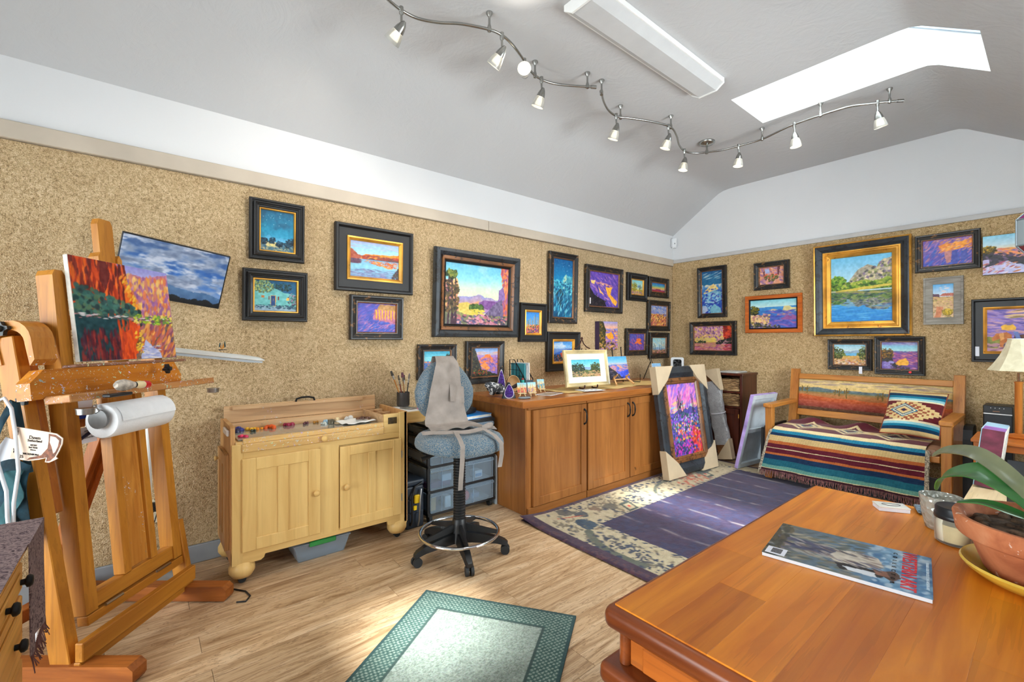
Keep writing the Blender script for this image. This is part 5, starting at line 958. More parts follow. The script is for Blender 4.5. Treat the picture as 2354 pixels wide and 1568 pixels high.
for x in (-.10, .16):
    m = MB(); m.M = ML; m.cyl((x - .04, -.006, .189), (x + .04, -.006, .189), .006, seg=8); m.build('hinge', m_metal, es, 40)
for x0, x1 in ((-.035, .0), (.105, .14)): eb('centre_rail', m_oak, x0, x1, -.002, .05, .256, 1.03)
eb('centre_slide', m_oakPz, .0005, .1045, .012, .032, .262, 1.30)
ms = MB(); ms.M = ML; ms.prism([(.05, 1.24), (.125, 1.24), (.125, 1.775), (.115, 1.80), (.06, 1.80), (.05, 1.775)], .045, .075, 'y'); ms.build('mast', m_oak, es)
for x0, x1 in ((.028, .052), (.123, .147)):
    m = MB(); m.M = ML; m.prism([(x0, 1.50), (x1, 1.50), (x1, 1.625), ((x0 + x1) / 2, 1.645), (x0, 1.625)], .035, .08, 'y'); m.build('mast_guide', m_oak, es)
eb('top_grip', m_oakPz, -.16, .24, .066, .085, 1.30, 1.36)
# canvas shelf
sh = MB(); sh.M = ML; sh.prism([(-.385, 1.035), (.315, 1.035), (.325, 1.075), (.285, 1.140), (-.335, 1.140), (-.385, 1.095)], -.055, -.004, 'y'); sh.build('shelf_board', m_oakP, es)
eb('canvas_ledge', wood('ledge_wood', (120, 80, 60), (170, 120, 90), 'X', .9, .5, splat=.85), -.215, .365, -.058, .0, 1.1405, 1.153)
eb('brush_ledge', wood('ledge_wood2', (170, 110, 60), (206, 150, 90), 'X', .9, .5, splat=.72), -.345, .425, -.150, -.056, 1.014, 1.042)
def star_knob(p, ax, r=.022, parent=None):
    m = MB(); pts = []
    for i in range(16): a = 2 * PI * i / 16; q = r * (1 if i % 4 in (0, 1) else .62); pts.append((q * math.cos(a), q * math.sin(a)))
    m.prism(pts, 0, .014); m.lathe([(r * .45, .014), (r * .4, .024), (r * .1, .026)], 10)
    return m.build('star_knob', m_black, es, None, p, ax)
star_knob((.13, -.060, 1.115), (PI / 2, 0, 0))
# outer legs
MO = Matrix.Translation((0, -.055, .06)) @ Matrix.Rotation(-math.atan(.175), 4, 'X')
for x0, x1, zt in ((-.312, -.268, 1.22), (.285, .318, .30)):
    eb('outer_leg', m_oak, x0, x1, 0, .075, .0, zt, MO)
lgt = eb('outer_leg_arm', m_oakRz, -.268, -.24, .0, .06, .55, 1.24, MO)
ar = MB(); ar.M = MO; R0 = [(-.055 + .075 * math.cos(t) + .06, 1.20 + .075 * math.sin(t)) for t in [k * PI / 10 for k in range(11)]]
ar.prism([(.08, 1.12)] + R0 + [(-.07, 1.12), (-.05, 1.10), (-.045, 1.18)] + [(-.055 + .05 * math.cos(t) + .06, 1.19 + .05 * math.sin(t)) for t in [k * PI / 10 for k in range(10, -1, -1)]] + [(.05, 1.12)], -.318, -.235, 'x'); ar.build('arm_bracket', m_oakPz, es)
star_knob((-.32, .175, 1.285), (0, -PI / 2, 0), .026)
eb('cross_bar', m_oakX, -.318, .262, -.105, -.075, .082, .150, Matrix.Identity(4)); eb('lower_cross_bar', m_oakX, -.318, .262, -.095, -.070, .050, .080, Matrix.Identity(4))
# skids
for x0, x1, y0 in ((-.325, -.262, -.29), (.20, .262, -.29)):
    s = MB(); s.prism([(y0, .018), (y0 + .008, .005), (.52, .005), (.52, .072), (y0 + .02, .072), (y0, .055)], x0, x1, 'x'); s.build('skid', m_oakR, es)
MBk = Matrix.Translation((0, .39, .10)) @ Matrix.Rotation(math.atan(.36), 4, 'X')
for x0, x1 in ((.01, .04), (.062, .092)): eb('back_brace', m_oakRz, x0, x1, 0, .045, 0.0, .92, MBk)
eb('rear_bar', m_oakR, -.262, .20, .37, .42, .072, .125, Matrix.Identity(4)); eb('back_bar', m_oakR, -.165, .235, .13, .155, .885, .955, Matrix.Identity(4))
# canvas on the easel
cv = thing('canvas_on_easel', 'unframed red canyon river painting standing on the oak easel', 'painting', EO, ERZ)
MC = Matrix.Translation((0, -.102, 0)) @ Matrix.Rotation(-math.atan(.122), 4, 'X'); W2, H2, Z2 = .506, .425, 1.169
m = MB(); m.M = MC; m.box(-.178, .328, .0, .018, Z2, Z2 + H2, .0015); m.build('canvas_edge', m_canvas, cv)
art = A_canyon_river(190, 170)
def cfn(u, v):
    P = np.stack([-.177 + u * (W2 - .002), np.full_like(u, -.0012), Z2 + H2 - .001 - v * (H2 - .002), np.ones_like(u)], -1); return (P @ np.array(MC).T)[:, :3]
colored('painting', art, cfn, M_ART, cv)
# things on the ledges
bw = thing('wash_brush', 'fat bristle brush with red ended cream handle on the easel ledge', 'brush', EO + (VD * -.215 + RD * .150) + Vector((0, 0, 1.082)), ERZ)
bw.rotation_euler = (0, math.radians(4), ERZ)
def lx(prof, name, mat):
    return MB().loft([[(x, r * math.cos(2 * PI * i / 16), r * math.sin(2 * PI * i / 16)) for i in range(16)] for x, r in prof]).build(name, mat, bw, 50)
bw.location = EO + VD * -.235 + RD * .150 + Vector((0, 0, 1.074))
lx([(0, .010), (.015, .020), (.035, .023), (.055, .020), (.082, .012)], 'bristles', plain('badger_hair', (168, 158, 146), .95, var=.35, scale=40)); lx([(.082, .0125), (.088, .0125)], 'binding', m_black)
lx([(.088, .012), (.11, .0155), (.128, .014)], 'handle', plain('cream_handle', (226, 206, 160), .4)); lx([(.128, .014), (.134, .016), (.142, .013), (.152, .015), (.158, .009)], 'handle_end', plain('red_handle_end', (200, 24, 30), .3))
bh2 = MB(); bh2.box(-.05, .05, -.018, .018, 0, .012, .004); tag(bh2.build('brush_rest', m_black, None, None, EO + VD * -.225 + RD * .150 + Vector((0, 0, 1.032)), (0, 0, ERZ)), 'black brush rest clipped to the easel ledge', 'brush rest')
for X_, Y_, lab in ((-.325, -.122, 'small metal solvent cup under the near end of the easel ledge'), (.375, -.115, 'small metal solvent cup under the far end of the easel ledge')):
    o = MB().lathe([(.02, -.022), (.026, -.02), (.028, 0), (.030, 0), (.030, .001), (.004, .001)], 18).build('solvent_cup', m_metal, None, 50, EO + VD * X_ - RD * Y_ + Vector((0, 0, 1.000))); tag(o, lab, 'cup')
# paper towel holder and roll
ph = thing('paper_towel_holder', 'metal paper towel holder hanging under the easel ledge', 'holder', EO, ERZ)
m = MB(); m.cyl((-.255, -.10, .948), (-.245, -.10, .948), .036, seg=24); m.build('end_disc', plain('smoky_steel', (84, 82, 80), .25, .0, .3), ph, 40)
MB().tube([(-.255, -.10, .975), (-.255, -.09, .990), (-.25, -.085, 1.000)], [.012, .010, .012], 8, flat=.4).build('bracket', m_metal, ph, 40); MB().tube([(.065, -.09, .955), (.080, -.085, .98), (.08, -.08, 1.000)], .006, 8).build('bracket', m_metal, ph, 40)
pr = thing('paper_towel_roll', 'white paper towel roll under the easel ledge', 'paper towel', EO, ERZ); m_tow = plain('paper_towel', (240, 241, 243), .95, var=.015, scale=30, bump=.25)
n = 36; m = MB(); rings = [[(x, -.10 + r * math.cos(2 * PI * i / n), .938 + r * math.sin(2 * PI * i / n)) for i in range(n)] for x, r in ((-.235, .02), (-.237, .062), (-.232, .066), (.045, .066), (.050, .062), (.048, .02))]
m.loft(rings); m.build('roll', m_tow, pr, 40)
m = MB(); m.slab(lambda u, v: (-.225 + u * .268, -.10 - (.0675 + .003 * v) * math.cos(.9 - v * .9), .938 + (.0675 + .002 * v) * math.sin(.9 - v * .9)), 6, 8, .001); m.build('loose_sheet', m_tow, pr, 60)
# name badge, tags, cable and canvas bag on the near leg
def facing(px, yc, zc): return Matrix(((0, 0, -1, px), (-1, 0, 0, yc), (0, 1, 0, zc), (0, 0, 0, 1)))
m_leath = plain('tooled_leather', (226, 200, 178), .6, var=.05, scale=10); m_lbrn = plain('burnt_leather_print', (112, 66, 44), .7, var=.35, scale=70); m_ink = plain('black_ink', (36, 28, 26), .8, var=.05)
bd = thing('leather_badge', 'tan leather exhibitor badge on a white lanyard at the easel leg', 'badge', EO, ERZ)
B0 = -.386; Fm = facing(B0, -.018, .888)
def fpoly(pts, d0, d1): m = MB(); m.M = Fm; m.prism(pts, d0, d1); return m
out = [(-.078, .058), (-.04, .052), (.03, .040), (.062, .034), (.084, .018), (.082, -.002), (.070, -.028), (.060, -.046), (.066, -.052), (.050, -.060), (.036, -.066), (.022, -.064), (.026, -.050), (.0, -.056), (-.035, -.060), (-.098, -.050), (-.088, 0)]
fpoly(out, -.002, .001).build('badge_body', m_leath, bd)
fpoly([(.036, .034), (.060, .030), (.080, .016), (.078, -.002), (.066, -.028), (.056, -.046), (.040, -.060), (.026, -.062), (.030, -.048), (.0, -.052), (-.04, -.056), (-.03, -.048), (.01, -.040), (.032, -.016), (.036, .01)], .0012, .0016).build('burnt_print', m_lbrn, bd)
def fpanel(pts): return fpoly(pts, .0017, .002)
fpanel([(.042, .026), (.060, .022), (.072, .010), (.068, -.010), (.058, -.030), (.052, -.034), (.046, -.01), (.040, .004)]).build('print_highlight', m_leath, bd)
for s_, sz, x, y in (('Dawn', .0165, -.012, .020), ('Sutherland', .0115, -.012, .009), ('ARTIST', .0075, -.016, -.006), ('2nd YEAR', .0075, -.018, -.014), ('Arizona', .006, -.018, -.022), ('WICKENBURG', .0085, -.026, -.037), ('2025', .0150, -.066, -.044)):
    text(s_, sz, m_ink, bd, Fm @ Matrix.Translation((x, y, .0016)) @ Matrix.Rotation(-.10, 4, 'Z'), bold=.0002)
for i, ch in enumerate('COWGIRL UP'): text(ch, .0105, m_ink, bd, Fm @ Matrix.Translation((-.071 - i * .0014, .048 - i * .0085, .0016)), bold=.0003) if ch != ' ' else None
cb = thing('white_lanyard', 'white cable looped over the easel knob beside the leather badge', 'cable', EO + RD * .033, ERZ); m_cab = plain('white_cable', (226, 230, 236), .4, var=.03)
MB().tube([(-.432, .053, .58), (-.432, .050, .70), (-.41, .058, .80), (-.396, .085, .93), (-.390, .105, 1.01), (-.385, .135, 1.045), (-.385, .165, 1.03), (-.388, .175, .98), (-.398, .150, .90), (-.42, .115, .82), (-.436, .070, .74), (-.444, .058, .66), (-.444, .050, .58)], .0055, 8).build('loop', m_cab, cb, 60)
MB().tube([(-.352, .05, .40), (-.352, .045, .30), (-.35, .06, .20), (-.345, .075, .15)], .0045, 8).build('lower_cable', m_cab, cb, 60)
star_knob((-.318, .100, 1.035), (0, -PI / 2, 0), .024)
tg = thing('teal_canvas_bag', 'dark teal canvas shoulder bag hanging from the easel knob', 'bag', EO + RD * .033, ERZ); m_teal = plain('dark_teal_canvas', (16, 48, 60), .85, var=.45, scale=14, bump=.3)
for pts in ([(-.362, .130, 1.03), (-.362, .175, .95), (-.362, .215, .85), (-.362, .24, .78)], [(-.362, .12, 1.03), (-.362, .105, .95), (-.362, .090, .86), (-.362, .072, .78)]):
    MB().tube(pts, .013, 8, flat=.3).build('strap', m_teal, tg, 60)
def bagf(u, v):
    y = .055 + u * .22; z = .815 - v * .30 - .05 * (u - .35) ** 2 + .018 * math.sin(u * 6); return (-.366 - .05 * math.sin(PI * min(1, v * 1.1 + .1)) * math.sin(PI * (u * .8 + .15)) - .004 * math.sin(u * 17 + v * 9), y, z)
MB().slab(bagf, 18, 16, .004).build('bag_body', m_teal, tg, 60)
def edg(u, v):
    y = .050 + u * .05 + .012 * math.sin(v * 14) + .04 * v; z = .80 - v * .27; return (-.400 - .012 * u, y, z)
MB().slab(edg, 4, 14, .003).build('frayed_flap', plain('faded_teal_canvas', (50, 92, 98), .9, var=.2, scale=20), tg, 60)
pp = MB(); pp.M = facing(-.337, .17, .86); pp.prism([(-.03, -.09), (.045, -.055), (.05, .03), (.02, .04), (-.01, .0), (-.02, -.03)], -.001, .001); tag(pp.build('folded_paper', m_tagw, None, None, EO, (0, 0, ERZ)), 'folded white paper tucked behind the teal bag strap', 'paper')
nt = thing('name_tag', 'white plastic name tag clipped on the back rail of the easel', 'name tag', EO, ERZ); Fn = Matrix(((1, 0, 0, -.085), (0, 0, -1, .10), (0, 1, 0, .855), (0, 0, 0, 1)))
m = MB(); m.M = Fn; m.box(-.055, .045, -.033, .033, -.001, .001, .0005); m.build('card', m_tagw, nt)
text('Dawn Sutherland', .0125, m_ink, nt, Fn @ Matrix.Translation((-.006, -.010, .0012))); text('participating artist', .006, m_ink, nt, Fn @ Matrix.Translation((.010, .018, .0012)))
m = MB(); m.M = Fn; m.box(-.006, .006, .034, .072, -.002, .002, .001); m.build('clip', m_metal, nt)
bt = thing('blue_badge_holder', 'blue edged badge holder hanging behind the near easel upright', 'badge', EO, ERZ); Fb = Matrix(((1, 0, 0, -.115), (0, 0, -1, .105), (0, 1, 0, .985), (0, 0, 0, 1)))
m = MB(); m.M = Fb @ Matrix.Rotation(-.08, 4, 'Z'); m.box(-.04, .06, -.06, .05, -.002, .001, .001); m.build('holder', plain('royal_blue', (20, 70, 190), .45), bt); m = MB(); m.M = Fb @ Matrix.Rotation(-.08, 4, 'Z'); m.box(-.028, .058, -.04, .045, .0012, .002); m.build('insert_card', m_tagw, bt)
pen = MB(); pen.tube([(-.125, .088, .845), (-.045, .088, .885)], [.006, .009], 10); tag(pen.build('marker_pen', plain('navy_pen', (20, 26, 60), .3), None, 50, EO, (0, 0, ERZ)), 'dark blue marker pen behind the white name tag', 'pen')

# ------------------------------------------------------------------ wall monitor
tv = thing('wall_monitor', 'flat monitor showing a cloudy sky over mountains on a wall arm', 'monitor', (.1955, .1255, 1.591), (0, 0, 0))
_y = Vector((-.023, .445, -.066)).normalized(); _n = _y.cross(Vector((.090, .046, .282))).normalized(); _z = _n.cross(_y); TW, TH = .450, .299
Mt = Matrix(((_n.x, _y.x, _z.x, 0), (_n.y, _y.y, _z.y, 0), (_n.z, _y.z, _z.z, 0), (0, 0, 0, 1)))
m = MB(); m.M = Mt; m.box(-.022, -.001, -TW / 2, TW / 2, -TH / 2, TH / 2, .003); m.build('housing', m_black, tv)
def tvm():
    t = NT('monitor_screen'); at = t.node('ShaderNodeAttribute'); at.attribute_name = 'Col'; t.link(at.outputs['Color'], t.b.inputs['Emission Color']); t.set(emis=.55, rough=.2); t.b.inputs['Base Color'].default_value = (.01, .01, .012, 1); return t.m
ta = A_tv(150, 84); M3 = np.array(Mt)
colored('screen', ta, lambda u, v: (np.stack([np.full_like(u, .0005), (u - .5) * (TW - .012), (.5 - v) * (TH - .012), np.ones_like(u)], -1) @ M3.T)[:, :3], tvm(), tv)
m = MB(); m.tube([tuple(Mt @ Vector((-.022, 0, 0))), (-.09, .04, .02), (-.18, .04, .0)], .014, 8); m.box(-.1935, -.178, -.02, .09, -.09, .09, .002); m.build('wall_arm', m_black, tv, 40)
# ------------------------------------------------------------------ daylight lamp with long white head behind the easel
lp = thing('easel_lamp', 'white floor lamp with a long flat head and round base', 'lamp', (.15, .075, 0)); m_lampw = plain('off_white_enamel', (214, 216, 212), .4, var=.03); m_lampg = plain('pale_grey_enamel', (176, 184, 190), .4, var=.04)
MB().lathe([(.100, 0), (.102, .012), (.094, .022), (.04, .034), (.02, .04), (.004, .04)], 32).build('base', m_lampg, lp, 40)
MB().cyl((-.02, -.05, .03), (-.03, -.05, 1.185), .013, seg=12).build('pole', m_lampw, lp, 40)
hd = MB(); P0 = Vector((-.025, -.02, 1.195)); P1 = Vector((.085, .455, 1.130)); dv = (P1 - P0).normalized(); sd_ = Vector((1, 0, 0)) - dv * dv.x; sd_.normalize(); upv = sd_.cross(dv) if sd_.cross(dv).z > 0 else dv.cross(sd_)
def hs(t, w, h0, h1): c = P0.lerp(P1, t); return [tuple(c + sd_ * a + upv * b) for a, b in ((-w, h0), (w, h0), (w, h1 * .6), (w * .7, h1), (-w * .7, h1), (-w, h1 * .6))]
hd.loft([hs(0, .045, .0, .024), hs(.8, .045, .0, .022), hs(.94, .036, .0, .018), hs(1.0, .012, .002, .008)]); hd.build('head', m_lampw, lp, 40)
hd = MB(); hd.loft([hs(0, .042, -.016, -.004), hs(.85, .042, -.016, -.004), hs(.985, .02, -.012, -.004)]); hd.build('diffuser', m_lampg, lp, 40)
bf = thing('butterfly_ornament', 'tiny orange butterfly ornament on the white lamp head', 'ornament', (.20, .33, 1.190), .9); m_or = plain('butterfly_orange', (240, 150, 70), .5, var=.2, scale=60); m_bt = plain('butterfly_teal', (40, 90, 96), .5)
for s_, dy in ((1, .0), (-1, .004)):
    MB().prism([(0, .004), (.014 * s_ + .004, .018), (.012 * s_ + .004, .040 + .004 * s_), (.0 + .004 * s_, .022)], dy, dy + .001, 'y').build('wing', m_or, bf); MB().prism([(.012 * s_ + .004, .016), (.020 * s_ + .004, .022), (.015 * s_ + .004, .048 + .004 * s_), (.010 * s_ + .004, .038)], dy, dy + .0012, 'y').build('wing_edge', m_bt, bf)
MB().tube([(-.014, .002, .004), (.03, .002, .005)], [.003, .0015], 6).build('body', m_black, bf)
# outlet + plugs
ol = thing('wall_outlet', 'cream wall outlet behind the easel', 'outlet', (.001, .02, .27)); box1('cover_plate', plain('cream_plate', (222, 214, 186), .4), ol, 0, .006, 0, .075, 0, .125, .002)
for z in (.022, .075): box1('socket', plain('cream_socket', (200, 192, 166), .4), ol, .006, .008, .02, .055, z, z + .03, .001)
pg = thing('power_plug', 'black power plug with a tangled cord in the cream outlet', 'cord', (.01, .02, .27)); rr = random.Random(9)
box1('plug', m_black, pg, 0, .03, .018, .058, .07, .115, .004); MB().tube([(.03, .03 + .03 * math.sin(k * 1.9), .12 - k * .004 + .015 * math.cos(k * 2.3)) for k in range(14)], .004, 6).build('coiled_cord', m_black, pg, 60); MB().tube([(.03, .04, .06), (.035, .03, .02), (.03, .0, -.06), (.03, -.01, -.14), (.022, .0, -.25)], .003, 6).build('hanging_cord', m_black, pg, 60)
MB().tube([(.60, .345, .004), (.62, .38, .004), (.58, .405, .004), (.52, .395, .004), (.47, .36, .004), (.38, .28, .004)], .004, 6).build('floor_cord', m_black, None, 60) and tag(bpy.context.scene.objects['floor_cord'], 'black cord lying on the floor by the easel foot', 'cord')

# ------------------------------------------------------------------ chest with a cloth at the left edge of the picture
ch = thing('small_chest', 'honey wood chest with two drawers at the lower left edge', 'chest', (1.28, -.22, 0)); m_hon = wood('honey_oak', (196, 128, 50), (230, 170, 84), 'X', .8, .4)
b = MB(); b.box(.22, .90, -.46, -.012, .05, .725, .003); b.build('body', m_hon, ch); box1('top', m_hon, ch, .0, .92, -.48, .0, .725, .745, .003)
for x0, x1, z0, z1 in ((.235, .885, .655, .718), (.235, .885, .50, .64)):
    d = MB(); d.box(x0, x1, -.012, .0, z0, z1, .003); d.box(x0 + .03, x1 - .03, .0, .004, z0 + .015, z1 - .015, .003); dd = d.build('drawer', m_hon, ch)
    for kx in ((.285, .43) if z0 > .6 else (.35,)): knob_at(dd, (kx, .004, (z0 + z1) / 2), .014, m_iron, 'y')
d = MB(); d.box(.235, .885, -.012, .0, .07, .49, .003); d.box(.27, .85, .0, .004, .11, .45, .004); d.build('door', m_hon, ch)
for x in (.24, .86): box1('foot', m_hon, ch, x, x + .03, -.06, -.02, 0, .05, .002); box1('foot', m_hon, ch, x, x + .03, -.45, -.41, 0, .05, .002)
cl = thing('woven_runner', 'mottled mauve brown cloth runner hanging off the small chest', 'cloth', (1.28, -.22, .747))
def mottle():
    t = NT('mauve_weave'); n1 = t.noise(t.coords((1, 1, 1)), 46., 4, 3.0); t.color(t.ramp(n1, [(.36, (74, 60, 64)), (.48, (126, 106, 106)), (.56, (156, 134, 130)), (.66, (96, 78, 80))])); t.set(rough=.95, spec=.1); t.bump(n1, .3, .003); return t.m
m_mot = mottle()
MB().slab(lambda u, v: (-.004 + u * .93, -.49 + v * .496, .002), 10, 8, .002).build('top_cloth', m_mot, cl)
MB().slab(lambda u, v: (-.004 + u * .215 + .006 * math.sin(v * 6) * (1 - u), .008 + .006 * math.sin(u * 9) * v, .002 - v * .275), 10, 14, .002).build('hanging_flap', m_mot, cl, 60)
fr = MB(); rr = random.Random(2)
for k in range(26): x = k / 25 * .21; fr.tube([(x, .01, -.272), (x + rr.uniform(-.008, .008), .012, -.29), (x + rr.uniform(-.02, .02), .014 + rr.random() * .01, -.30 - rr.random() * .02)], .0012, 5)
o = fr.build('fringe', plain('brown_thread', (96, 60, 56), .9), cl); o['kind'] = 'stuff'
# ------------------------------------------------------------------ rug and mat
M_RUG = cloth_mat('rug_pile', 260.)
def rug_art(w, h):   # u across (x), v along (far end at v=0)
    a = Art(w, h, 51, (178, 164, 134)); RW, RH = 1.60, 2.62
    x = a.X * RW; y = (1 - a.Y) * RH; a.rough(12, 60, 100); R = a.r
    dist = np.minimum(np.minimum(x, RW - x), np.minimum(y, RH - y))
    def blob(cx, cy, rx, ry, col, rag=.5, al=.9):
        n_ = a.n(40, 60, 3); d = ((x - cx) / rx) ** 2 + ((y - cy) / ry) ** 2; a.put(d < 1.0 + (n_ - .5) * 3 * rag, col, 10, al)
    NAV = (44, 54, 76); TAU = (110, 100, 84); OLV = (92, 96, 84)
    spk = a.n(110, 180, 1)
    for cx, cy, rx, ry, c in ((.10, .45, .10, .12, NAV), (.17, .75, .12, .16, TAU), (.26, .95, .08, .10, NAV), (.10, 1.15, .10, .12, NAV), (.16, 1.45, .12, .10, TAU), (.12, 1.62, .10, .14, NAV), (.20, 1.80, .12, .12, (170, 84, 64)), (.10, 2.05, .08, .14, NAV), (.22, 2.4, .10, .10, TAU), (.75, .22, .20, .08, NAV), (1.0, .18, .2, .08, NAV), (.3, .2, .12, .08, TAU), (1.3, .22, .15, .1, NAV)):
        m = ((x - cx) / rx) ** 2 + ((y - cy) / ry) ** 2 < 1; a.put(m & (spk > .62), c, 8, .95)
    blob(.13, .33, .085, .06, (86, 82, 78), .7); blob(.36, .30, .085, .065, (34, 56, 78), .6); blob(.26, .68, .06, .06, (96, 92, 84), .8); blob(.20, .56, .05, .04, (120, 98, 80), .8); blob(.22, 2.10, .08, .12, (70, 74, 78), .9); blob(.55, .14, .06, .04, NAV, .8); blob(.22, .40, .04, .05, (60, 66, 76), .9)
    a.put((np.abs((x - .20) - (y - .28) * .35) < .006) & (y > .20) & (y < .40), (176, 70, 52), 4)
    for cx, cy, cv in ((.24, .90, 1.2), (.70, .09, .0)):
        L = np.hypot(x - cx - .10, y - cy - .25)
    # curved feather shapes
    t = np.abs(np.hypot(x - .62, y - 1.52) - .45) ; a.put((t < .014) & (x < .30) & (y > 1.18) & (y < 1.62), OLV, 5)
    t = np.abs(np.hypot(x - .78, y - .62) - .52); a.put((t < .030) & (y < .25) & (x > .42) & (x < .95), OLV, 6)
    for k in range(7): px_, py_ = .07 + .015 * k, 1.16 + .065 * k; a.put(((x - px_) ** 2 + (y - py_) ** 2) < .0003, NAV, 3)
    for k in range(5): px_, py_ = .46 + .08 * k, .075 + .005 * k; a.put((np.abs(x - px_) + np.abs(y - py_)) < .024, NAV, 3)
    for cx, cy in ((.33, .80), (.29, 2.02)):
        q = np.maximum(np.abs(x - cx) / .075, np.abs(y - cy + (x - cx) * .4) / .055); a.put((q < 1) & (q > .62), (70, 80, 74), 4); a.put(q < .2, (190, 70, 50), 3)
    br = lambda u, v: (u < .25 and v < .98) or v > .87
    a.dabs(150, (.035, .03, .30, .97), (.014, .0045), [NAV, TAU, (60, 62, 70), (120, 104, 84)], .6, 2.4, .85, br); a.dabs(95, (.2, .86, .97, .965), (.014, .0045), [NAV, (60, 62, 70), TAU], .4, 2.4, .85); a.dabs(40, (.06, .25, .25, .40), (.018, .005), [(176, 84, 60)], .5, 1.2, .8)
    IN = (x > .41) & (x < RW - .41) & (y > .38) & (y < RH - .22); a.put(IN, (52, 40, 68), 8); a.put(IN & (a.n(60, 100, 2) > .52), (42, 46, 82), 8, .6); a.put(IN & (a.n(5, 9, 2) > .6), (66, 42, 68), 6, .4)
    for yy in np.arange(.62, RH - .25, .235):
        wv = a.n(20, 40, 2); L = np.exp(-((y - yy - (a.n(8, 8, 1) - .5) * .03) / .014) ** 2); a.put(L * IN * np.clip((wv - .30) * 3, 0, 1) * (.7 + .3 * np.sin(x * 4 + yy * 9) ** 2), (150, 142, 134), 10, .8)
    tick = IN ^ ((x > .385) & (x < RW - .385) & (y > .345) & (y < RH - .195)); a.put(tick & (np.sin((x - y) * 95) > .55) & (spk > .3), NAV, 3)
    bd = dist < (.055 + (y > 0) * .0); a.put((dist < .05) | ((y < .10) & (y < .085)), (64, 44, 62), 8); a.put((dist < .05) & (spk > .6), (84, 54, 62), 6)
    return a
rug = thing('area_rug', 'large rug with navy centre and cream border of dark motifs', 'rug', (.702, 2.005, 0))
ra = rug_art(210, 344); hn = np.random.RandomState(4)
def rugf(u, v):
    x = u * 1.60; y = (1 - v) * 2.62; z = .0125 + .0015 * hn.rand(len(u)); edge = np.minimum(np.minimum(x, 1.6 - x), np.minimum(y, 2.62 - y)); z = z - np.clip(.012 - edge, 0, 1) * .6
    d = np.hypot(x, y); z += np.clip(.30 - d, 0, 1) ** 2 * .30; y = y + .025 * np.clip(.5 - x, 0, 1) - .0; return np.stack([x, y, z], -1)
colored('pile', ra, rugf, M_RUG, rug, True); hn = np.random.RandomState(4)
box1('backing', plain('rug_backing', (60, 46, 58), .9), rug, .004, 1.596, .025, 2.616, .0, .004, 0)
mt = thing('door_mat', 'grey green floor mat with a ribbed dark green border', 'mat', (1.083, 1.088, 0), math.atan2(.418, .616))
def mat_art(w, h):
    a = Art(w, h, 52, (150, 162, 152)); x = a.X * .744; y = a.Y * 1.15; a.rough(16, 90, 140); d = np.minimum(np.minimum(x, .744 - x), np.minimum(y, 1.15 - y))
    a.put((a.n(180, 260, 1) > .62), (112, 124, 114), 6, .7); B = d < .125; a.put(B, (62, 92, 86), 6); lat = (d < .125) & (((x < .125) | (x > .619)) | ((y < .125) | (y > 1.025)))
    a.put(B & (np.sin(x * 300) * np.sin(y * 300) > .25), (160, 172, 160), 6, .8); a.put((d > .118) & (d < .128), (60, 80, 76), 3); a.put(d < .012, (50, 78, 78), 4); return a
ma = mat_art(190, 290)
colored('pile', ma, lambda u, v: np.stack([u * .744, -v * 1.15, .008 + .0012 * hn.rand(len(u))], -1), M_RUG, mt); box1('rubber_base', m_rub, mt, 0, .744, -1.15, 0, 0, .006, 0)

# ------------------------------------------------------------------ dark cabinet with baskets
m_mah = wood('dark_mahogany', (46, 18, 12), (92, 42, 26), 'Z', .9, .32, coat=.35)
dk = thing('basket_cabinet', 'dark mahogany cabinet with four wicker baskets in the corner', 'cabinet', (.14, 4.752, 0)); CW, CD, CH = .865, .35, .905
for x in (0, CW / 2 - .012, CW - .024): box1('side_panel', m_mah, dk, x, x + .024, 0, CD, .02, CH - .02)
box1('top', m_mah, dk, -.012, CW + .012, -.015, CD, CH - .02, CH + .003, .003); box1('back_panel', m_mah, dk, .024, CW - .024, CD - .012, CD - .001, .05, CH - .02, 0)
for z in (.05, .545, .70): box1('shelf', m_mah, dk, .025, CW - .025, .004, CD - .013, z, z + .02, .001)
def wicker():
    t = NT('wicker'); w1 = t.noise(t.coords((8, 8, 90)), 1.6, 3, 1.5); t.color(t.ramp(w1, [(.38, (60, 38, 20)), (.5, (150, 112, 70)), (.62, (206, 172, 124))])); t.set(rough=.8); t.bump(w1, 1., .01); return t.m
m_wick = wicker(); m_hole_shade = plain('basket_hole_shade', (24, 16, 12), .9)  # near-black colour for the shade inside a hand hole
for i, x0 in enumerate((.03, CW / 2 + .018)):
    for z0 in (.568, .723):
        L = CW / 2 - .05
        k = thing('wicker_basket', '%s wicker basket in the %s column of the dark cabinet' % ('upper' if z0 > .6 else 'lower', 'left' if i == 0 else 'right'), 'basket', (.14 + x0, 4.752, z0), 0, 'wicker baskets in the dark cabinet')
        hx = L * .42
        m = MB(); m.box(0, L, .012, .30, 0, .012, .004); m.box(0, L, .285, .30, .012, .118, .004); m.box(0, .016, .014, .285, .012, .118, .004); m.box(L - .016, L, .014, .285, .012, .118, .004); m.build('body', m_wick, k)
        fr_ = MB(); z = 0.0
        while z < .118: fr_.tube([(.004, .006 + .003 * math.sin(z * 900), z + .006), (L * .25, .002, z + .006), (L * .5, .006, z + .006), (L * .75, .002, z + .006), (L - .004, .006, z + .006)], .0066, 6); z += .0125
        o = fr_.build('woven_front', m_wick, k, 60); o['kind'] = 'stuff'
        m = MB(); m.box(hx - .03, hx + .03, -.010, -.003, .062, .098, .006); m.build('hand_hole_shade', m_hole_shade, k)  # solid dark block, coloured as the shaded opening
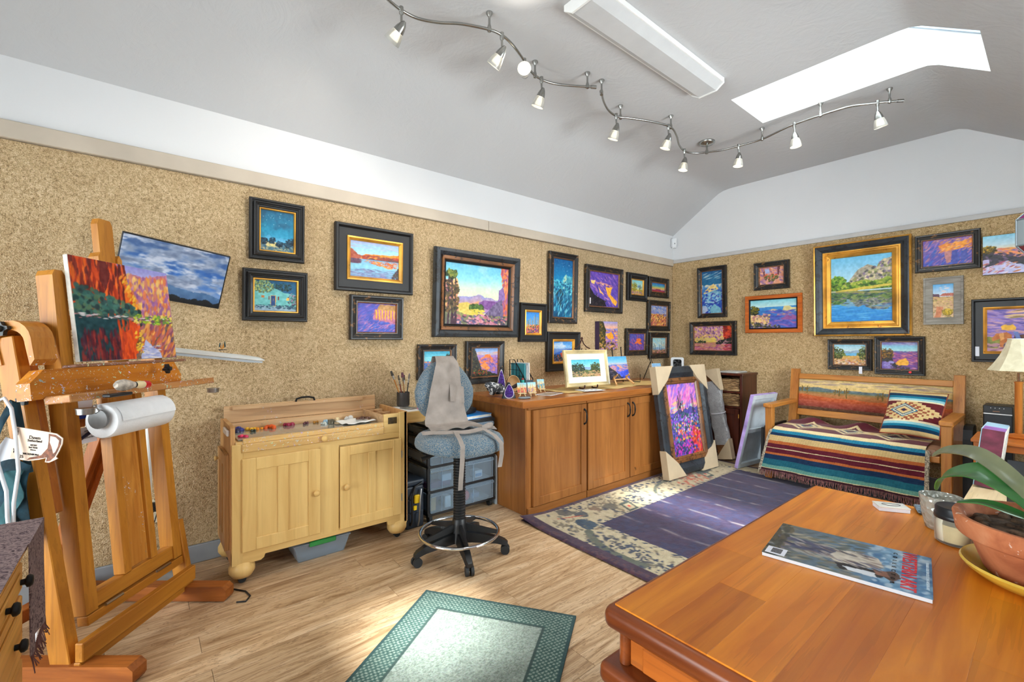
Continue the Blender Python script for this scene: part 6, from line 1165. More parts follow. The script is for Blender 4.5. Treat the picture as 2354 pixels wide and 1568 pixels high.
for x0, x1, hx in ((.03, CW / 2 - .002, 1), (CW / 2 + .002, CW - .03, -1)):
    d = MB(); d.box(x0, x1, -.004, .014, .075, .54, .002); d.box(x0 + .05, x1 - .05, -.002, .0, .13, .485, .001)
    for a0, a1 in ((x0, x0 + .05), (x1 - .05, x1)): d.box(a0, a1, -.014, -.004, .075, .54, .002)
    d.box(x0 + .05, x1 - .05, -.014, -.004, .075, .13, .002); d.box(x0 + .05, x1 - .05, -.014, -.004, .485, .54, .002); dd = d.build('door', m_mah, dk); knob_at(dd, ((x1 - .025) if hx > 0 else (x0 + .025), -.014, .36), .011, m_metal, '-y')
    MB().cyl(((x0 if hx > 0 else x1), -.012, .45), ((x0 if hx > 0 else x1), -.012, .49), .004, seg=8).build('hinge', m_gold, dd)
sm = MB(); sm.box(0, .19, 0, .25, 0, .008, .002); sm.box(.005, .185, .01, .24, .0085, .013, .001); tag(sm.build('sketch_pad', plain('pad_grey', (196, 196, 190), .7), None, None, (.74, 4.80, CH + .0035)), 'pale sketch pad lying on the dark mahogany cabinet', 'pad')
# small white box fan on the cabinet
fn = thing('box_fan', 'small white box fan with black blades on the dark cabinet', 'fan', (.195, 4.90, CH + .004), math.radians(28)); m_wp = plain('white_plastic', (226, 228, 230), .35, var=.02)
S = .072
def rrect(s_, r, n=6):
    P = []
    for cx_, cy_, a0 in ((s_ - r, s_ - r, 0), (-s_ + r, s_ - r, PI / 2), (-s_ + r, -s_ + r, PI), (s_ - r, -s_ + r, 1.5 * PI)):
        for i in range(n + 1): t = a0 + i * PI / 2 / n; P.append((cx_ + r * math.cos(t), cy_ + r * math.sin(t)))
    return P
out_ = rrect(S, .022); N_ = len(out_); inn = [(.058 * math.cos(math.atan2(y, x)), .058 * math.sin(math.atan2(y, x))) for x, y in out_]
m = MB(); m.loft([[(x, -.02, z + S) for x, z in inn], [(x, -.025, z + S) for x, z in inn], [(x, -.025, z + S) for x, z in out_], [(x, .025, z + S) for x, z in out_], [(x, .025, z + S) for x, z in inn], [(x, -.02, z + S) for x, z in inn]], True, False); m.build('housing', m_wp, fn, 40)
m = MB(); m.cyl((0, .018, S), (0, .022, S), .057, seg=24); m.build('rear_grille', plain('fan_dark_grille', (120, 124, 126), .6), fn)
MB().cyl((0, -.018, S), (0, .005, S), .014, seg=16).build('hub', m_black, fn, 40)
for k in range(5):
    a = 2 * PI * k / 5 + .3
    MB().slab(lambda u, v: ((.012 + u * .041) * math.cos(a + (v - .5) * .75 + u * .3), -.006 + (v - .5) * .014, S + (.012 + u * .041) * math.sin(a + (v - .5) * .75 + u * .3)), 5, 5, .0015).build('blade', m_black, fn, 60)
for r_ in (.025, .042, .057): MB().tube([(r_ * math.cos(2 * PI * i / 28), -.023, S + r_ * math.sin(2 * PI * i / 28)) for i in range(28)], .0012, 5, True).build('guard_ring', m_black, fn)

# ------------------------------------------------------------------ leaning pictures
def corner_cap(t, w, h, cy, cz, sy, sz, s_, dx0, dx1, M, slant=.75):
    m = MB(); m.M = M; y0 = cy * (w / 2 + .006); z0 = h / 2 + cz * (h / 2 + .006); m.prism([(y0, z0), (y0 - cy * sy, z0), (y0 - cy * sy * .62, z0 - cz * sz * .5), (y0, z0 - cz * sz)] if cy * cz < 0 else [(y0, z0), (y0, z0 - cz * sz), (y0 - cy * sy * .62, z0 - cz * sz * .5), (y0 - cy * sy, z0)], dx0, dx1, 'x'); return m.build('cardboard_corner', m_card, t)
lw, lh = .776, .985
ln = thing('leaning_sunset_painting', 'tall framed wildflower sunset painting with cardboard corners leaning on the cabinets', 'painting', (.908, 3.945, .028), (0, -math.radians(8.5), math.radians(-3.6)))
for pn, mt_, pr_ in (('frame', m_slate, [(0, -.03), (0, .012), (.012, .024), (.06, .026), (.09, .010), (.105, .004)]), ('inner_moulding', m_brz, [(.105, .004), (.11, .014), (.135, .016), (.14, .008), (.150, .012), (.165, .002), (.165, -.006)])):
    MB().rectloft(lw, lh, pr_).build(pn, mt_, ln, loc=(0, 0, lh / 2))
box1('backing_board', m_canvas, ln, -.028, -.004, -lw / 2 + .02, lw / 2 - .02, .02, lh - .02, 0)
p = flat_art('painting', A_wildflower_sunset(130, 190), lw - .326, lh - .326, ln, -.003); p.location = (0, 0, lh / 2)
for cy in (-1, 1):
    for cz in (-1, 1): corner_cap(ln, lw, lh, cy, cz, .26, .25, 1, -.034, .031, Matrix.Identity(4))
wr_ = thing('wrapped_frame', 'slim bubble wrapped frame with cardboard ends leaning on the dark cabinet', 'wrapped picture', (.885, 4.640, .034), (math.radians(-3), math.radians(-11.5), 0))
def bubble():
    t = NT('bubble_wrap'); v = t.voro(t.coords((1, 1, 1)), 95.); n1 = t.noise(t.coords(), 14., 4, 1.); f = t.ramp(v.outputs['Distance'], [(.2, (255, 255, 255)), (.5, (90, 90, 90))]); t.color(t.mix(n1, (150, 150, 152), (214, 216, 218))); t.set(rough=.22, spec=.7, alpha=.78); t.bump(f, .8, .006); return t.m
m_bub = bubble(); box1('frame_core', m_brz, wr_, -.065, .065, -.012, .022, .012, .90, .003)
def wrapf(u, v):
    t = 2 * PI * u; r_ = 1 + .04 * math.sin(v * 31 + u * 9) + .05 * math.sin(v * 13 + 3 * t); return (.078 * math.copysign(abs(math.cos(t)) ** .45, math.cos(t)) * r_ + .006 * math.sin(v * 9), .006 + .030 * math.copysign(abs(math.sin(t)) ** .45, math.sin(t)) * r_, .14 + v * .66)
MB().grid(wrapf, 28, 40).build('bubble_wrap', m_bub, wr_, 60)
MB().tube([(.082 * math.cos(t), .006 + .038 * math.sin(t), .47 + .012 * math.sin(t)) for t in [2 * PI * i / 24 for i in range(24)]], .004, 6, True).build('tape_band', m_tagw, wr_, 60)
for pts in ([(-.085, .925), (.085, .925), (.088, .70), (.02, .80), (-.06, .90)], [(.088, -.004), (-.085, -.004), (.0, .10), (.088, .20)]):
    MB().prism(pts, -.034, .040, 'y').build('cardboard_corner', m_card, wr_)
bsc = MB(); bsc.grid(lambda u, v: (.50 + u * .26 + .02 * math.sin(v * 9), 4.56 + v * .12 - .01 * math.sin(u * 8), .014 + .10 * math.sin(PI * u) * (1 - v * .3) * (.7 + .3 * math.sin(v * 8 + u * 13)) + .01), 22, 10)
tag(bsc.build('bubble_wrap_scrap', m_bub, None, 60), 'crumpled bubble wrap on the rug behind the sunset painting', 'bubble wrap')
# big stretched canvas seen from behind + black frames, left of the bench
m_bkc = plain('primed_canvas_back', (196, 206, 214), .8, var=.05, scale=10)
def canvas_back(label, loc, rot, w, h, edge, dep=.03, name='stretched_canvas'):
    t = thing(name, label, 'canvas', loc, rot)
    box1('canvas_sheet', m_bkc, t, 0, .002, -w / 2, w / 2, 0, h, 0); b = .045
    for nm, y0, y1, z0, z1 in (('stretcher_bar', -w / 2, w / 2, 0, b), ('stretcher_bar', -w / 2, w / 2, h - b, h), ('stretcher_bar', -w / 2, -w / 2 + b, b, h - b), ('stretcher_bar', w / 2 - b, w / 2, b, h - b), ('cross_brace', -w / 2 + b, w / 2 - b, h * .5 - .02, h * .5 + .02)): box1(nm, m_bkc, t, .002, dep if nm != 'cross_brace' else dep * .7, y0, y1, z0, z1, .002)
    for y0 in (-w / 2 - .002, w / 2): box1('painted_edge', edge, t, -.001, dep, y0, y0 + .002, 0, h, 0)
    box1('painted_edge', edge, t, -.001, dep, -w / 2, w / 2, h, h + .002, 0); box1('painted_front', edge, t, -.003, -.0005, -w / 2, w / 2, 0, h, 0)
    return t
m_lav = plain('lavender_edge', (170, 150, 206), .6, var=.25, scale=6)
canvas_back('large canvas seen from behind leaning left of the bench', (1.102, 4.635, .022), (0, math.radians(12.5), math.radians(-7)), .42, .735, m_lav)
for i in range(3):
    t = thing('empty_picture_frame', ['black empty frame nearest the bench', 'black empty frame in the middle of the leaning three', 'black empty frame nearest the leaning canvas'][2 - i], 'frame', (1.262 + i * .030, 4.80 - i * .02, .016), (0, math.radians(1.2), 0), 'black frames leaning beside the bench'); MB().rectloft(.50 - i * .02, .41 + (i == 1) * .02, [(0, 0), (0, .022), (.02, .028), (.05, .02), (.06, .012), (.06, 0), (0, 0)]).build('moulding', m_blk, t, loc=(0, 0, .205 + (i == 1) * .01)); box1('glazing_board', m_black, t, .004, .008, -.18, .18, .04, .38, 0)

# ------------------------------------------------------------------ bench
m_ben = wood('bench_pine', (158, 92, 34), (206, 140, 62), 'Z', .9, .4, coat=.3); m_benX = wood('bench_pine', (158, 92, 34), (206, 140, 62), 'X', .9, .4, coat=.3); m_benY = wood('bench_pine', (158, 92, 34), (206, 140, 62), 'Y', .9, .4, coat=.3)
be = thing('tapestry_bench', 'pine bench with a desert tapestry back', 'bench', (1.39, 4.33, .0165)); BW = 1.20
for x in (-.012, BW - .053):
    m = MB(); m.prism([(.56, .0), (.62, .0), (.715, .955), (.655, .955), (.575, .45)], x, x + .065, 'x'); m.build('back_post', m_ben, be)
    m = MB(); m.box(x + .004, x + .061, .02, .085, .0, .628, .003); m.build('front_leg', m_ben, be); box1('arm_rest', m_benY, be, x - .006, x + .071, .0, .60, .630, .665, .006, 2)
MR = Matrix.Translation((0, .60, .45)) @ Matrix.Rotation(-math.atan(.13), 4, 'X')
def mrbox(nm, mt_, z0, z1, y0=0, y1=.035):
    m = MB(); m.M = MR; m.box(.054, BW - .054, y0, y1, z0, z1, .004); return m.build(nm, mt_, be)
mrbox('top_rail', m_benX, .415, .465); mrbox('lower_rail', m_benX, .065, .125); mrbox('back_panel', m_benX, .126, .414, .015, .030)
def tap_art(w, h):
    a = Art(w, h, 61); a.grad([(0, (206, 178, 120)), (.2, (226, 200, 140)), (1, (226, 190, 120))], 0, .45); a.dabs(30, (0, .02, 1, .18), (.06, .02), [(150, 130, 130), (166, 140, 130)], 0, .1, .7); a.ridge([(0, .30), (.15, .26), (.3, .34), (.5, .30), (.7, .36), (.85, .32), (1, .36)], .03, 6, [(0, (110, 120, 130)), (1, (90, 120, 110))], .46); a.grad([(0, (140, 130, 90)), (.4, (190, 130, 80)), (1, (170, 110, 70))], .40, .62); a.ridge([(0, .50), (.3, .58), (.55, .62), (1, .60)], .03, 14, [(0, (214, 110, 60)), (.5, (170, 80, 56)), (1, (150, 60, 50))], 1.); a.ridge([(0, .66), (.3, .70), (.6, .70), (1, .74)], .03, 6, [(0, (190, 96, 70)), (1, (120, 56, 56))], 1.); a.ridge([(0, .90), (1, .90)], .02, 6, [(0, (110, 80, 60)), (1, (90, 64, 50))], 1.)
    for x, y0, y1 in ((.03, .22, .42), (.07, .22, .46), (.28, .30, .48), (.31, .26, .50), (.36, .22, .56), (.57, .34, .52), (.60, .30, .55), (.655, .28, .52), (.82, .3, .5), (.9, .26, .5)): a.cactus(x, y0, y1, .005, (120, 100, 56))
    return a.rough(14, 90, 40)
ta_ = tap_art(260, 84); M5 = np.array(MR); M_TAP = cloth_mat('tapestry_weave', 420.)
colored('tapestry', ta_, lambda u, v: (np.stack([.056 + u * (BW - .112), .012 - .022 * np.sin(PI * np.clip(v, 0, 1)) * np.sin(PI * np.clip(u, .0, 1)) ** .3, .414 - v * .288, np.ones_like(u)], -1) @ M5.T)[:, :3], M_TAP, be, True)
box1('seat_frame', m_benX, be, .054, BW - .054, .025, .60, .36, .405, .004); m_lea = plain('brown_leather', (150, 110, 84), .45, var=.15, scale=9)
cu_ = MB(); rr_ = [(x_, y_) for x_, y_ in ((.075, .025), (BW - .075, .025), (BW - .06, .05), (BW - .06, .54), (BW - .09, .565), (.09, .565), (.06, .54), (.06, .05))]
cu_.loft([[(x_, y_, .407) for x_, y_ in rr_], [(BW / 2 + (x_ - BW / 2) * 1.005, .295 + (y_ - .295) * 1.0, .425) for x_, y_ in rr_], [(BW / 2 + (x_ - BW / 2) * .99, .295 + (y_ - .295) * .97, .448) for x_, y_ in rr_], [(BW / 2 + (x_ - BW / 2) * .9, .295 + (y_ - .295) * .75, .455) for x_, y_ in rr_]]); cu_.build('seat_cushion', m_lea, be, 50)
# blanket
bl_ = thing('striped_blanket', 'striped southwestern blanket draped over the bench seat', 'blanket', (1.39, 4.33, 0)); M_BLK = cloth_mat('blanket_weave', 300.)
def blanket_art(w, h):
    a = Art(w, h, 62, (206, 178, 130)); MAR, NAV, TEA, TAN, ORG, CRM, LTE = (96, 26, 42), (24, 50, 84), (30, 100, 118), (214, 184, 126), (190, 104, 52), (228, 208, 160), (104, 160, 146)
    segs = [(0, .10, MAR), (.10, .16, TAN), (.16, .24, MAR), (.24, .285, CRM), (.285, .345, (40, 130, 160)), (.345, .40, NAV), (.40, .495, TAN), (.495, .545, ORG), (.545, .61, MAR), (.61, .622, CRM), (.622, .69, MAR), (.69, .725, ORG), (.725, .80, NAV), (.80, .90, TEA), (.90, .955, LTE), (.955, .965, CRM), (.965, 1.01, (60, 28, 40))]
    yy = a.Y + (a.n(10, 6, 1) - .5) * .006
    for y0, y1, c in segs: a.put((yy >= y0) & (yy < y1), c, 6)
    for cx in (.18, .5, .78):
        d = np.abs(a.X - cx) / .16 + np.abs(a.Y - .13) / .12; st_ = np.floor(d * 6); a.put((d < 1) & (st_ % 2 == 0), CRM, 5); a.put((d < .55) & (st_ % 2 == 1), (40, 90, 110), 5); a.put(d < .2, MAR, 4)
    a.put((np.sin((a.X * 1.1 + a.Y * .8) * 420) > .3) & (a.Y > .28), (30, 26, 26), 4, .22); return a
ba_ = blanket_art(240, 210); BX0, BX1 = .066, 1.075
def blf(u, v):
    Lb, Lf = .525, .385; d = np.where(v < .27, v / .27 * Lb, Lb + (v - .27) / .73 * Lf); on_ = d < Lb
    y = np.where(on_, .52 - d, .52 - Lb - np.clip((d - Lb) * .12, 0, .05)) ; z = np.where(on_, .488, .488 - (d - Lb))
    k = np.exp(-((d - Lb) / .05) ** 2); z = z - k * .016; y = y - .0 + k * .01
    lift = np.where(on_, .012 * np.sin(u * 15 + d * 20) * np.clip(1 - d / .3, 0, 1) + .035 * np.clip(1 - d / .14, 0, 1) * np.sin(u * 9) ** 2, 0); y = y - np.where(on_, 0, .010 * np.sin(u * 10 + d * 4) * (d - Lb) / Lf + .006 * np.sin(u * 23))
    z = z - .030 * u * np.where(on_, 0, (d - Lb) / Lf) * -.4 ; x = BX0 + u * (BX1 - BX0) - np.where(on_, 0, (1 - u) * .08 * (d - Lb) / Lf)
    return np.stack([x, y - .012, z + lift], -1)
colored('cloth', ba_, blf, M_BLK, bl_, True)
rr = random.Random(21); fm = MB(); PU = np.linspace(0, 1, 150); PB = blf(PU, np.ones_like(PU))
for x, y, z in PB: fm.tube([(x, y, z + .004), (x + rr.uniform(-.006, .006), y - .006, z - .02), (x + rr.uniform(-.012, .012), y - .010 - rr.random() * .008, z - .042 - rr.random() * .012)], [.0028, .0026, .0016], 5)
o = fm.build('bottom_fringe', plain('fringe_mixed', (96, 62, 60), .95, var=.6, scale=60), bl_, 60); o['kind'] = 'stuff'
for uu, sg, kk in ((0., -1, 0), (1., 1, 1)):
    fm = MB(); q = np.linspace(.285, 1, 100); PB = blf(np.full_like(q, uu), q)
    for x, y, z in PB: fm.tube([(x, y, z), (x + sg * (.012 + rr.random() * .006), y - .006, z - .006), (x + sg * .022 + rr.uniform(-.004, .004), y - .004, z - .020 - rr.random() * .012)], [.003, .003, .0018], 5)
    o = fm.build('side_fringe', plain('fringe_black_cream', (120, 112, 98), .95, var=.85, scale=110), bl_, 60); o['kind'] = 'stuff'
# pillow
pw = thing('southwestern_pillow', 'square woven pillow with a diamond motif on the bench', 'pillow', (2.345, 4.66, .675), (0, 0, 0))
def pil_art(w, h):
    a = Art(w, h, 63, (220, 196, 150)); MAR, NAV, TEA, TAN, CRM, LB = (104, 34, 42), (22, 54, 84), (24, 120, 150), (214, 186, 130), (232, 216, 180), (150, 206, 214); Y_ = a.Y
    for y0, y1, c in ((0, .07, TAN), (.07, .14, NAV), (.14, .20, TEA), (.20, .25, LB), (.25, .28, CRM), (.28, .72, MAR), (.72, .76, CRM), (.76, .81, LB), (.81, .86, TEA), (.86, .93, NAV), (.93, 1.01, TAN)): a.put((Y_ >= y0) & (Y_ < y1), c, 4)
    q = np.floor(a.X * 26) / 26.; r_ = np.floor(Y_ * 26) / 26.; d = np.abs(q - .40) / .62 + np.abs(r_ - .5) / .30; a.put((d < 1) & (Y_ > .28) & (Y_ < .72), TAN, 4); a.put((d < .80) & (np.floor(d * 9) % 2 == 0), (150, 80, 56), 4)
    e = np.abs(a.X - .36) / .26 + np.abs(Y_ - .5) / .16; a.put(e < 1, TEA, 3); a.put(e < .86, CRM, 3); a.put(e < .74, (28, 90, 120), 3); a.put(e < .60, TAN, 3); a.put(e < .26, MAR, 3); a.put((np.abs(a.X - .36) + np.abs(Y_ - .5)) < .03, NAV, 2); return a.rough(6, 80, 80)
Mp = np.array(rotm(math.radians(-37), 0, math.radians(-5))); Sp = .355
def pf(sgn):
    def g(u, v):
        e = (np.clip(np.sin(PI * u), 0, 1) * np.clip(np.sin(PI * v), 0, 1)) ** .42 * .052; bow = 1 - .05 * np.sin(PI * u) * 0; x = (u - .5) * Sp * (1 - .06 * np.sin(PI * v)); z = (.5 - v) * Sp * 1.13 * (1 - .06 * np.sin(PI * u)); return (np.stack([x, -sgn * e, z, np.ones_like(u)], -1) @ Mp.T)[:, :3]
    return g
colored('front', pil_art(120, 120), pf(1), cloth_mat('pillow_weave', 420.), pw, True); bkp = Art(30, 30, 64, (190, 150, 110)); colored('back', bkp, pf(-1), M_BLK, pw, True)
m = MB(); m.M = Matrix(Mp.tolist()); q = Sp / 2; h_ = q * 1.13; m.tube([(-q, 0, -h_), (0, 0, -h_ * .94), (q, 0, -h_), (q * .94, 0, 0), (q, 0, h_), (0, 0, h_ * .94), (-q, 0, h_), (-q * .94, 0, 0)], .005, 6, True); m.build('piping', plain('rust_piping', (150, 70, 44), .9), pw, 60)
# things tucked around the bench
gc = MB(); gc.prism([(0, .0), (.26, .0), (.26, .50), (.24, .56), (.20, .595), (.06, .595), (.02, .57), (0, .50)], 0, .052, 'x'); tag(gc.build('black_case', plain('black_vinyl', (22, 23, 25), .45), None, None, (2.606, 4.80, .0), (0, 0, 0)), 'tall black case standing behind the right end of the bench', 'case')
for x, lab in ((1.50, 'left'), (1.92, 'right')):
    t = thing('under_bench_bin', 'dark plastic bin under the %s half of the bench' % lab, 'bin', (x, 4.46, 0), 0, 'dark bins under the bench'); box1('tub', plain('smoky_plastic', (46, 50, 58), .3), t, 0, .38, 0, .38, .014, .20, .01); box1('lid', plain('smoky_lid', (60, 66, 76), .3), t, -.008, .388, -.008, .388, .20, .215, .004)
# ------------------------------------------------------------------ desk in the foreground
dsk = thing('writing_desk', 'large honey brown wooden desk in the foreground', 'desk', (2.543, .652, 0)); DW, DD = 1.25, 1.10
m_desk = wood('desk_maple', (186, 92, 12), (238, 150, 40), 'Y', .75, .36, contrast=.26, coat=.18, grain=.14, vary=.34); m_deskD = wood('desk_dark_board', (172, 82, 10), (222, 134, 32), 'Y', .75, .36, coat=.18, grain=.14, vary=.2); m_deskE = wood('desk_edge', (92, 40, 16), (150, 76, 32), 'X', .9, .28, coat=.5); m_deskF = wood('desk_front', (140, 66, 20), (184, 100, 34), 'X', .7, .36, coat=.2)
m = MB(); m.box(0, DW, 0, DD, .716, .757, .017, 4); m.build('top_slab', m_deskE, dsk, 40)
rr = random.Random(17); x = .018; bw_ = (DW - .036) / 14
for i in range(14):
    y = .018; cuts = sorted([rr.uniform(.15, .95) for _ in range(rr.choice((1, 2, 2)))]) + [DD - .018]
    for c in cuts:
        if c - y < .06: continue
        box1('top_board', m_deskD if rr.random() < .13 else m_desk, dsk, x, x + bw_, y, c, .7565, .760, .0003); y = c
    x += bw_
m = MB(); m.box(.03, DW - .03, .03, DD - .03, .655, .716, .003); m.build('frieze', m_deskF, dsk)
for x0, x1 in ((.075, .60), (.65, 1.17)):
    d = MB(); d.box(x0, x1, .018, .03, .664, .708, .003); dd = d.build('drawer', m_deskF, dsk); knob_at(dd, ((x0 + x1) / 2, .018, .686), .012, m_brz, '-y')
for x0 in (.022, DW - .045): MB().cyl((x0 + .011, .030, .656), (x0 + .011, .030, .716), .011, seg=12).build('corner_bead', m_deskE, dsk, 40)
m = MB(); m.box(-.006, DW + .006, -.006, DD + .006, .615, .655, .016, 4); m.build('waist_moulding', m_deskE, dsk, 40)
for x0, x1 in ((.03, .45), (DW - .45, DW - .03)):
    b = MB(); b.box(x0, x1, .03, DD - .03, .06, .615, .004); b.build('pedestal', m_deskF, dsk); box1('plinth', m_deskE, dsk, x0 - .012, x1 + .012, .018, DD - .018, 0, .06, .006)
    for z0, z1 in ((.10, .35), (.37, .59)): dd = box1('drawer', m_deskF, dsk, x0 + .03, x1 - .03, .02, .03, z0, z1, .004); knob_at(dd, ((x0 + x1) / 2, .02, (z0 + z1) / 2), .013, m_brz, '-y')
# magazine
mu = Vector((.278, .041, 0)).normalized(); mr = Vector((mu.y, -mu.x, 0)); mc = Vector((2.777, 1.200, .7605))
Mm = Matrix(((mr.x, mu.x, 0, 0), (mr.y, mu.y, 0, 0), (0, 0, 1, 0), (0, 0, 0, 1)))
mg = thing('art_magazine', 'glossy western art magazine lying on the desk', 'magazine', mc, (0, 0, math.atan2(mr.y, mr.x)))
box1('pages', plain('magazine_pages', (226, 230, 236), .5, var=.02), mg, -.108, .106, -.140, .140, .0, .0075, .0006)
def mag_art(w, h):
    a = Art(w, h, 71); a.grad([(0, (70, 110, 150)), (.22, (130, 170, 200)), (.4, (96, 130, 160)), (1, (96, 96, 90))]); a.dabs(120, (0, .0, 1, .35), (.06, .03), [(60, 110, 160), (150, 190, 214), (206, 220, 226), (90, 140, 180)], .3, 1, .7); a.dabs(160, (0, .4, 1, 1), (.07, .02), [(110, 110, 90), (140, 130, 110), (70, 80, 80), (170, 160, 140), (90, 100, 110)], 1.2, .8, .8)
    a.poly([(.38, .30), (.56, .26), (.70, .36), (.74, .52), (.62, .64), (.42, .60), (.34, .44)], (206, 196, 180), 18, .02); a.poly([(.42, .56), (.66, .60), (.64, .92), (.54, .94), (.54, .72), (.48, .72), (.46, .96), (.36, .96)], (70, 72, 100), 18, .02); a.poly([(.70, .24), (.84, .26), (.88, .50), (.74, .54), (.70, .40)], (36, 32, 36), 10, .02); a.poly([(.76, .30), (.86, .30), (.86, .46), (.78, .50)], (226, 230, 236), 8, .02); a.poly([(.60, .20), (.74, .16), (.86, .20), (.80, .26), (.66, .27)], (90, 66, 56), 10, .015); a.poly([(.66, .24), (.78, .22), (.78, .30), (.68, .32)], (150, 104, 84), 8, .01); a.dabs(60, (.35, .3, .75, .95), (.02, .05), [(90, 84, 110), (180, 170, 160), (60, 56, 70), (130, 110, 100)], .3, .7, .7); a.dabs(40, (0, .9, 1, 1), (.08, .02), [(90, 80, 60), (60, 60, 50)]); return a.rough(8)
co = colored('cover', mag_art(112, 150), lambda u, v: np.stack([(u - .5) * .215, (.5 - v) * .282, np.full_like(u, .0082)], -1), M_ART, mg)
m_red = plain('magazine_red', (226, 40, 52), .4, var=.03); m_pale = plain('magazine_pale_ink', (206, 224, 236), .5, var=.02)
Tm = lambda x, y: Matrix.Translation((x, y, .0088))
text('WESTERN ART', .033, m_red, mg, Tm(-.002, .105), bold=.0004, sx=.92); text('C    O    L    L    E    C    T    O    R', .010, m_ink, mg, Tm(.0, .082), sx=1.15); text('ESSENTIAL GUIDE TO COLLECTING WESTERN ART', .0065, m_pale, mg, Tm(0, .134), sx=.95)
bc = box1('barcode_label', m_tagw, mg, .062, .100, -.136, -.098, .0083, .0087, 0)
for k in range(14): box1('bar', m_ink, bc, .067 + k * .002, .0678 + k * .002 + (k % 3) * .0003, -.126, -.106, .0087, .0089, 0)
# box of cards, plaque, tumbler, candle jar
cb_ = thing('card_box', 'small white box of cards on the far edge of the desk', 'card box', (2.772, 1.650, .7605), .55); box1('box_body', m_tagw, cb_, -.036, .036, -.022, .022, 0, .010, .001); box1('box_lid', plain('box_cream', (226, 222, 212), .6), cb_, -.037, .037, -.023, .023, .010, .014, .001)
MB().tube([(.024 * math.cos(2 * PI * i / 24) * .9, .010 * math.sin(2 * PI * i / 24), .0145) for i in range(24)], .0006, 4, True).build('printed_oval', m_ink, cb_)
pq = thing('stone_coaster', 'dark speckled coaster standing off the desk beside the tumbler', 'coaster', (2.866, 1.706, .7605), .30); box1('slab', plain('speckled_slate', (96, 112, 122), .4, var=.5, scale=130), pq, -.05, .05, -.032, .032, .004, .011, .002)
for x_, y_ in ((-.04, -.025), (.04, -.025), (.04, .025), (-.04, .025)): MB().cyl((x_, y_, 0), (x_, y_, .004), .006, seg=10).build('pad', m_black, pq)
def hammered(name):
    t = NT(name); v = t.voro(t.coords(), 85.); t.n.remove(t.b); out = t.n['Material Output']; g = t.node('ShaderNodeBsdfPrincipled'); g.inputs['Base Color'].default_value = rgba((206, 206, 196)); g.inputs['Roughness'].default_value = .12; g.inputs['Metallic'].default_value = .25; tr = t.node('ShaderNodeBsdfTransparent'); tr.inputs[0].default_value = rgba((226, 226, 220)); mx = t.node('ShaderNodeMixShader'); mx.inputs[0].default_value = .68; b = t.node('ShaderNodeBump'); b.inputs['Strength'].default_value = 1.; b.inputs['Distance'].default_value = .006; t.link(v.outputs['Distance'], b.inputs['Height']); t.link(b.outputs[0], g.inputs['Normal']); t.link(tr.outputs[0], mx.inputs[1]); t.link(g.outputs[0], mx.inputs[2]); t.link(mx.outputs[0], out.inputs['Surface']); return t.m
tum = MB().lathe([(.026, 0), (.030, .002), (.036, .03), (.041, .070), (.0425, .085), (.0395, .085), (.038, .070), (.033, .03), (.027, .008), (.004, .007)], 36).build('glass_tumbler', hammered('hammered_glass'), None, 60, (2.884, 1.580, .7605)); tag(tum, 'hammered clear glass tumbler beside the candle jar', 'glass')
cj = thing('candle_jar', 'candle jar with cream wax and a black lid behind the plant pot', 'candle', (2.922, 1.497, .7605)); MB().lathe([(.034, 0), (.039, .004), (.040, .05), (.038, .062), (.035, .064), (.035, .055), (.037, .048), (.036, .006), (.004, .005)], 30).build('jar', glass('jar_glass', (248, 246, 238), .05, .05), cj, 50); MB().lathe([(.035, .007), (.0355, .045), (.004, .046)], 28).build('wax', plain('cream_wax', (226, 210, 176), .5, var=.06, scale=30), cj, 50); MB().lathe([(.040, .058), (.041, .060), (.040, .068), (.038, .070), (.0385, .082), (.036, .086), (.030, .084), (.004, .084)], 30).build('lid', plain('black_lid', (36, 38, 42), .35, .3), cj, 50)
# orchid
PC = Vector((3.072, 1.372, .7605))
sa = MB().lathe([(.085, 0), (.110, .004), (.128, .018), (.133, .026), (.130, .030), (.124, .027), (.108, .012), (.004, .010)], 48).build('plant_saucer', plain('yellow_glaze', (226, 186, 66), .3, var=.05, coat=.4), None, 50, PC); tag(sa, 'yellow glazed saucer under the terracotta pot', 'saucer')
oc = thing('potted_orchid', 'orchid with broad strap leaves in a terracotta pot on the desk', 'plant', PC + Vector((0, 0, .0135)))
def terra():
    t = NT('terracotta'); n = t.noise(t.coords(), 16., 5, .6); n2 = t.noise(t.coords(), 34., 4, 1.2); c = t.ramp(n, [(.3, (150, 80, 46)), (.55, (192, 116, 74)), (.75, (206, 138, 96))]); t.color(t.mix(t.math('MULTIPLY', t.math('GREATER_THAN', n2, .66), .55), c, (226, 206, 190))); t.set(rough=.85); t.bump(n2, .15, .002); return t.m
MB().lathe([(.095, .0), (.098, .004), (.118, .062), (.120, .066), (.136, .068), (.139, .072), (.144, .104), (.142, .108), (.134, .108), (.130, .102), (.118, .070), (.004, .07)], 56).build('pot', terra(), oc, 50)
so = MB(); rr = random.Random(6); so.lathe([(.122, .078), (.124, .082), (.06, .088), (.004, .086)], 30)
for k in range(60): a = rr.random() * 2 * PI; r_ = rr.random() ** .5 * .115; so.ball((r_ * math.cos(a), r_ * math.sin(a), .086), .010, .014, .007, 6, 4)
o = so.build('bark_mulch', plain('orchid_bark', (84, 64, 48), .95, var=.4, scale=60), oc, 60); o['kind'] = 'stuff'
def leafmat(name, a, b):
    t = NT(name); n = t.noise(t.coords((1, 1, 1)), 9., 3, .5); geo = t.node('ShaderNodeNewGeometry'); t.color(t.mix(geo.outputs['Backfacing'], t.ramp(n, [(.3, a), (.7, b)]), tuple(min(255, x * 1.18 + 14) for x in b))); t.set(rough=.3, coat=.3, spec=.6); return t.m
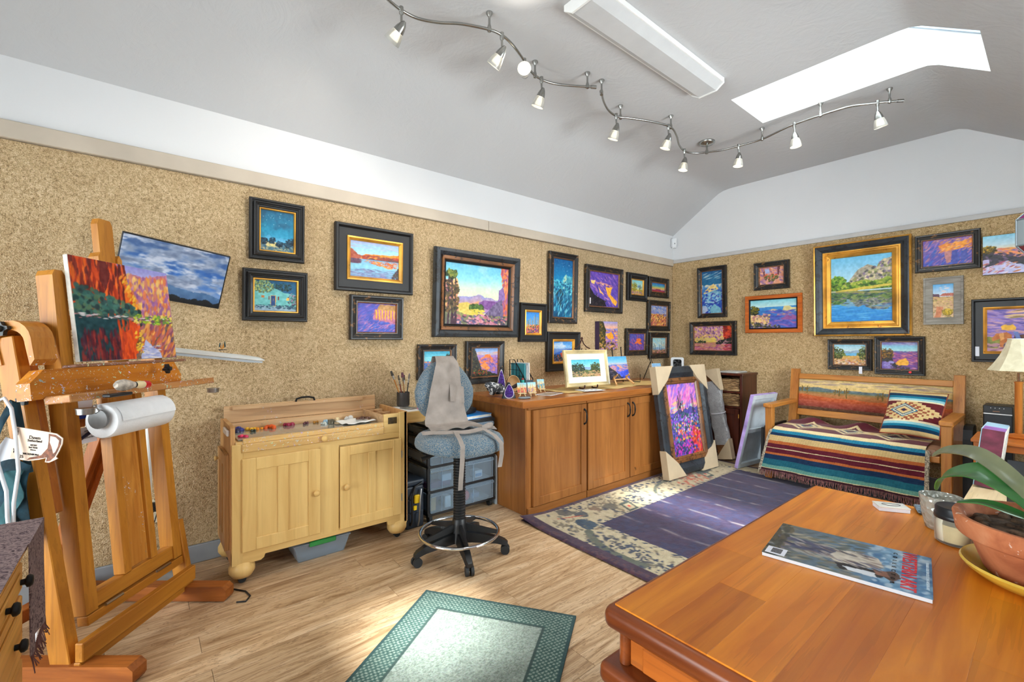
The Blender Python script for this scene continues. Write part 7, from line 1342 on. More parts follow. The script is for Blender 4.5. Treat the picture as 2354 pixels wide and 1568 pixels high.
m_lf = leafmat('orchid_leaf', (26, 86, 36), (70, 130, 62)); m_lg = leafmat('old_orchid_leaf', (92, 100, 70), (128, 132, 96))
def leaf(pts, w, mat, roll=0., fold=.25):
    pts = [Vector(p) for p in pts]; n = 22; L = []
    for i in range(n + 1):
        q = i / n * (len(pts) - 1); k = min(int(q), len(pts) - 2); f = q - k; p0 = pts[max(k - 1, 0)]; p1 = pts[k]; p2 = pts[k + 1]; p3 = pts[min(k + 2, len(pts) - 1)]
        L.append(.5 * ((2 * p1) + (-p0 + p2) * f + (2 * p0 - 5 * p1 + 4 * p2 - p3) * f * f + (-p0 + 3 * p1 - 3 * p2 + p3) * f ** 3))
    def fn(u, v):
        i = min(int(round(v * n)), n); c = L[i]; t = (L[min(i + 1, n)] - L[max(i - 1, 0)]).normalized(); s_ = t.cross(Vector((0, 0, 1))); s_ = s_.normalized() if s_.length > 1e-3 else Vector((1, 0, 0)); nn = s_.cross(t); s2 = s_ * math.cos(roll) + nn * math.sin(roll); n2 = s2.cross(t)
        ww = w * (math.sin(PI * min(1, (v * .90 + .07))) ** .62) * (1 if v < .97 else .75); a = (u - .5) * 2; return tuple(c + s2 * a * ww + n2 * (abs(a) ** 1.5 * fold * ww))
    return MB().slab(fn, 8, n, .0022).build('leaf', mat, oc, 70)
B = Vector((0.005, 0.0, .10))
leaf([B, Vector((-.045, .04, .165)), Vector((-.11, .115, .205)), Vector((-.170, .185, .195)), Vector((-.205, .215, .170))], .017, m_lg, .75)
leaf([B, Vector((-.04, .03, .150)), Vector((-.105, .075, .172)), Vector((-.165, .115, .145)), Vector((-.185, .128, .105))], .033, m_lf, .45)
leaf([B + Vector((.0, .012, 0)), Vector((-.04, .055, .150)), Vector((-.10, .12, .172)), Vector((-.15, .16, .150))], .024, m_lf, .55)
leaf([B, Vector((-.045, -.005, .115)), Vector((-.095, .01, .122)), Vector((-.138, .02, .112))], .018, m_lf, .1)
leaf([B, Vector((.03, .03, .16)), Vector((.06, .08, .20)), Vector((.10, .13, .18))], .026, m_lf, -.4)
leaf([B, Vector((.05, -.02, .13)), Vector((.10, -.05, .15)), Vector((.16, -.07, .12))], .028, m_lf, -.2)
leaf([B, Vector((.02, .05, .15)), Vector((.0, .11, .20)), Vector((-.02, .17, .20))], .022, m_lf, .2)
MB().tube([(-.01, -.015, .085), (.005, -.01, .115), (.012, -.012, .128)], [.006, .005, .004], 8).build('stem_stub', plain('pale_stem', (196, 186, 140), .7), oc, 60)
dp = thing('dark_panel_painting', 'dark green painted panel standing at the far edge of the desk', 'painting', (3.10, 1.735, .7605), (0, math.radians(-8), -PI / 2)); box1('panel', plain('charcoal_canvas_edge2', (40, 42, 48), .7), dp, 0, .012, -.11, .11, 0, .17, .001); dpa = Art(50, 40, 81); dpa.grad([(0, (50, 54, 60)), (.5, (60, 70, 56)), (1, (40, 46, 60))]); dpa.dabs(40, (0, .2, 1, .7), (.06, .04), [(130, 130, 60), (70, 90, 60), (50, 60, 70)]); pp_ = flat_art('painting', dpa, .218, .168, dp, .013); pp_.location = (0, 0, .085)

# ------------------------------------------------------------------ right-hand corner: side table, lamp, books, canvas
m_cher = wood('orange_cherry', (176, 88, 28), (216, 126, 50), 'X', .8, .35, coat=.4)
sdt = thing('side_table', 'orange wood side table with a low book shelf by the back wall', 'table', (2.70, 4.22, 0)); box1('top', m_cher, sdt, 0, .55, 0, .38, .58, .60, .004, 2); box1('apron_rail', m_cher, sdt, .03, .52, .018, .036, .535, .58, .002)
for x_ in (.012, .50):
    for y_ in (.012, .33): box1('leg', m_cher, sdt, x_, x_ + .038, y_, y_ + .038, 0, .58, .002)
box1('low_shelf', m_cher, sdt, .02, .53, .02, .36, .20, .222, .002)
bkc = [(230, 190, 40), (30, 30, 34), (40, 110, 170), (60, 60, 66), (70, 90, 110), (150, 60, 50), (50, 90, 140), (206, 206, 200)]; x_ = .135
for i, c in enumerate(bkc):
    wd = (.018, .022, .03, .02, .034, .024, .02, .03)[i]; hh = (.15, .17, .16, .18, .20, .16, .19, .17)[i]; lab = ['yellow', 'black', 'blue', 'dark grey', 'slate blue', 'brick red', 'mid blue', 'pale grey'][i]
    t = thing('book', '%s book standing on the low shelf of the side table' % lab, 'book', (2.70 + x_, 4.25, .2225), 0, 'books on the side table shelf'); b = MB(); b.box(0, wd, 0, .003, 0, hh); b.box(0, .002, .003, .13, 0, hh); b.box(wd - .002, wd, .003, .13, 0, hh); b.build('cover', plain('book_cover_%d' % i, c, .5), t); box1('pages', plain('page_white', (226, 224, 214), .8), t, .0025, wd - .0025, .0035, .126, .003, hh - .003, 0); box1('spine_label', m_tagw, t, wd * .25, wd * .75, -.0008, 0, hh * .35, hh * .8, 0); x_ += wd + .002
pt = MB(); pt.box(0, .24, 0, .22, 0, .012, .002); pt.box(.01, .23, .01, .21, .0125, .03, .001); tag(pt.build('paper_stack', plain('white_paper2', (232, 234, 236), .7, var=.02), None, None, (2.99, 4.232, .6005)), 'stack of white papers on the orange side table', 'paper')
lm = thing('table_lamp', 'table lamp with a parchment shade and orange wood post', 'lamp', (2.900, 4.50, .6005)); MB().lathe([(.07, 0), (.075, .008), (.05, .018), (.02, .028), (.004, .03)], 28).build('base', m_cher, lm, 50); MB().lathe([(.018, .02), (.019, .36), (.022, .365), (.022, .372), (.015, .375), (.004, .376)], 20).build('post', wood('lamp_post', (186, 104, 36), (222, 146, 66), 'Z', 1, .3), lm, 50); MB().cyl((0, 0, .37), (0, 0, .43), .006, seg=8).build('socket_stem', m_brz, lm)
sh_ = []
for r_, z in ((.148, .445), (.118, .490), (.088, .545), (.064, .605), (.050, .655)): sh_.append([(r_ * math.cos(2 * PI * i / 8 + .2), r_ * math.sin(2 * PI * i / 8 + .2), z) for i in range(8)])
def shade_mat():
    t = NT('parchment_shade'); n = t.noise(t.coords(), 22., 4, .8); t.color(t.ramp(n, [(.3, (214, 204, 168)), (.7, (236, 228, 198))])); t.set(rough=.8); t.b.inputs['Subsurface Weight'].default_value = .0; return t.m
m = MB(); m.loft(sh_, True, False); m.loft([[(x * .98, y * .98, z) for x, y, z in r_] for r_ in sh_], True, False); m.build('shade', shade_mat(), lm)
MB().tube([(.05 * math.cos(2 * PI * i / 16), .05 * math.sin(2 * PI * i / 16), .656) for i in range(16)], .003, 6, True).build('shade_ring', m_white, lm)
bx_ = thing('black_speaker', 'black box speaker with a silver stripe behind the side table', 'speaker', (2.708, 4.86, 0)); box1('cabinet', m_black, bx_, 0, .15, 0, .20, 0, .765, .004); box1('front_grille', plain('dark_grille', (30, 36, 42), .5), bx_, .004, .146, -.006, 0, .02, .70, .002); box1('silver_stripe', m_metal, bx_, .003, .147, -.0075, -.0005, .702, .709, 0); box1('badge', m_brz, bx_, .05, .085, -.0065, -.0005, .722, .727, 0)
for k in range(4): MB().cyl((.04 + k * .022, -.003, .748), (.04 + k * .022, .0, .748), .0025, seg=8).build('button', m_metal, bx_)
plt = thing('pale_low_table', 'pale wood low table behind the desk', 'table', (2.735, 3.35, 0)); m_pale_w = wood('pale_pine', (206, 180, 136), (232, 210, 170), 'Y', .7, .5); box1('top', m_pale_w, plt, 0, .50, 0, .80, .345, .368, .003)
for x_ in (.02, .44):
    for y_ in (.02, .74): box1('leg', m_pale_w, plt, x_, x_ + .04, y_, y_ + .04, 0, .345, .002)
pcv = thing('deep_edge_canvas', 'deep canvas with purple and pale blue painted edges on the low table', 'canvas', (2.795, 4.03, .376), (0, math.radians(6), 0)); pcv.scale = (1.35, 1.2, 1.0); m_mar = plain('maroon_edge', (104, 42, 62), .6, var=.3, scale=14); m_pur = plain('purple_edge', (140, 92, 160), .6, var=.2, scale=14); m_lbe = plain('pale_blue_edge', (170, 206, 226), .6)
box1('canvas_face', m_lbe, pcv, -.040, -.036, -.14, .14, 0, .345, .001); box1('near_edge', m_mar, pcv, -.036, .032, -.142, -.138, 0, .345, .001); box1('far_edge', m_mar, pcv, -.036, .032, .138, .142, 0, .345, .001); box1('top_edge', m_pur, pcv, -.036, .032, -.137, -.02, .341, .345, .001); box1('top_edge', m_lbe, pcv, -.036, .032, -.02, .137, .341, .345, .001)
for y0, y1, z0, z1 in ((-.136, -.10, .002, .340), (.10, .136, .002, .340), (-.10, .10, .002, .04), (-.10, .10, .30, .340), (-.02, .02, .04, .30)): box1('stretcher_bar', m_canvas, pcv, -.0, .034, y0, y1, z0, z1, .001)
# stained glass lantern
lt = thing('stained_glass_lantern', 'hanging stained glass lantern at the right edge', 'lantern', (3.035, 3.30, 1.70)); m_lead = plain('lead_came', (150, 160, 166), .35, .8)
def hexp(r_, z, k, rot=.0): a = 2 * PI * k / 6 + rot; return Vector((r_ * math.cos(a), r_ * math.sin(a), z))
LV = [(.045, -.07), (.10, 0), (.10, .125), (.04, .185)]; cols = [[(190, 40, 60), (150, 60, 70)], [(206, 170, 50), (200, 214, 220)], [(214, 90, 50), (190, 70, 150)]]
rot0 = math.radians(22)
for b_ in range(3):
    for k in range(6):
        q = [hexp(LV[b_][0], LV[b_][1], k, rot0), hexp(LV[b_][0], LV[b_][1], k + 1, rot0), hexp(LV[b_ + 1][0], LV[b_ + 1][1], k + 1, rot0), hexp(LV[b_ + 1][0], LV[b_ + 1][1], k, rot0)]
        m = MB(); nn = (q[1] - q[0]).cross(q[3] - q[0]).normalized() * .002; A_ = [m._v(p) for p in q]; B_ = [m._v(p - nn) for p in q]; m.bm.faces.new(A_); m.bm.faces.new(B_[::-1])
        for i in range(4): m.bm.faces.new((A_[i], B_[i], B_[(i + 1) % 4], A_[(i + 1) % 4]))
        m.build('glass_pane', glass('stained_%d_%d' % (b_, k % 2), cols[b_][k % 2], .1, .55), lt); MB().tube([q[0], q[3]], .004, 6).build('came', m_lead, lt); MB().tube([q[3], q[2]], .004, 6).build('came', m_lead, lt)
MB().lathe([(.045, .185), (.03, .205), (.012, .215), (.004, .22)], 12).build('cap', m_lead, lt, 40); MB().lathe([(.046, -.07), (.02, -.085), (.006, -.10)], 12).build('finial', m_iron, lt, 40)
MB().cyl((0, 0, .215), (0, 0, zc(3.035) - 1.70), .003, seg=6).build('hanging_chain', m_iron, lt)

# ------------------------------------------------------------------ things on the worktop
ZT = .8225
rn = thing('cloth_runner', 'yellow tan cloth runner along the alder worktop', 'cloth', (.40, 3.10, ZT)); m_run = plain('mustard_cloth', (206, 174, 110), .9, var=.08, scale=12, bump=.2); MB().slab(lambda u, v: ((u - .5) * .34 + .02 * math.sin(v * 17) * (abs(u - .5) * 2) ** 4, -.46 + v * 1.46, .0035 + .002 * math.sin(u * 19 + v * 40)), 10, 40, .0015).build('cloth', m_run, rn, 60)
for i, (x_, y_, rz_, lab, c) in enumerate([(.50, 2.50, .3, 'printed leaflet with a brown map on the cloth runner', (150, 130, 110)), (.56, 2.92, -.2, 'pale blue printed leaflet near the worktop edge', (190, 206, 220))]):
    t = thing('leaflet', lab, 'leaflet', (x_, y_, ZT + (.0005, .0075)[i]), rz_); box1('sheet', m_tagw, t, -.07, .07, -.11, .11, 0, .001, 0); box1('print', plain('leaflet_print_%d' % i, c, .6, var=.4, scale=40), t, -.06, .06, -.095, .095, .001, .0014, 0)
ch_ = thing('champagne_framed_painting', 'champagne framed oak meadow painting on a small iron easel', 'painting', (.485, 2.975, ZT + .030), (0, -math.radians(9), math.radians(-9))); fw, fh = .48, .315
for pn, mt_, pr_ in (('frame', m_champ, [(0, 0), (0, .022), (.006, .028), (.016, .024), (.020, .018), (.028, .020), (.032, .014)]), ('liner', m_cream, [(.032, .014), (.034, .016), (.082, .006), (.084, .002)])): MB().rectloft(fw, fh, pr_).build(pn, mt_, ch_, loc=(0, 0, fh / 2))
p = flat_art('painting', A_oak_meadow(104, 62), fw - .164, fh - .164, ch_, .004); p.location = (0, 0, fh / 2); box1('backing_board', m_canvas, ch_, -.004, -.001, -fw / 2 + .01, fw / 2 - .01, .01, fh - .01, 0)
ie = thing('iron_table_easel', 'small brown iron display easel with a scrolled top', 'easel', (.46, 2.975, ZT + .007), (0, 0, math.radians(-9))); m_rust = plain('rusty_iron', (74, 44, 36), .5, .6)
for s_ in (-1, 1):
    MB().tube([(.0, s_ * .07, .010), (.058, s_ * .07, .010), (.072, s_ * .07, .018), (.076, s_ * .07, .040)], .006, 8).build('front_hook', m_rust, ie, 50); MB().tube([(.02, s_ * .07, .004), (.0, s_ * .07, .024), (-.032, s_ * .06, .20), (-.058, s_ * .05, .345)], .004, 8).build('side_rod', m_rust, ie, 50); MB().tube([(-.045, s_ * .085, .348), (-.048, s_ * .05, .362), (-.05, s_ * .02, .39), (-.05, 0, .43)], .005, 8).build('top_scroll', m_rust, ie, 50)
MB().ball((-.05, 0, .438), .011).build('finial', m_rust, ie, 50); MB().tube([(-.05, 0, .35), (-.17, 0, .004)], .004, 8).build('rear_leg', m_rust, ie, 50)
bc_ = thing('blue_rim_canvas', 'small blue canyon canvas on a wooden tripod on the worktop', 'painting', (.415, 3.50, ZT + .055), (0, -math.radians(14), math.radians(-8))); box1('canvas_edge', m_canvas, bc_, -.016, 0, -.145, .145, 0, .225, .001); p = flat_art('painting', A_blue_rim_canvas(72, 58), .288, .223, bc_, .001); p.location = (0, 0, .1125)
we = thing('wooden_tripod', 'small pale wooden tripod holding the blue canyon canvas', 'easel', (.40, 3.50, ZT + .009), (0, 0, math.radians(-8))); m_twig = plain('twig_wood', (196, 150, 98), .7, var=.15)
for s_ in (-1, 1): MB().tube([(.10, s_ * .115, .008), (.04, s_ * .085, .06), (.035, s_ * .075, .085)], [.010, .009, .009], 8).build('front_leg', m_twig, we, 50); MB().tube([(.02, s_ * .08, .055), (.075, s_ * .075, .10)], .008, 8).build('peg', m_twig, we, 50)
MB().tube([(-.05, 0, .20), (-.15, 0, .008)], .008, 8).build('rear_leg', m_twig, we, 50); MB().tube([(.03, -.09, .05), (.03, .09, .05)], .007, 8).build('cross_peg', m_twig, we, 50)
ba = thing('black_iron_easel', 'tall thin black iron easel behind the blue canyon canvas', 'easel', (.30, 3.66, ZT + .008), 0)
for y_, zt_ in ((-.08, .34), (.06, .345)): MB().tube([(0, y_, .004), (-.03, y_, zt_)], .005, 8).build('post', m_iron, ba, 50); MB().lathe([(.007, 0), (.007, .006), (.003, .010)], 8).build('post_cap', m_iron, ba, 50, (-.03, y_, zt_))
for z in (.02, .19): MB().tube([(-.002 - z * .08, -.08, z), (-.002 - z * .08, .06, z)], .004, 8).build('cross_rod', m_iron, ba, 50)
MB().tube([(0, .06, .02), (.10, .20, .004), (.10, .20, .08)], .004, 8).build('side_foot', m_iron, ba, 50); MB().tube([(-.03, -.01, .19), (-.16, -.01, .004)], .004, 8).build('rear_leg', m_iron, ba, 50)
tp = thing('tiny_sky_canvas', 'tiny blue and yellow canvas behind the leaning sunset painting', 'painting', (.345, 4.26, ZT + .055), (0, -math.radians(10), math.radians(-4))); box1('canvas_edge', m_canvas, tp, -.01, 0, -.075, .075, 0, .13, .001); tpa = A_tiny(40, 34, 91, [(244, 190, 120), (250, 200, 60), (150, 190, 226), (230, 170, 170)], ((130, 190, 236), (190, 200, 220))); p = flat_art('painting', tpa, .148, .128, tp, .001); p.location = (0, 0, .065)
tw = thing('wire_plate_stand', 'black wire stand holding the tiny sky canvas', 'stand', (.285, 4.26, ZT), 0)
for s_ in (-1, 1): MB().tube([(.06, s_ * .03, .006), (.03, s_ * .02, .05), (-.035, s_ * .012, .235), (-.03, s_ * .03, .255)], .004, 8).build('rod', m_iron, tw, 50)
MB().tube([(-.03, 0, .20), (-.12, 0, .006)], .004, 8).build('rear_leg', m_iron, tw, 50)
# geodes
def geode(label, loc, w, d_, h, rz_, dark):
    t = thing('amethyst_geode', label, 'geode', loc, rz_, 'amethyst geodes on the worktop'); rr = random.Random(int(h * 1000))
    def ring(k, z): return [(x * k[0], y * k[1], z) for x, y in [(math.cos(2 * PI * i / 16), math.sin(2 * PI * i / 16)) for i in range(16)]]
    Rn = []
    for q in range(9):
        v = q / 8; wy = w * (1 - .86 * v ** 1.25); Rn.append([(min(d_ * .30, d_ * math.cos(2 * PI * i / 16) * (1 - v * .45)) * (1 + rr.uniform(-.06, .06)), wy * math.sin(2 * PI * i / 16) * (1 + rr.uniform(-.06, .06)), v * h) for i in range(16)])
    MB().loft(Rn).build('rock_shell', dark, t, 40)
    fx = d_ * .31; pf_ = [(math.sin(a) * w * .70, h * .46 + math.cos(a) * h * .42) for a in [2 * PI * i / 18 for i in range(18)]]
    pf_ = [(y * (1.2 - .95 * max(0, min(1, z / h)) ** 1.1), z) for y, z in pf_]
    rim = [(y * 1.16, h * .46 + (z - h * .46) * 1.10) for y, z in pf_]; MB().prism(rim, fx - .004, fx + .002, 'x').build('quartz_rim', plain('white_quartz', (206, 200, 206), .35, var=.12, scale=70), t); MB().prism(pf_, fx, fx + .003, 'x').build('crystal_bed', plain('deep_amethyst', (62, 40, 110), .3, var=.4, scale=120), t)
    m = MB()
    for k in range(120):
        a = rr.random() * 2 * PI; q = rr.random() ** .5 * .93; y = math.sin(a) * w * .70 * q; z = h * .46 + math.cos(a) * h * .42 * q; y *= (1.2 - .95 * max(0, min(1, z / h)) ** 1.1); s_ = .0035 + rr.random() * .004; tip = (fx + .006 + rr.random() * .006, y + rr.uniform(-.003, .003), z + rr.uniform(-.003, .003)); b0 = [(fx, y + s_ * math.cos(t2), z + s_ * math.sin(t2)) for t2 in (0, PI / 2, PI, 1.5 * PI)]; vs = [m._v(p_) for p_ in b0]; tv_ = m._v(tip); [m.bm.faces.new((vs[i], vs[(i + 1) % 4], tv_)) for i in range(4)]
    o = m.build('amethyst_crystals', plain('amethyst', (96, 66, 150), .15, var=.5, scale=120, coat=.6), t); o['kind'] = 'stuff'; return t
m_rock = plain('dark_basalt', (40, 48, 54), .6, var=.4, scale=40, bump=.4)
geode('front amethyst geode, low with a purple crystal face, at the worktop edge', (.50, 2.085, ZT), .052, .06, .115, -.5, m_rock); geode('tall narrow amethyst geode behind the badger figurine', (.26, 2.20, ZT), .045, .055, .215, -.5, plain('black_agate', (26, 28, 32), .35, var=.5, scale=30))
# animal figurine: one continuous skinned body
def skin_body(name, mat, parent, verts, edges, radii, sub=2):
    me = bpy.data.meshes.new(name); me.from_pydata(verts, edges, []); o = bpy.data.objects.new(name, me); C.objects.link(o); o.parent = parent
    sk = o.modifiers.new('skin', 'SKIN'); sl = me.skin_vertices[0].data if me.skin_vertices else None
    if sl is None:
        bm = bmesh.new(); bm.from_mesh(me); bm.verts.layers.skin.verify(); bm.to_mesh(me); bm.free(); sl = me.skin_vertices[0].data
    for v, r_ in zip(sl, radii): v.radius = (r_, r_)
    sl[0].use_root = True; s2 = o.modifiers.new('sub', 'SUBSURF'); s2.levels = sub; s2.render_levels = sub
    bpy.context.view_layer.update(); nm = bpy.data.meshes.new_from_object(o.evaluated_get(bpy.context.evaluated_depsgraph_get())); o.modifiers.clear(); o.data = nm; nm.materials.clear(); nm.materials.append(mat); nm.polygons.foreach_set('use_smooth', [True] * len(nm.polygons)); return o
def badger_mat():
    t = NT('grey_white_fur'); n = t.noise(t.coords((1, 1, 1)), 28., 4, 1.5); t.color(t.ramp(n, [(.42, (56, 60, 66)), (.52, (110, 114, 118)), (.56, (226, 226, 226))])); t.set(rough=.8); t.bump(t.noise(t.coords((1, 1, 1)), 160., 2), .5, .003); return t.m
bdg = thing('badger_figurine', 'grey and white animal figurine beside the geodes on the worktop', 'figurine', (.36, 2.085, ZT), math.radians(-25))
skin_body('body', badger_mat(), bdg, [(0, 0, .055), (0, .045, .06), (0, -.045, .065), (.012, -.075, .095), (.02, -.10, .085), (.02, -.035, .015), (-.02, -.035, .015), (.02, .05, .015), (-.02, .05, .015), (0, .08, .045)], [(0, 1), (0, 2), (2, 3), (3, 4), (2, 5), (2, 6), (1, 7), (1, 8), (1, 9)], [.036, .036, .034, .028, .014, .013, .013, .014, .014, .010])
for s_ in (-1, 1): MB().ball((.012 + s_ * .018, -.066, .122), .007, .005, .009, 8, 6).build('ear', m_black, bdg, 60); MB().ball((.012 + s_ * .012 + .008, -.096, .102), .0035, seg=8, rings=6).build('eye', m_black, bdg, 60)
# kachina doll, bowls, rack, mini easels, stone
kc = thing('carved_doll', 'small carved wooden doll with a turquoise mask beside the wire rack', 'figurine', (.36, 2.34, ZT), 0); MB().lathe([(.012, 0), (.016, .004), (.010, .03), (.012, .06), (.015, .065), (.012, .075), (.004, .078)], 14).build('body', plain('ochre_carving', (196, 140, 50), .6), kc, 50); MB().lathe([(.010, .078), (.014, .084), (.014, .104), (.010, .110), (.004, .112)], 14).build('head', plain('turquoise_mask', (30, 150, 140), .5), kc, 50); MB().lathe([(.004, .11), (.010, .114), (.006, .126)], 10).build('crest', plain('red_crest', (160, 50, 40), .6), kc, 50)
for s_ in (-1, 1): MB().tube([(0, s_ * .012, .068), (.006, s_ * .020, .05), (.010, s_ * .018, .032)], .004, 6).build('arm', plain('ochre_carving', (196, 140, 50), .6), kc, 50)
MB().lathe([(.018, .0), (.018, .03), (.013, .034)], 14).build('skirt', plain('dark_green_skirt', (40, 50, 40), .7), kc, 50)
tn = plain('tan_gourd', (190, 152, 104), .6, var=.08)
bw1 = MB().lathe([(.02, 0), (.045, .008), (.062, .035), (.066, .06), (.062, .06), (.056, .034), (.04, .012), (.004, .008)], 28).build('gourd_bowl', tn, None, 50, (.20, 2.335, ZT + .066), (0, math.radians(78), 0)); tag(bw1, 'large tan gourd bowl standing on its side by the wall', 'bowl')
bw2 = MB().lathe([(.02, 0), (.032, .006), (.040, .022), (.042, .026), (.038, .026), (.03, .010), (.004, .006)], 24).build('small_bowl', tn, None, 50, (.40, 2.215, ZT)); tag(bw2, 'small shallow tan bowl behind the flat grey stone', 'bowl')
stn = MB().loft([[(.04 * k * math.cos(2 * PI * i / 14) * (1 + .12 * math.sin(i * 2)), .055 * k * math.sin(2 * PI * i / 14), z) for i in range(14)] for k, z in ((.8, 0), (1, .005), (.9, .010), (.3, .012))]); tag(stn.build('flat_stone', plain('grey_slate', (120, 128, 134), .6), None, 50, (.585, 2.165, ZT)), 'flat grey stone at the corner of the worktop', 'stone')
fth = MB().tube([(.36, 2.20, .93), (.37, 2.255, .945), (.37, 2.29, .965)], [.006, .016, .010], 8, flat=.4); tag(fth.build('dark_carving', plain('black_brown', (40, 28, 24), .7), None, 60, (0, 0, -.055)), 'dark brown feather shaped carving by the small bowl', 'carving')
rk = thing('wire_magazine_rack', 'black wire mesh magazine rack against the carpet wall', 'rack', (.10, 2.42, ZT))
pr2 = [(0, 0), (.20, 0), (.20, .10), (.06, .26), (0, .26)]
for y_ in (0, .085): MB().tube([(x_, y_, z + .004) for x_, z in pr2] + [(0, y_, .004)], .004, 6).build('side_loop', m_iron, rk)
for k in range(5):
    z = .03 + k * .05; xe = .20 if z < .10 else .20 - (z - .10) / .16 * .14
    for y_ in (0, .085): MB().tube([(0, y_, z), (xe, y_, z)], .002, 5).build('mesh_wire', m_iron, rk)
for k in range(1, 5):
    x_ = k * .042; ze = .26 if x_ < .06 else .10 + (.20 - x_) / .14 * .16
    for y_ in (0, .085): MB().tube([(x_, y_, .004), (x_, y_, ze)], .002, 5).build('mesh_wire', m_iron, rk)
box1('base_plate', m_iron, rk, 0, .20, 0, .085, 0, .004, 0); box1('front_lip', plain('rack_blue_grey', (60, 76, 84), .5), rk, .20, .204, .0, .085, .004, .10, 0)
bks = [('teal covered cloud booklet in the wire rack', (60, 150, 160)), ('white booklet in the wire rack, nearest the champagne frame', (232, 234, 236)), ('pale grey booklet in the middle of the wire rack', (200, 204, 206))]
for i, (lab, c) in enumerate(bks): tag(box1('booklet', plain('booklet_%d' % i, c, .5, var=.1), None, .108, .285, 2.427 + (0, .045, .022)[i], 2.437 + (0, .045, .022)[i], ZT + .0055, ZT + (.235, .24, .22)[i], .001), lab, 'booklet', 'booklets in the wire rack')
for i, (x_, y_, rz_, lab, pal) in enumerate([(.50, 2.215, -.5, 'miniature canyon painting on a tiny easel next to the small bowl', [(214, 110, 60), (190, 90, 110), (240, 190, 80)]), (.52, 2.30, -.25, 'miniature desert sunset painting on a tiny easel beside the leaflet', [(240, 170, 60), (110, 90, 150), (250, 200, 110)]), (.36, 2.545, -.1, 'miniature blue coast painting on a tiny easel by the wire rack', [(70, 150, 190), (240, 200, 100), (60, 120, 170)])]):
    t = thing('miniature_painting', lab, 'painting', (x_, y_, ZT + .0035), rz_, 'miniature paintings on tiny easels'); M_ = Matrix.Translation((0, 0, .028)) @ Matrix.Rotation(-.22, 4, 'Y'); m = MB(); m.M = M_; m.box(-.005, 0, -.036, .036, 0, .075, .001); m.build('canvas_edge', m_canvas, t); aa = A_tiny(26, 26, 95 + i, pal); M4 = np.array(M_); colored('painting', aa, lambda u, v: (np.stack([np.full_like(u, .0008), (u - .5) * .071, .0745 - v * .074, np.ones_like(u)], -1) @ M4.T)[:, :3], M_ART, t)
    for s_ in (-1, 1): MB().tube([(.022, s_ * .022, .0), (.004, s_ * .016, .028), (-.018, s_ * .006, .10)], .003, 6).build('easel_leg', plain('pale_easel_wood', (226, 200, 150), .6), t)
    MB().tube([(-.016, 0, .09), (-.05, 0, 0)], .003, 6).build('easel_leg', plain('pale_easel_wood', (226, 200, 150), .6), t); box1('easel_ledge', plain('pale_easel_wood', (226, 200, 150), .6), t, -.002, .012, -.032, .032, .020, .026, 0)

# ------------------------------------------------------------------ ceiling fittings
ms_ = thing('motion_sensor', 'small white motion sensor in the corner above the trim', 'sensor', (.035, 5.095, 2.395), math.radians(-45)); m = MB(); m.prism([(-.042, -.034), (.012, -.034), (.03, -.02), (.034, 0), (.03, .02), (.012, .034), (-.042, .034)], .012, .115); m.build('housing', m_wp, ms_); MB().prism([(-.02, -.024), (.014, -.024), (.022, 0), (.014, .024), (-.02, .024)], 0, .012).build('base_cover', m_wp, ms_); box1('lens', m_black, ms_, .0335, .0355, -.004, .004, .045, .058, 0)
fx_ = thing('fluorescent_fixture', 'long white fluorescent ceiling fixture', 'ceiling light', (1.46, 1.68, 2.969)); m = MB(); m.prism([(0, 0), (.215, 0), (.215, -.028), (.165, -.062), (.05, -.062), (0, -.028)], .012, 1.258, 'y'); m.build('diffuser', plain('prismatic_acrylic', (204, 205, 206), .35, var=.02), fx_, 20)
for y_ in (0, 1.26): MB().prism([(-.004, 0), (.219, 0), (.219, -.032), (.168, -.066), (.047, -.066), (-.004, -.032)], y_ - .002, y_ + .010, 'y').build('end_cap', m_white, fx_)
for x_ in (-.004, .209): box1('side_rail', m_white, fx_, x_, x_ + .010, .010, 1.258, -.030, 0, .001)
ZR = 2.88
m_nick = plain('brushed_nickel', (168, 168, 164), .25, 1., .04)
R1 = [(1.16, .70), (1.08, .80), (1.036, .90), (1.008, .99), (1.008, 1.083), (1.051, 1.181), (1.114, 1.273), (1.172, 1.411), (1.179, 1.493), (1.153, 1.59), (1.089, 1.726), (1.033, 1.833), (1.017, 1.913), (1.026, 1.999), (1.067, 2.094), (1.16, 2.239)]
R2 = [(1.151, 2.349), (1.091, 2.446), (1.039, 2.567), (1.028, 2.68), (1.073, 2.775), (1.144, 2.945), (1.183, 3.122), (1.134, 3.291), (1.051, 3.479), (1.021, 3.635), (1.062, 3.727), (1.131, 3.783), (1.236, 3.841), (1.37, 3.868), (1.541, 3.885), (1.716, 3.827), (1.8, 3.809), (1.972, 3.801), (2.134, 3.818), (2.279, 3.903), (2.375, 3.985)]
def spline(P, n=6):
    out = []
    for i in range(len(P) - 1):
        p0, p1, p2, p3 = [Vector((*P[max(0, min(len(P) - 1, i + k))], ZR)) for k in (-1, 0, 1, 2)]
        for j in range(n): f = j / n; out.append(.5 * ((2 * p1) + (-p0 + p2) * f + (2 * p0 - 5 * p1 + 4 * p2 - p3) * f * f + (-p0 + 3 * p1 - 3 * p2 + p3) * f ** 3))
    out.append(Vector((*P[-1], ZR))); return out
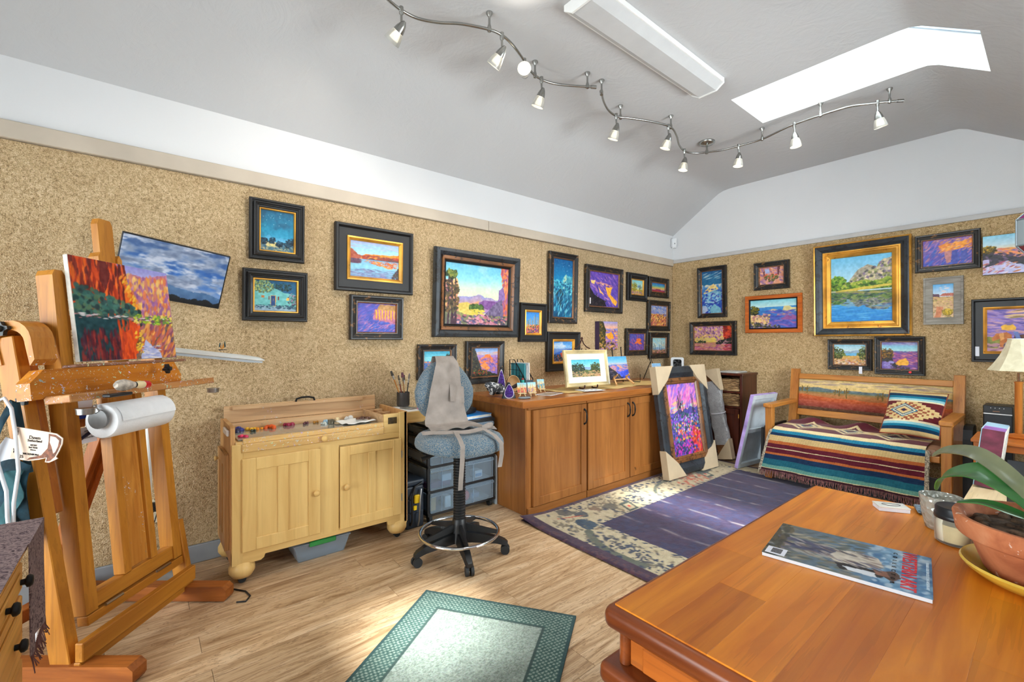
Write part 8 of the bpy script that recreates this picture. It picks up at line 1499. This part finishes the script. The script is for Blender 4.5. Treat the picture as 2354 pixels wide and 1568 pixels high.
def rail(label, P, posts, canopy=None):
    t = thing('track_light_rail', label, 'track light', (P[0][0], P[0][1], 2.97)); o = Vector((P[0][0], P[0][1], 2.97)); S_ = spline(P); MB().tube([p - o for p in S_], .0075, 8).build('rail', m_nick, t, 50)
    for a_, b_ in ((S_[0], S_[1]), (S_[-1], S_[-2])): d_ = (a_ - b_).normalized(); MB().cyl(a_ - o - d_ * .005, a_ - o + d_ * .03, .011, seg=10).build('end_stop', m_nick, t, 50)
    for x_, y_ in posts: MB().lathe([(.018, 0), (.018, -.006), (.008, -.022), (.006, -.028), (.006, -.060), (.008, -.066), (.011, -.078), (.011, -.100), (.004, -.104)], 12).build('standoff', m_nick, t, 50, Vector((x_, y_, 2.97)) - o)
    if canopy: MB().lathe([(.065, 0), (.066, -.010), (.055, -.022), (.02, -.026), (.008, -.028), (.008, -.066), (.012, -.074), (.012, -.104), (.004, -.106)], 24).build('canopy', m_nick, t, 50, Vector((*canopy, 2.97)) - o)
rail('near wavy nickel track light rail ending before the wall corner', R1, [(1.08, .80), (1.172, 1.411), (1.018, 1.875), (1.145, 2.215)]); rail('far wavy nickel track light rail running past the skylight', R2, [(1.150, 2.350), (1.030, 2.71), (1.183, 3.13), (1.541, 3.885), (1.972, 3.801), (2.335, 3.95)], (1.131, 3.783))
def head(label, x_, y_, aim, tilt=0., power=7., drop=.085):
    t = thing('spotlight', label, 'spotlight', (x_, y_, ZR), 0, 'spotlights clipped to the track rails'); MB().lathe([(.011, .014), (.011, -.020), (.006, -.026), (.006, -.030)], 12).build('rail_clip', m_nick, t, 50); MB().cyl((0, 0, -.026), (.004, 0, -drop), .006, seg=10).build('stem', m_nick, t, 50)
    d_ = Vector(aim).normalized(); q = d_.to_track_quat('Z', 'Y').to_matrix().to_4x4(); M_ = Matrix.Translation((.004, 0, -drop)) @ q
    m = MB(); m.M = M_; m.lathe([(.006, -.028), (.016, -.012), (.023, .008), (.027, .028)], 18); m.build('cap', m_nick, t, 50)
    m = MB(); m.M = M_; m.lathe([(.027, .028), (.034, .050), (.039, .078), (.040, .086), (.038, .086), (.037, .078), (.032, .050), (.025, .030)], 20, False); m.build('glass_shade', glass('ribbed_lamp_glass', (206, 204, 198), .12, .55), t, 50)
    m = MB(); m.M = M_; m.lathe([(.010, .030), (.022, .040), (.026, .066), (.024, .070), (.004, .072)], 16); m.build('bulb', emit('halogen_glow', (255, 246, 226), 5.), t, 50)
    L = bpy.data.lights.new('spot_beam', 'SPOT'); L.energy = power; L.color = (1, .93, .82); L.spot_size = math.radians(105); L.spot_blend = .9; L.shadow_soft_size = .03; lo = bpy.data.objects.new('spot_beam', L); C.objects.link(lo); lo.parent = t; lo.matrix_local = Matrix.Translation(Vector((.004, 0, -drop)) + d_ * .10) @ d_.to_track_quat('-Z', 'Y').to_matrix().to_4x4()
PWR = 9.
for lab, x_, y_, aim in (('spotlight nearest the camera, aimed at the carpet wall', 1.010, .99, (-.80, -.35, -.75)), ('spotlight after the first standoff of the near rail', 1.178, 1.49, (-.70, -.25, -.80)), ('brightest spotlight, turned straight towards the camera', 1.088, 1.728, (.72, -.68, -.12)), ('spotlight hanging below the near rail beside the brightest one', 1.018, 1.93, (-.45, -.10, -1.0)), ('spotlight by the first bend of the far rail', 1.030, 2.66, (-.40, -.05, -1)), ('spotlight at the middle bend of the far rail', 1.180, 3.10, (-.35, -.1, -1)), ('spotlight lowest and farthest left near the round ceiling canopy', 1.025, 3.60, (-.15, -.1, -1)), ('spotlight just right of the round ceiling canopy', 1.362, 3.868, (-.1, -.05, -1)), ('spotlight below the middle of the skylight', 1.80, 3.809, (.05, .05, -1)), ('spotlight at the right end of the far rail', 2.279, 3.903, (.12, .30, -1))):
    head(lab, x_, y_, aim, power=PWR)
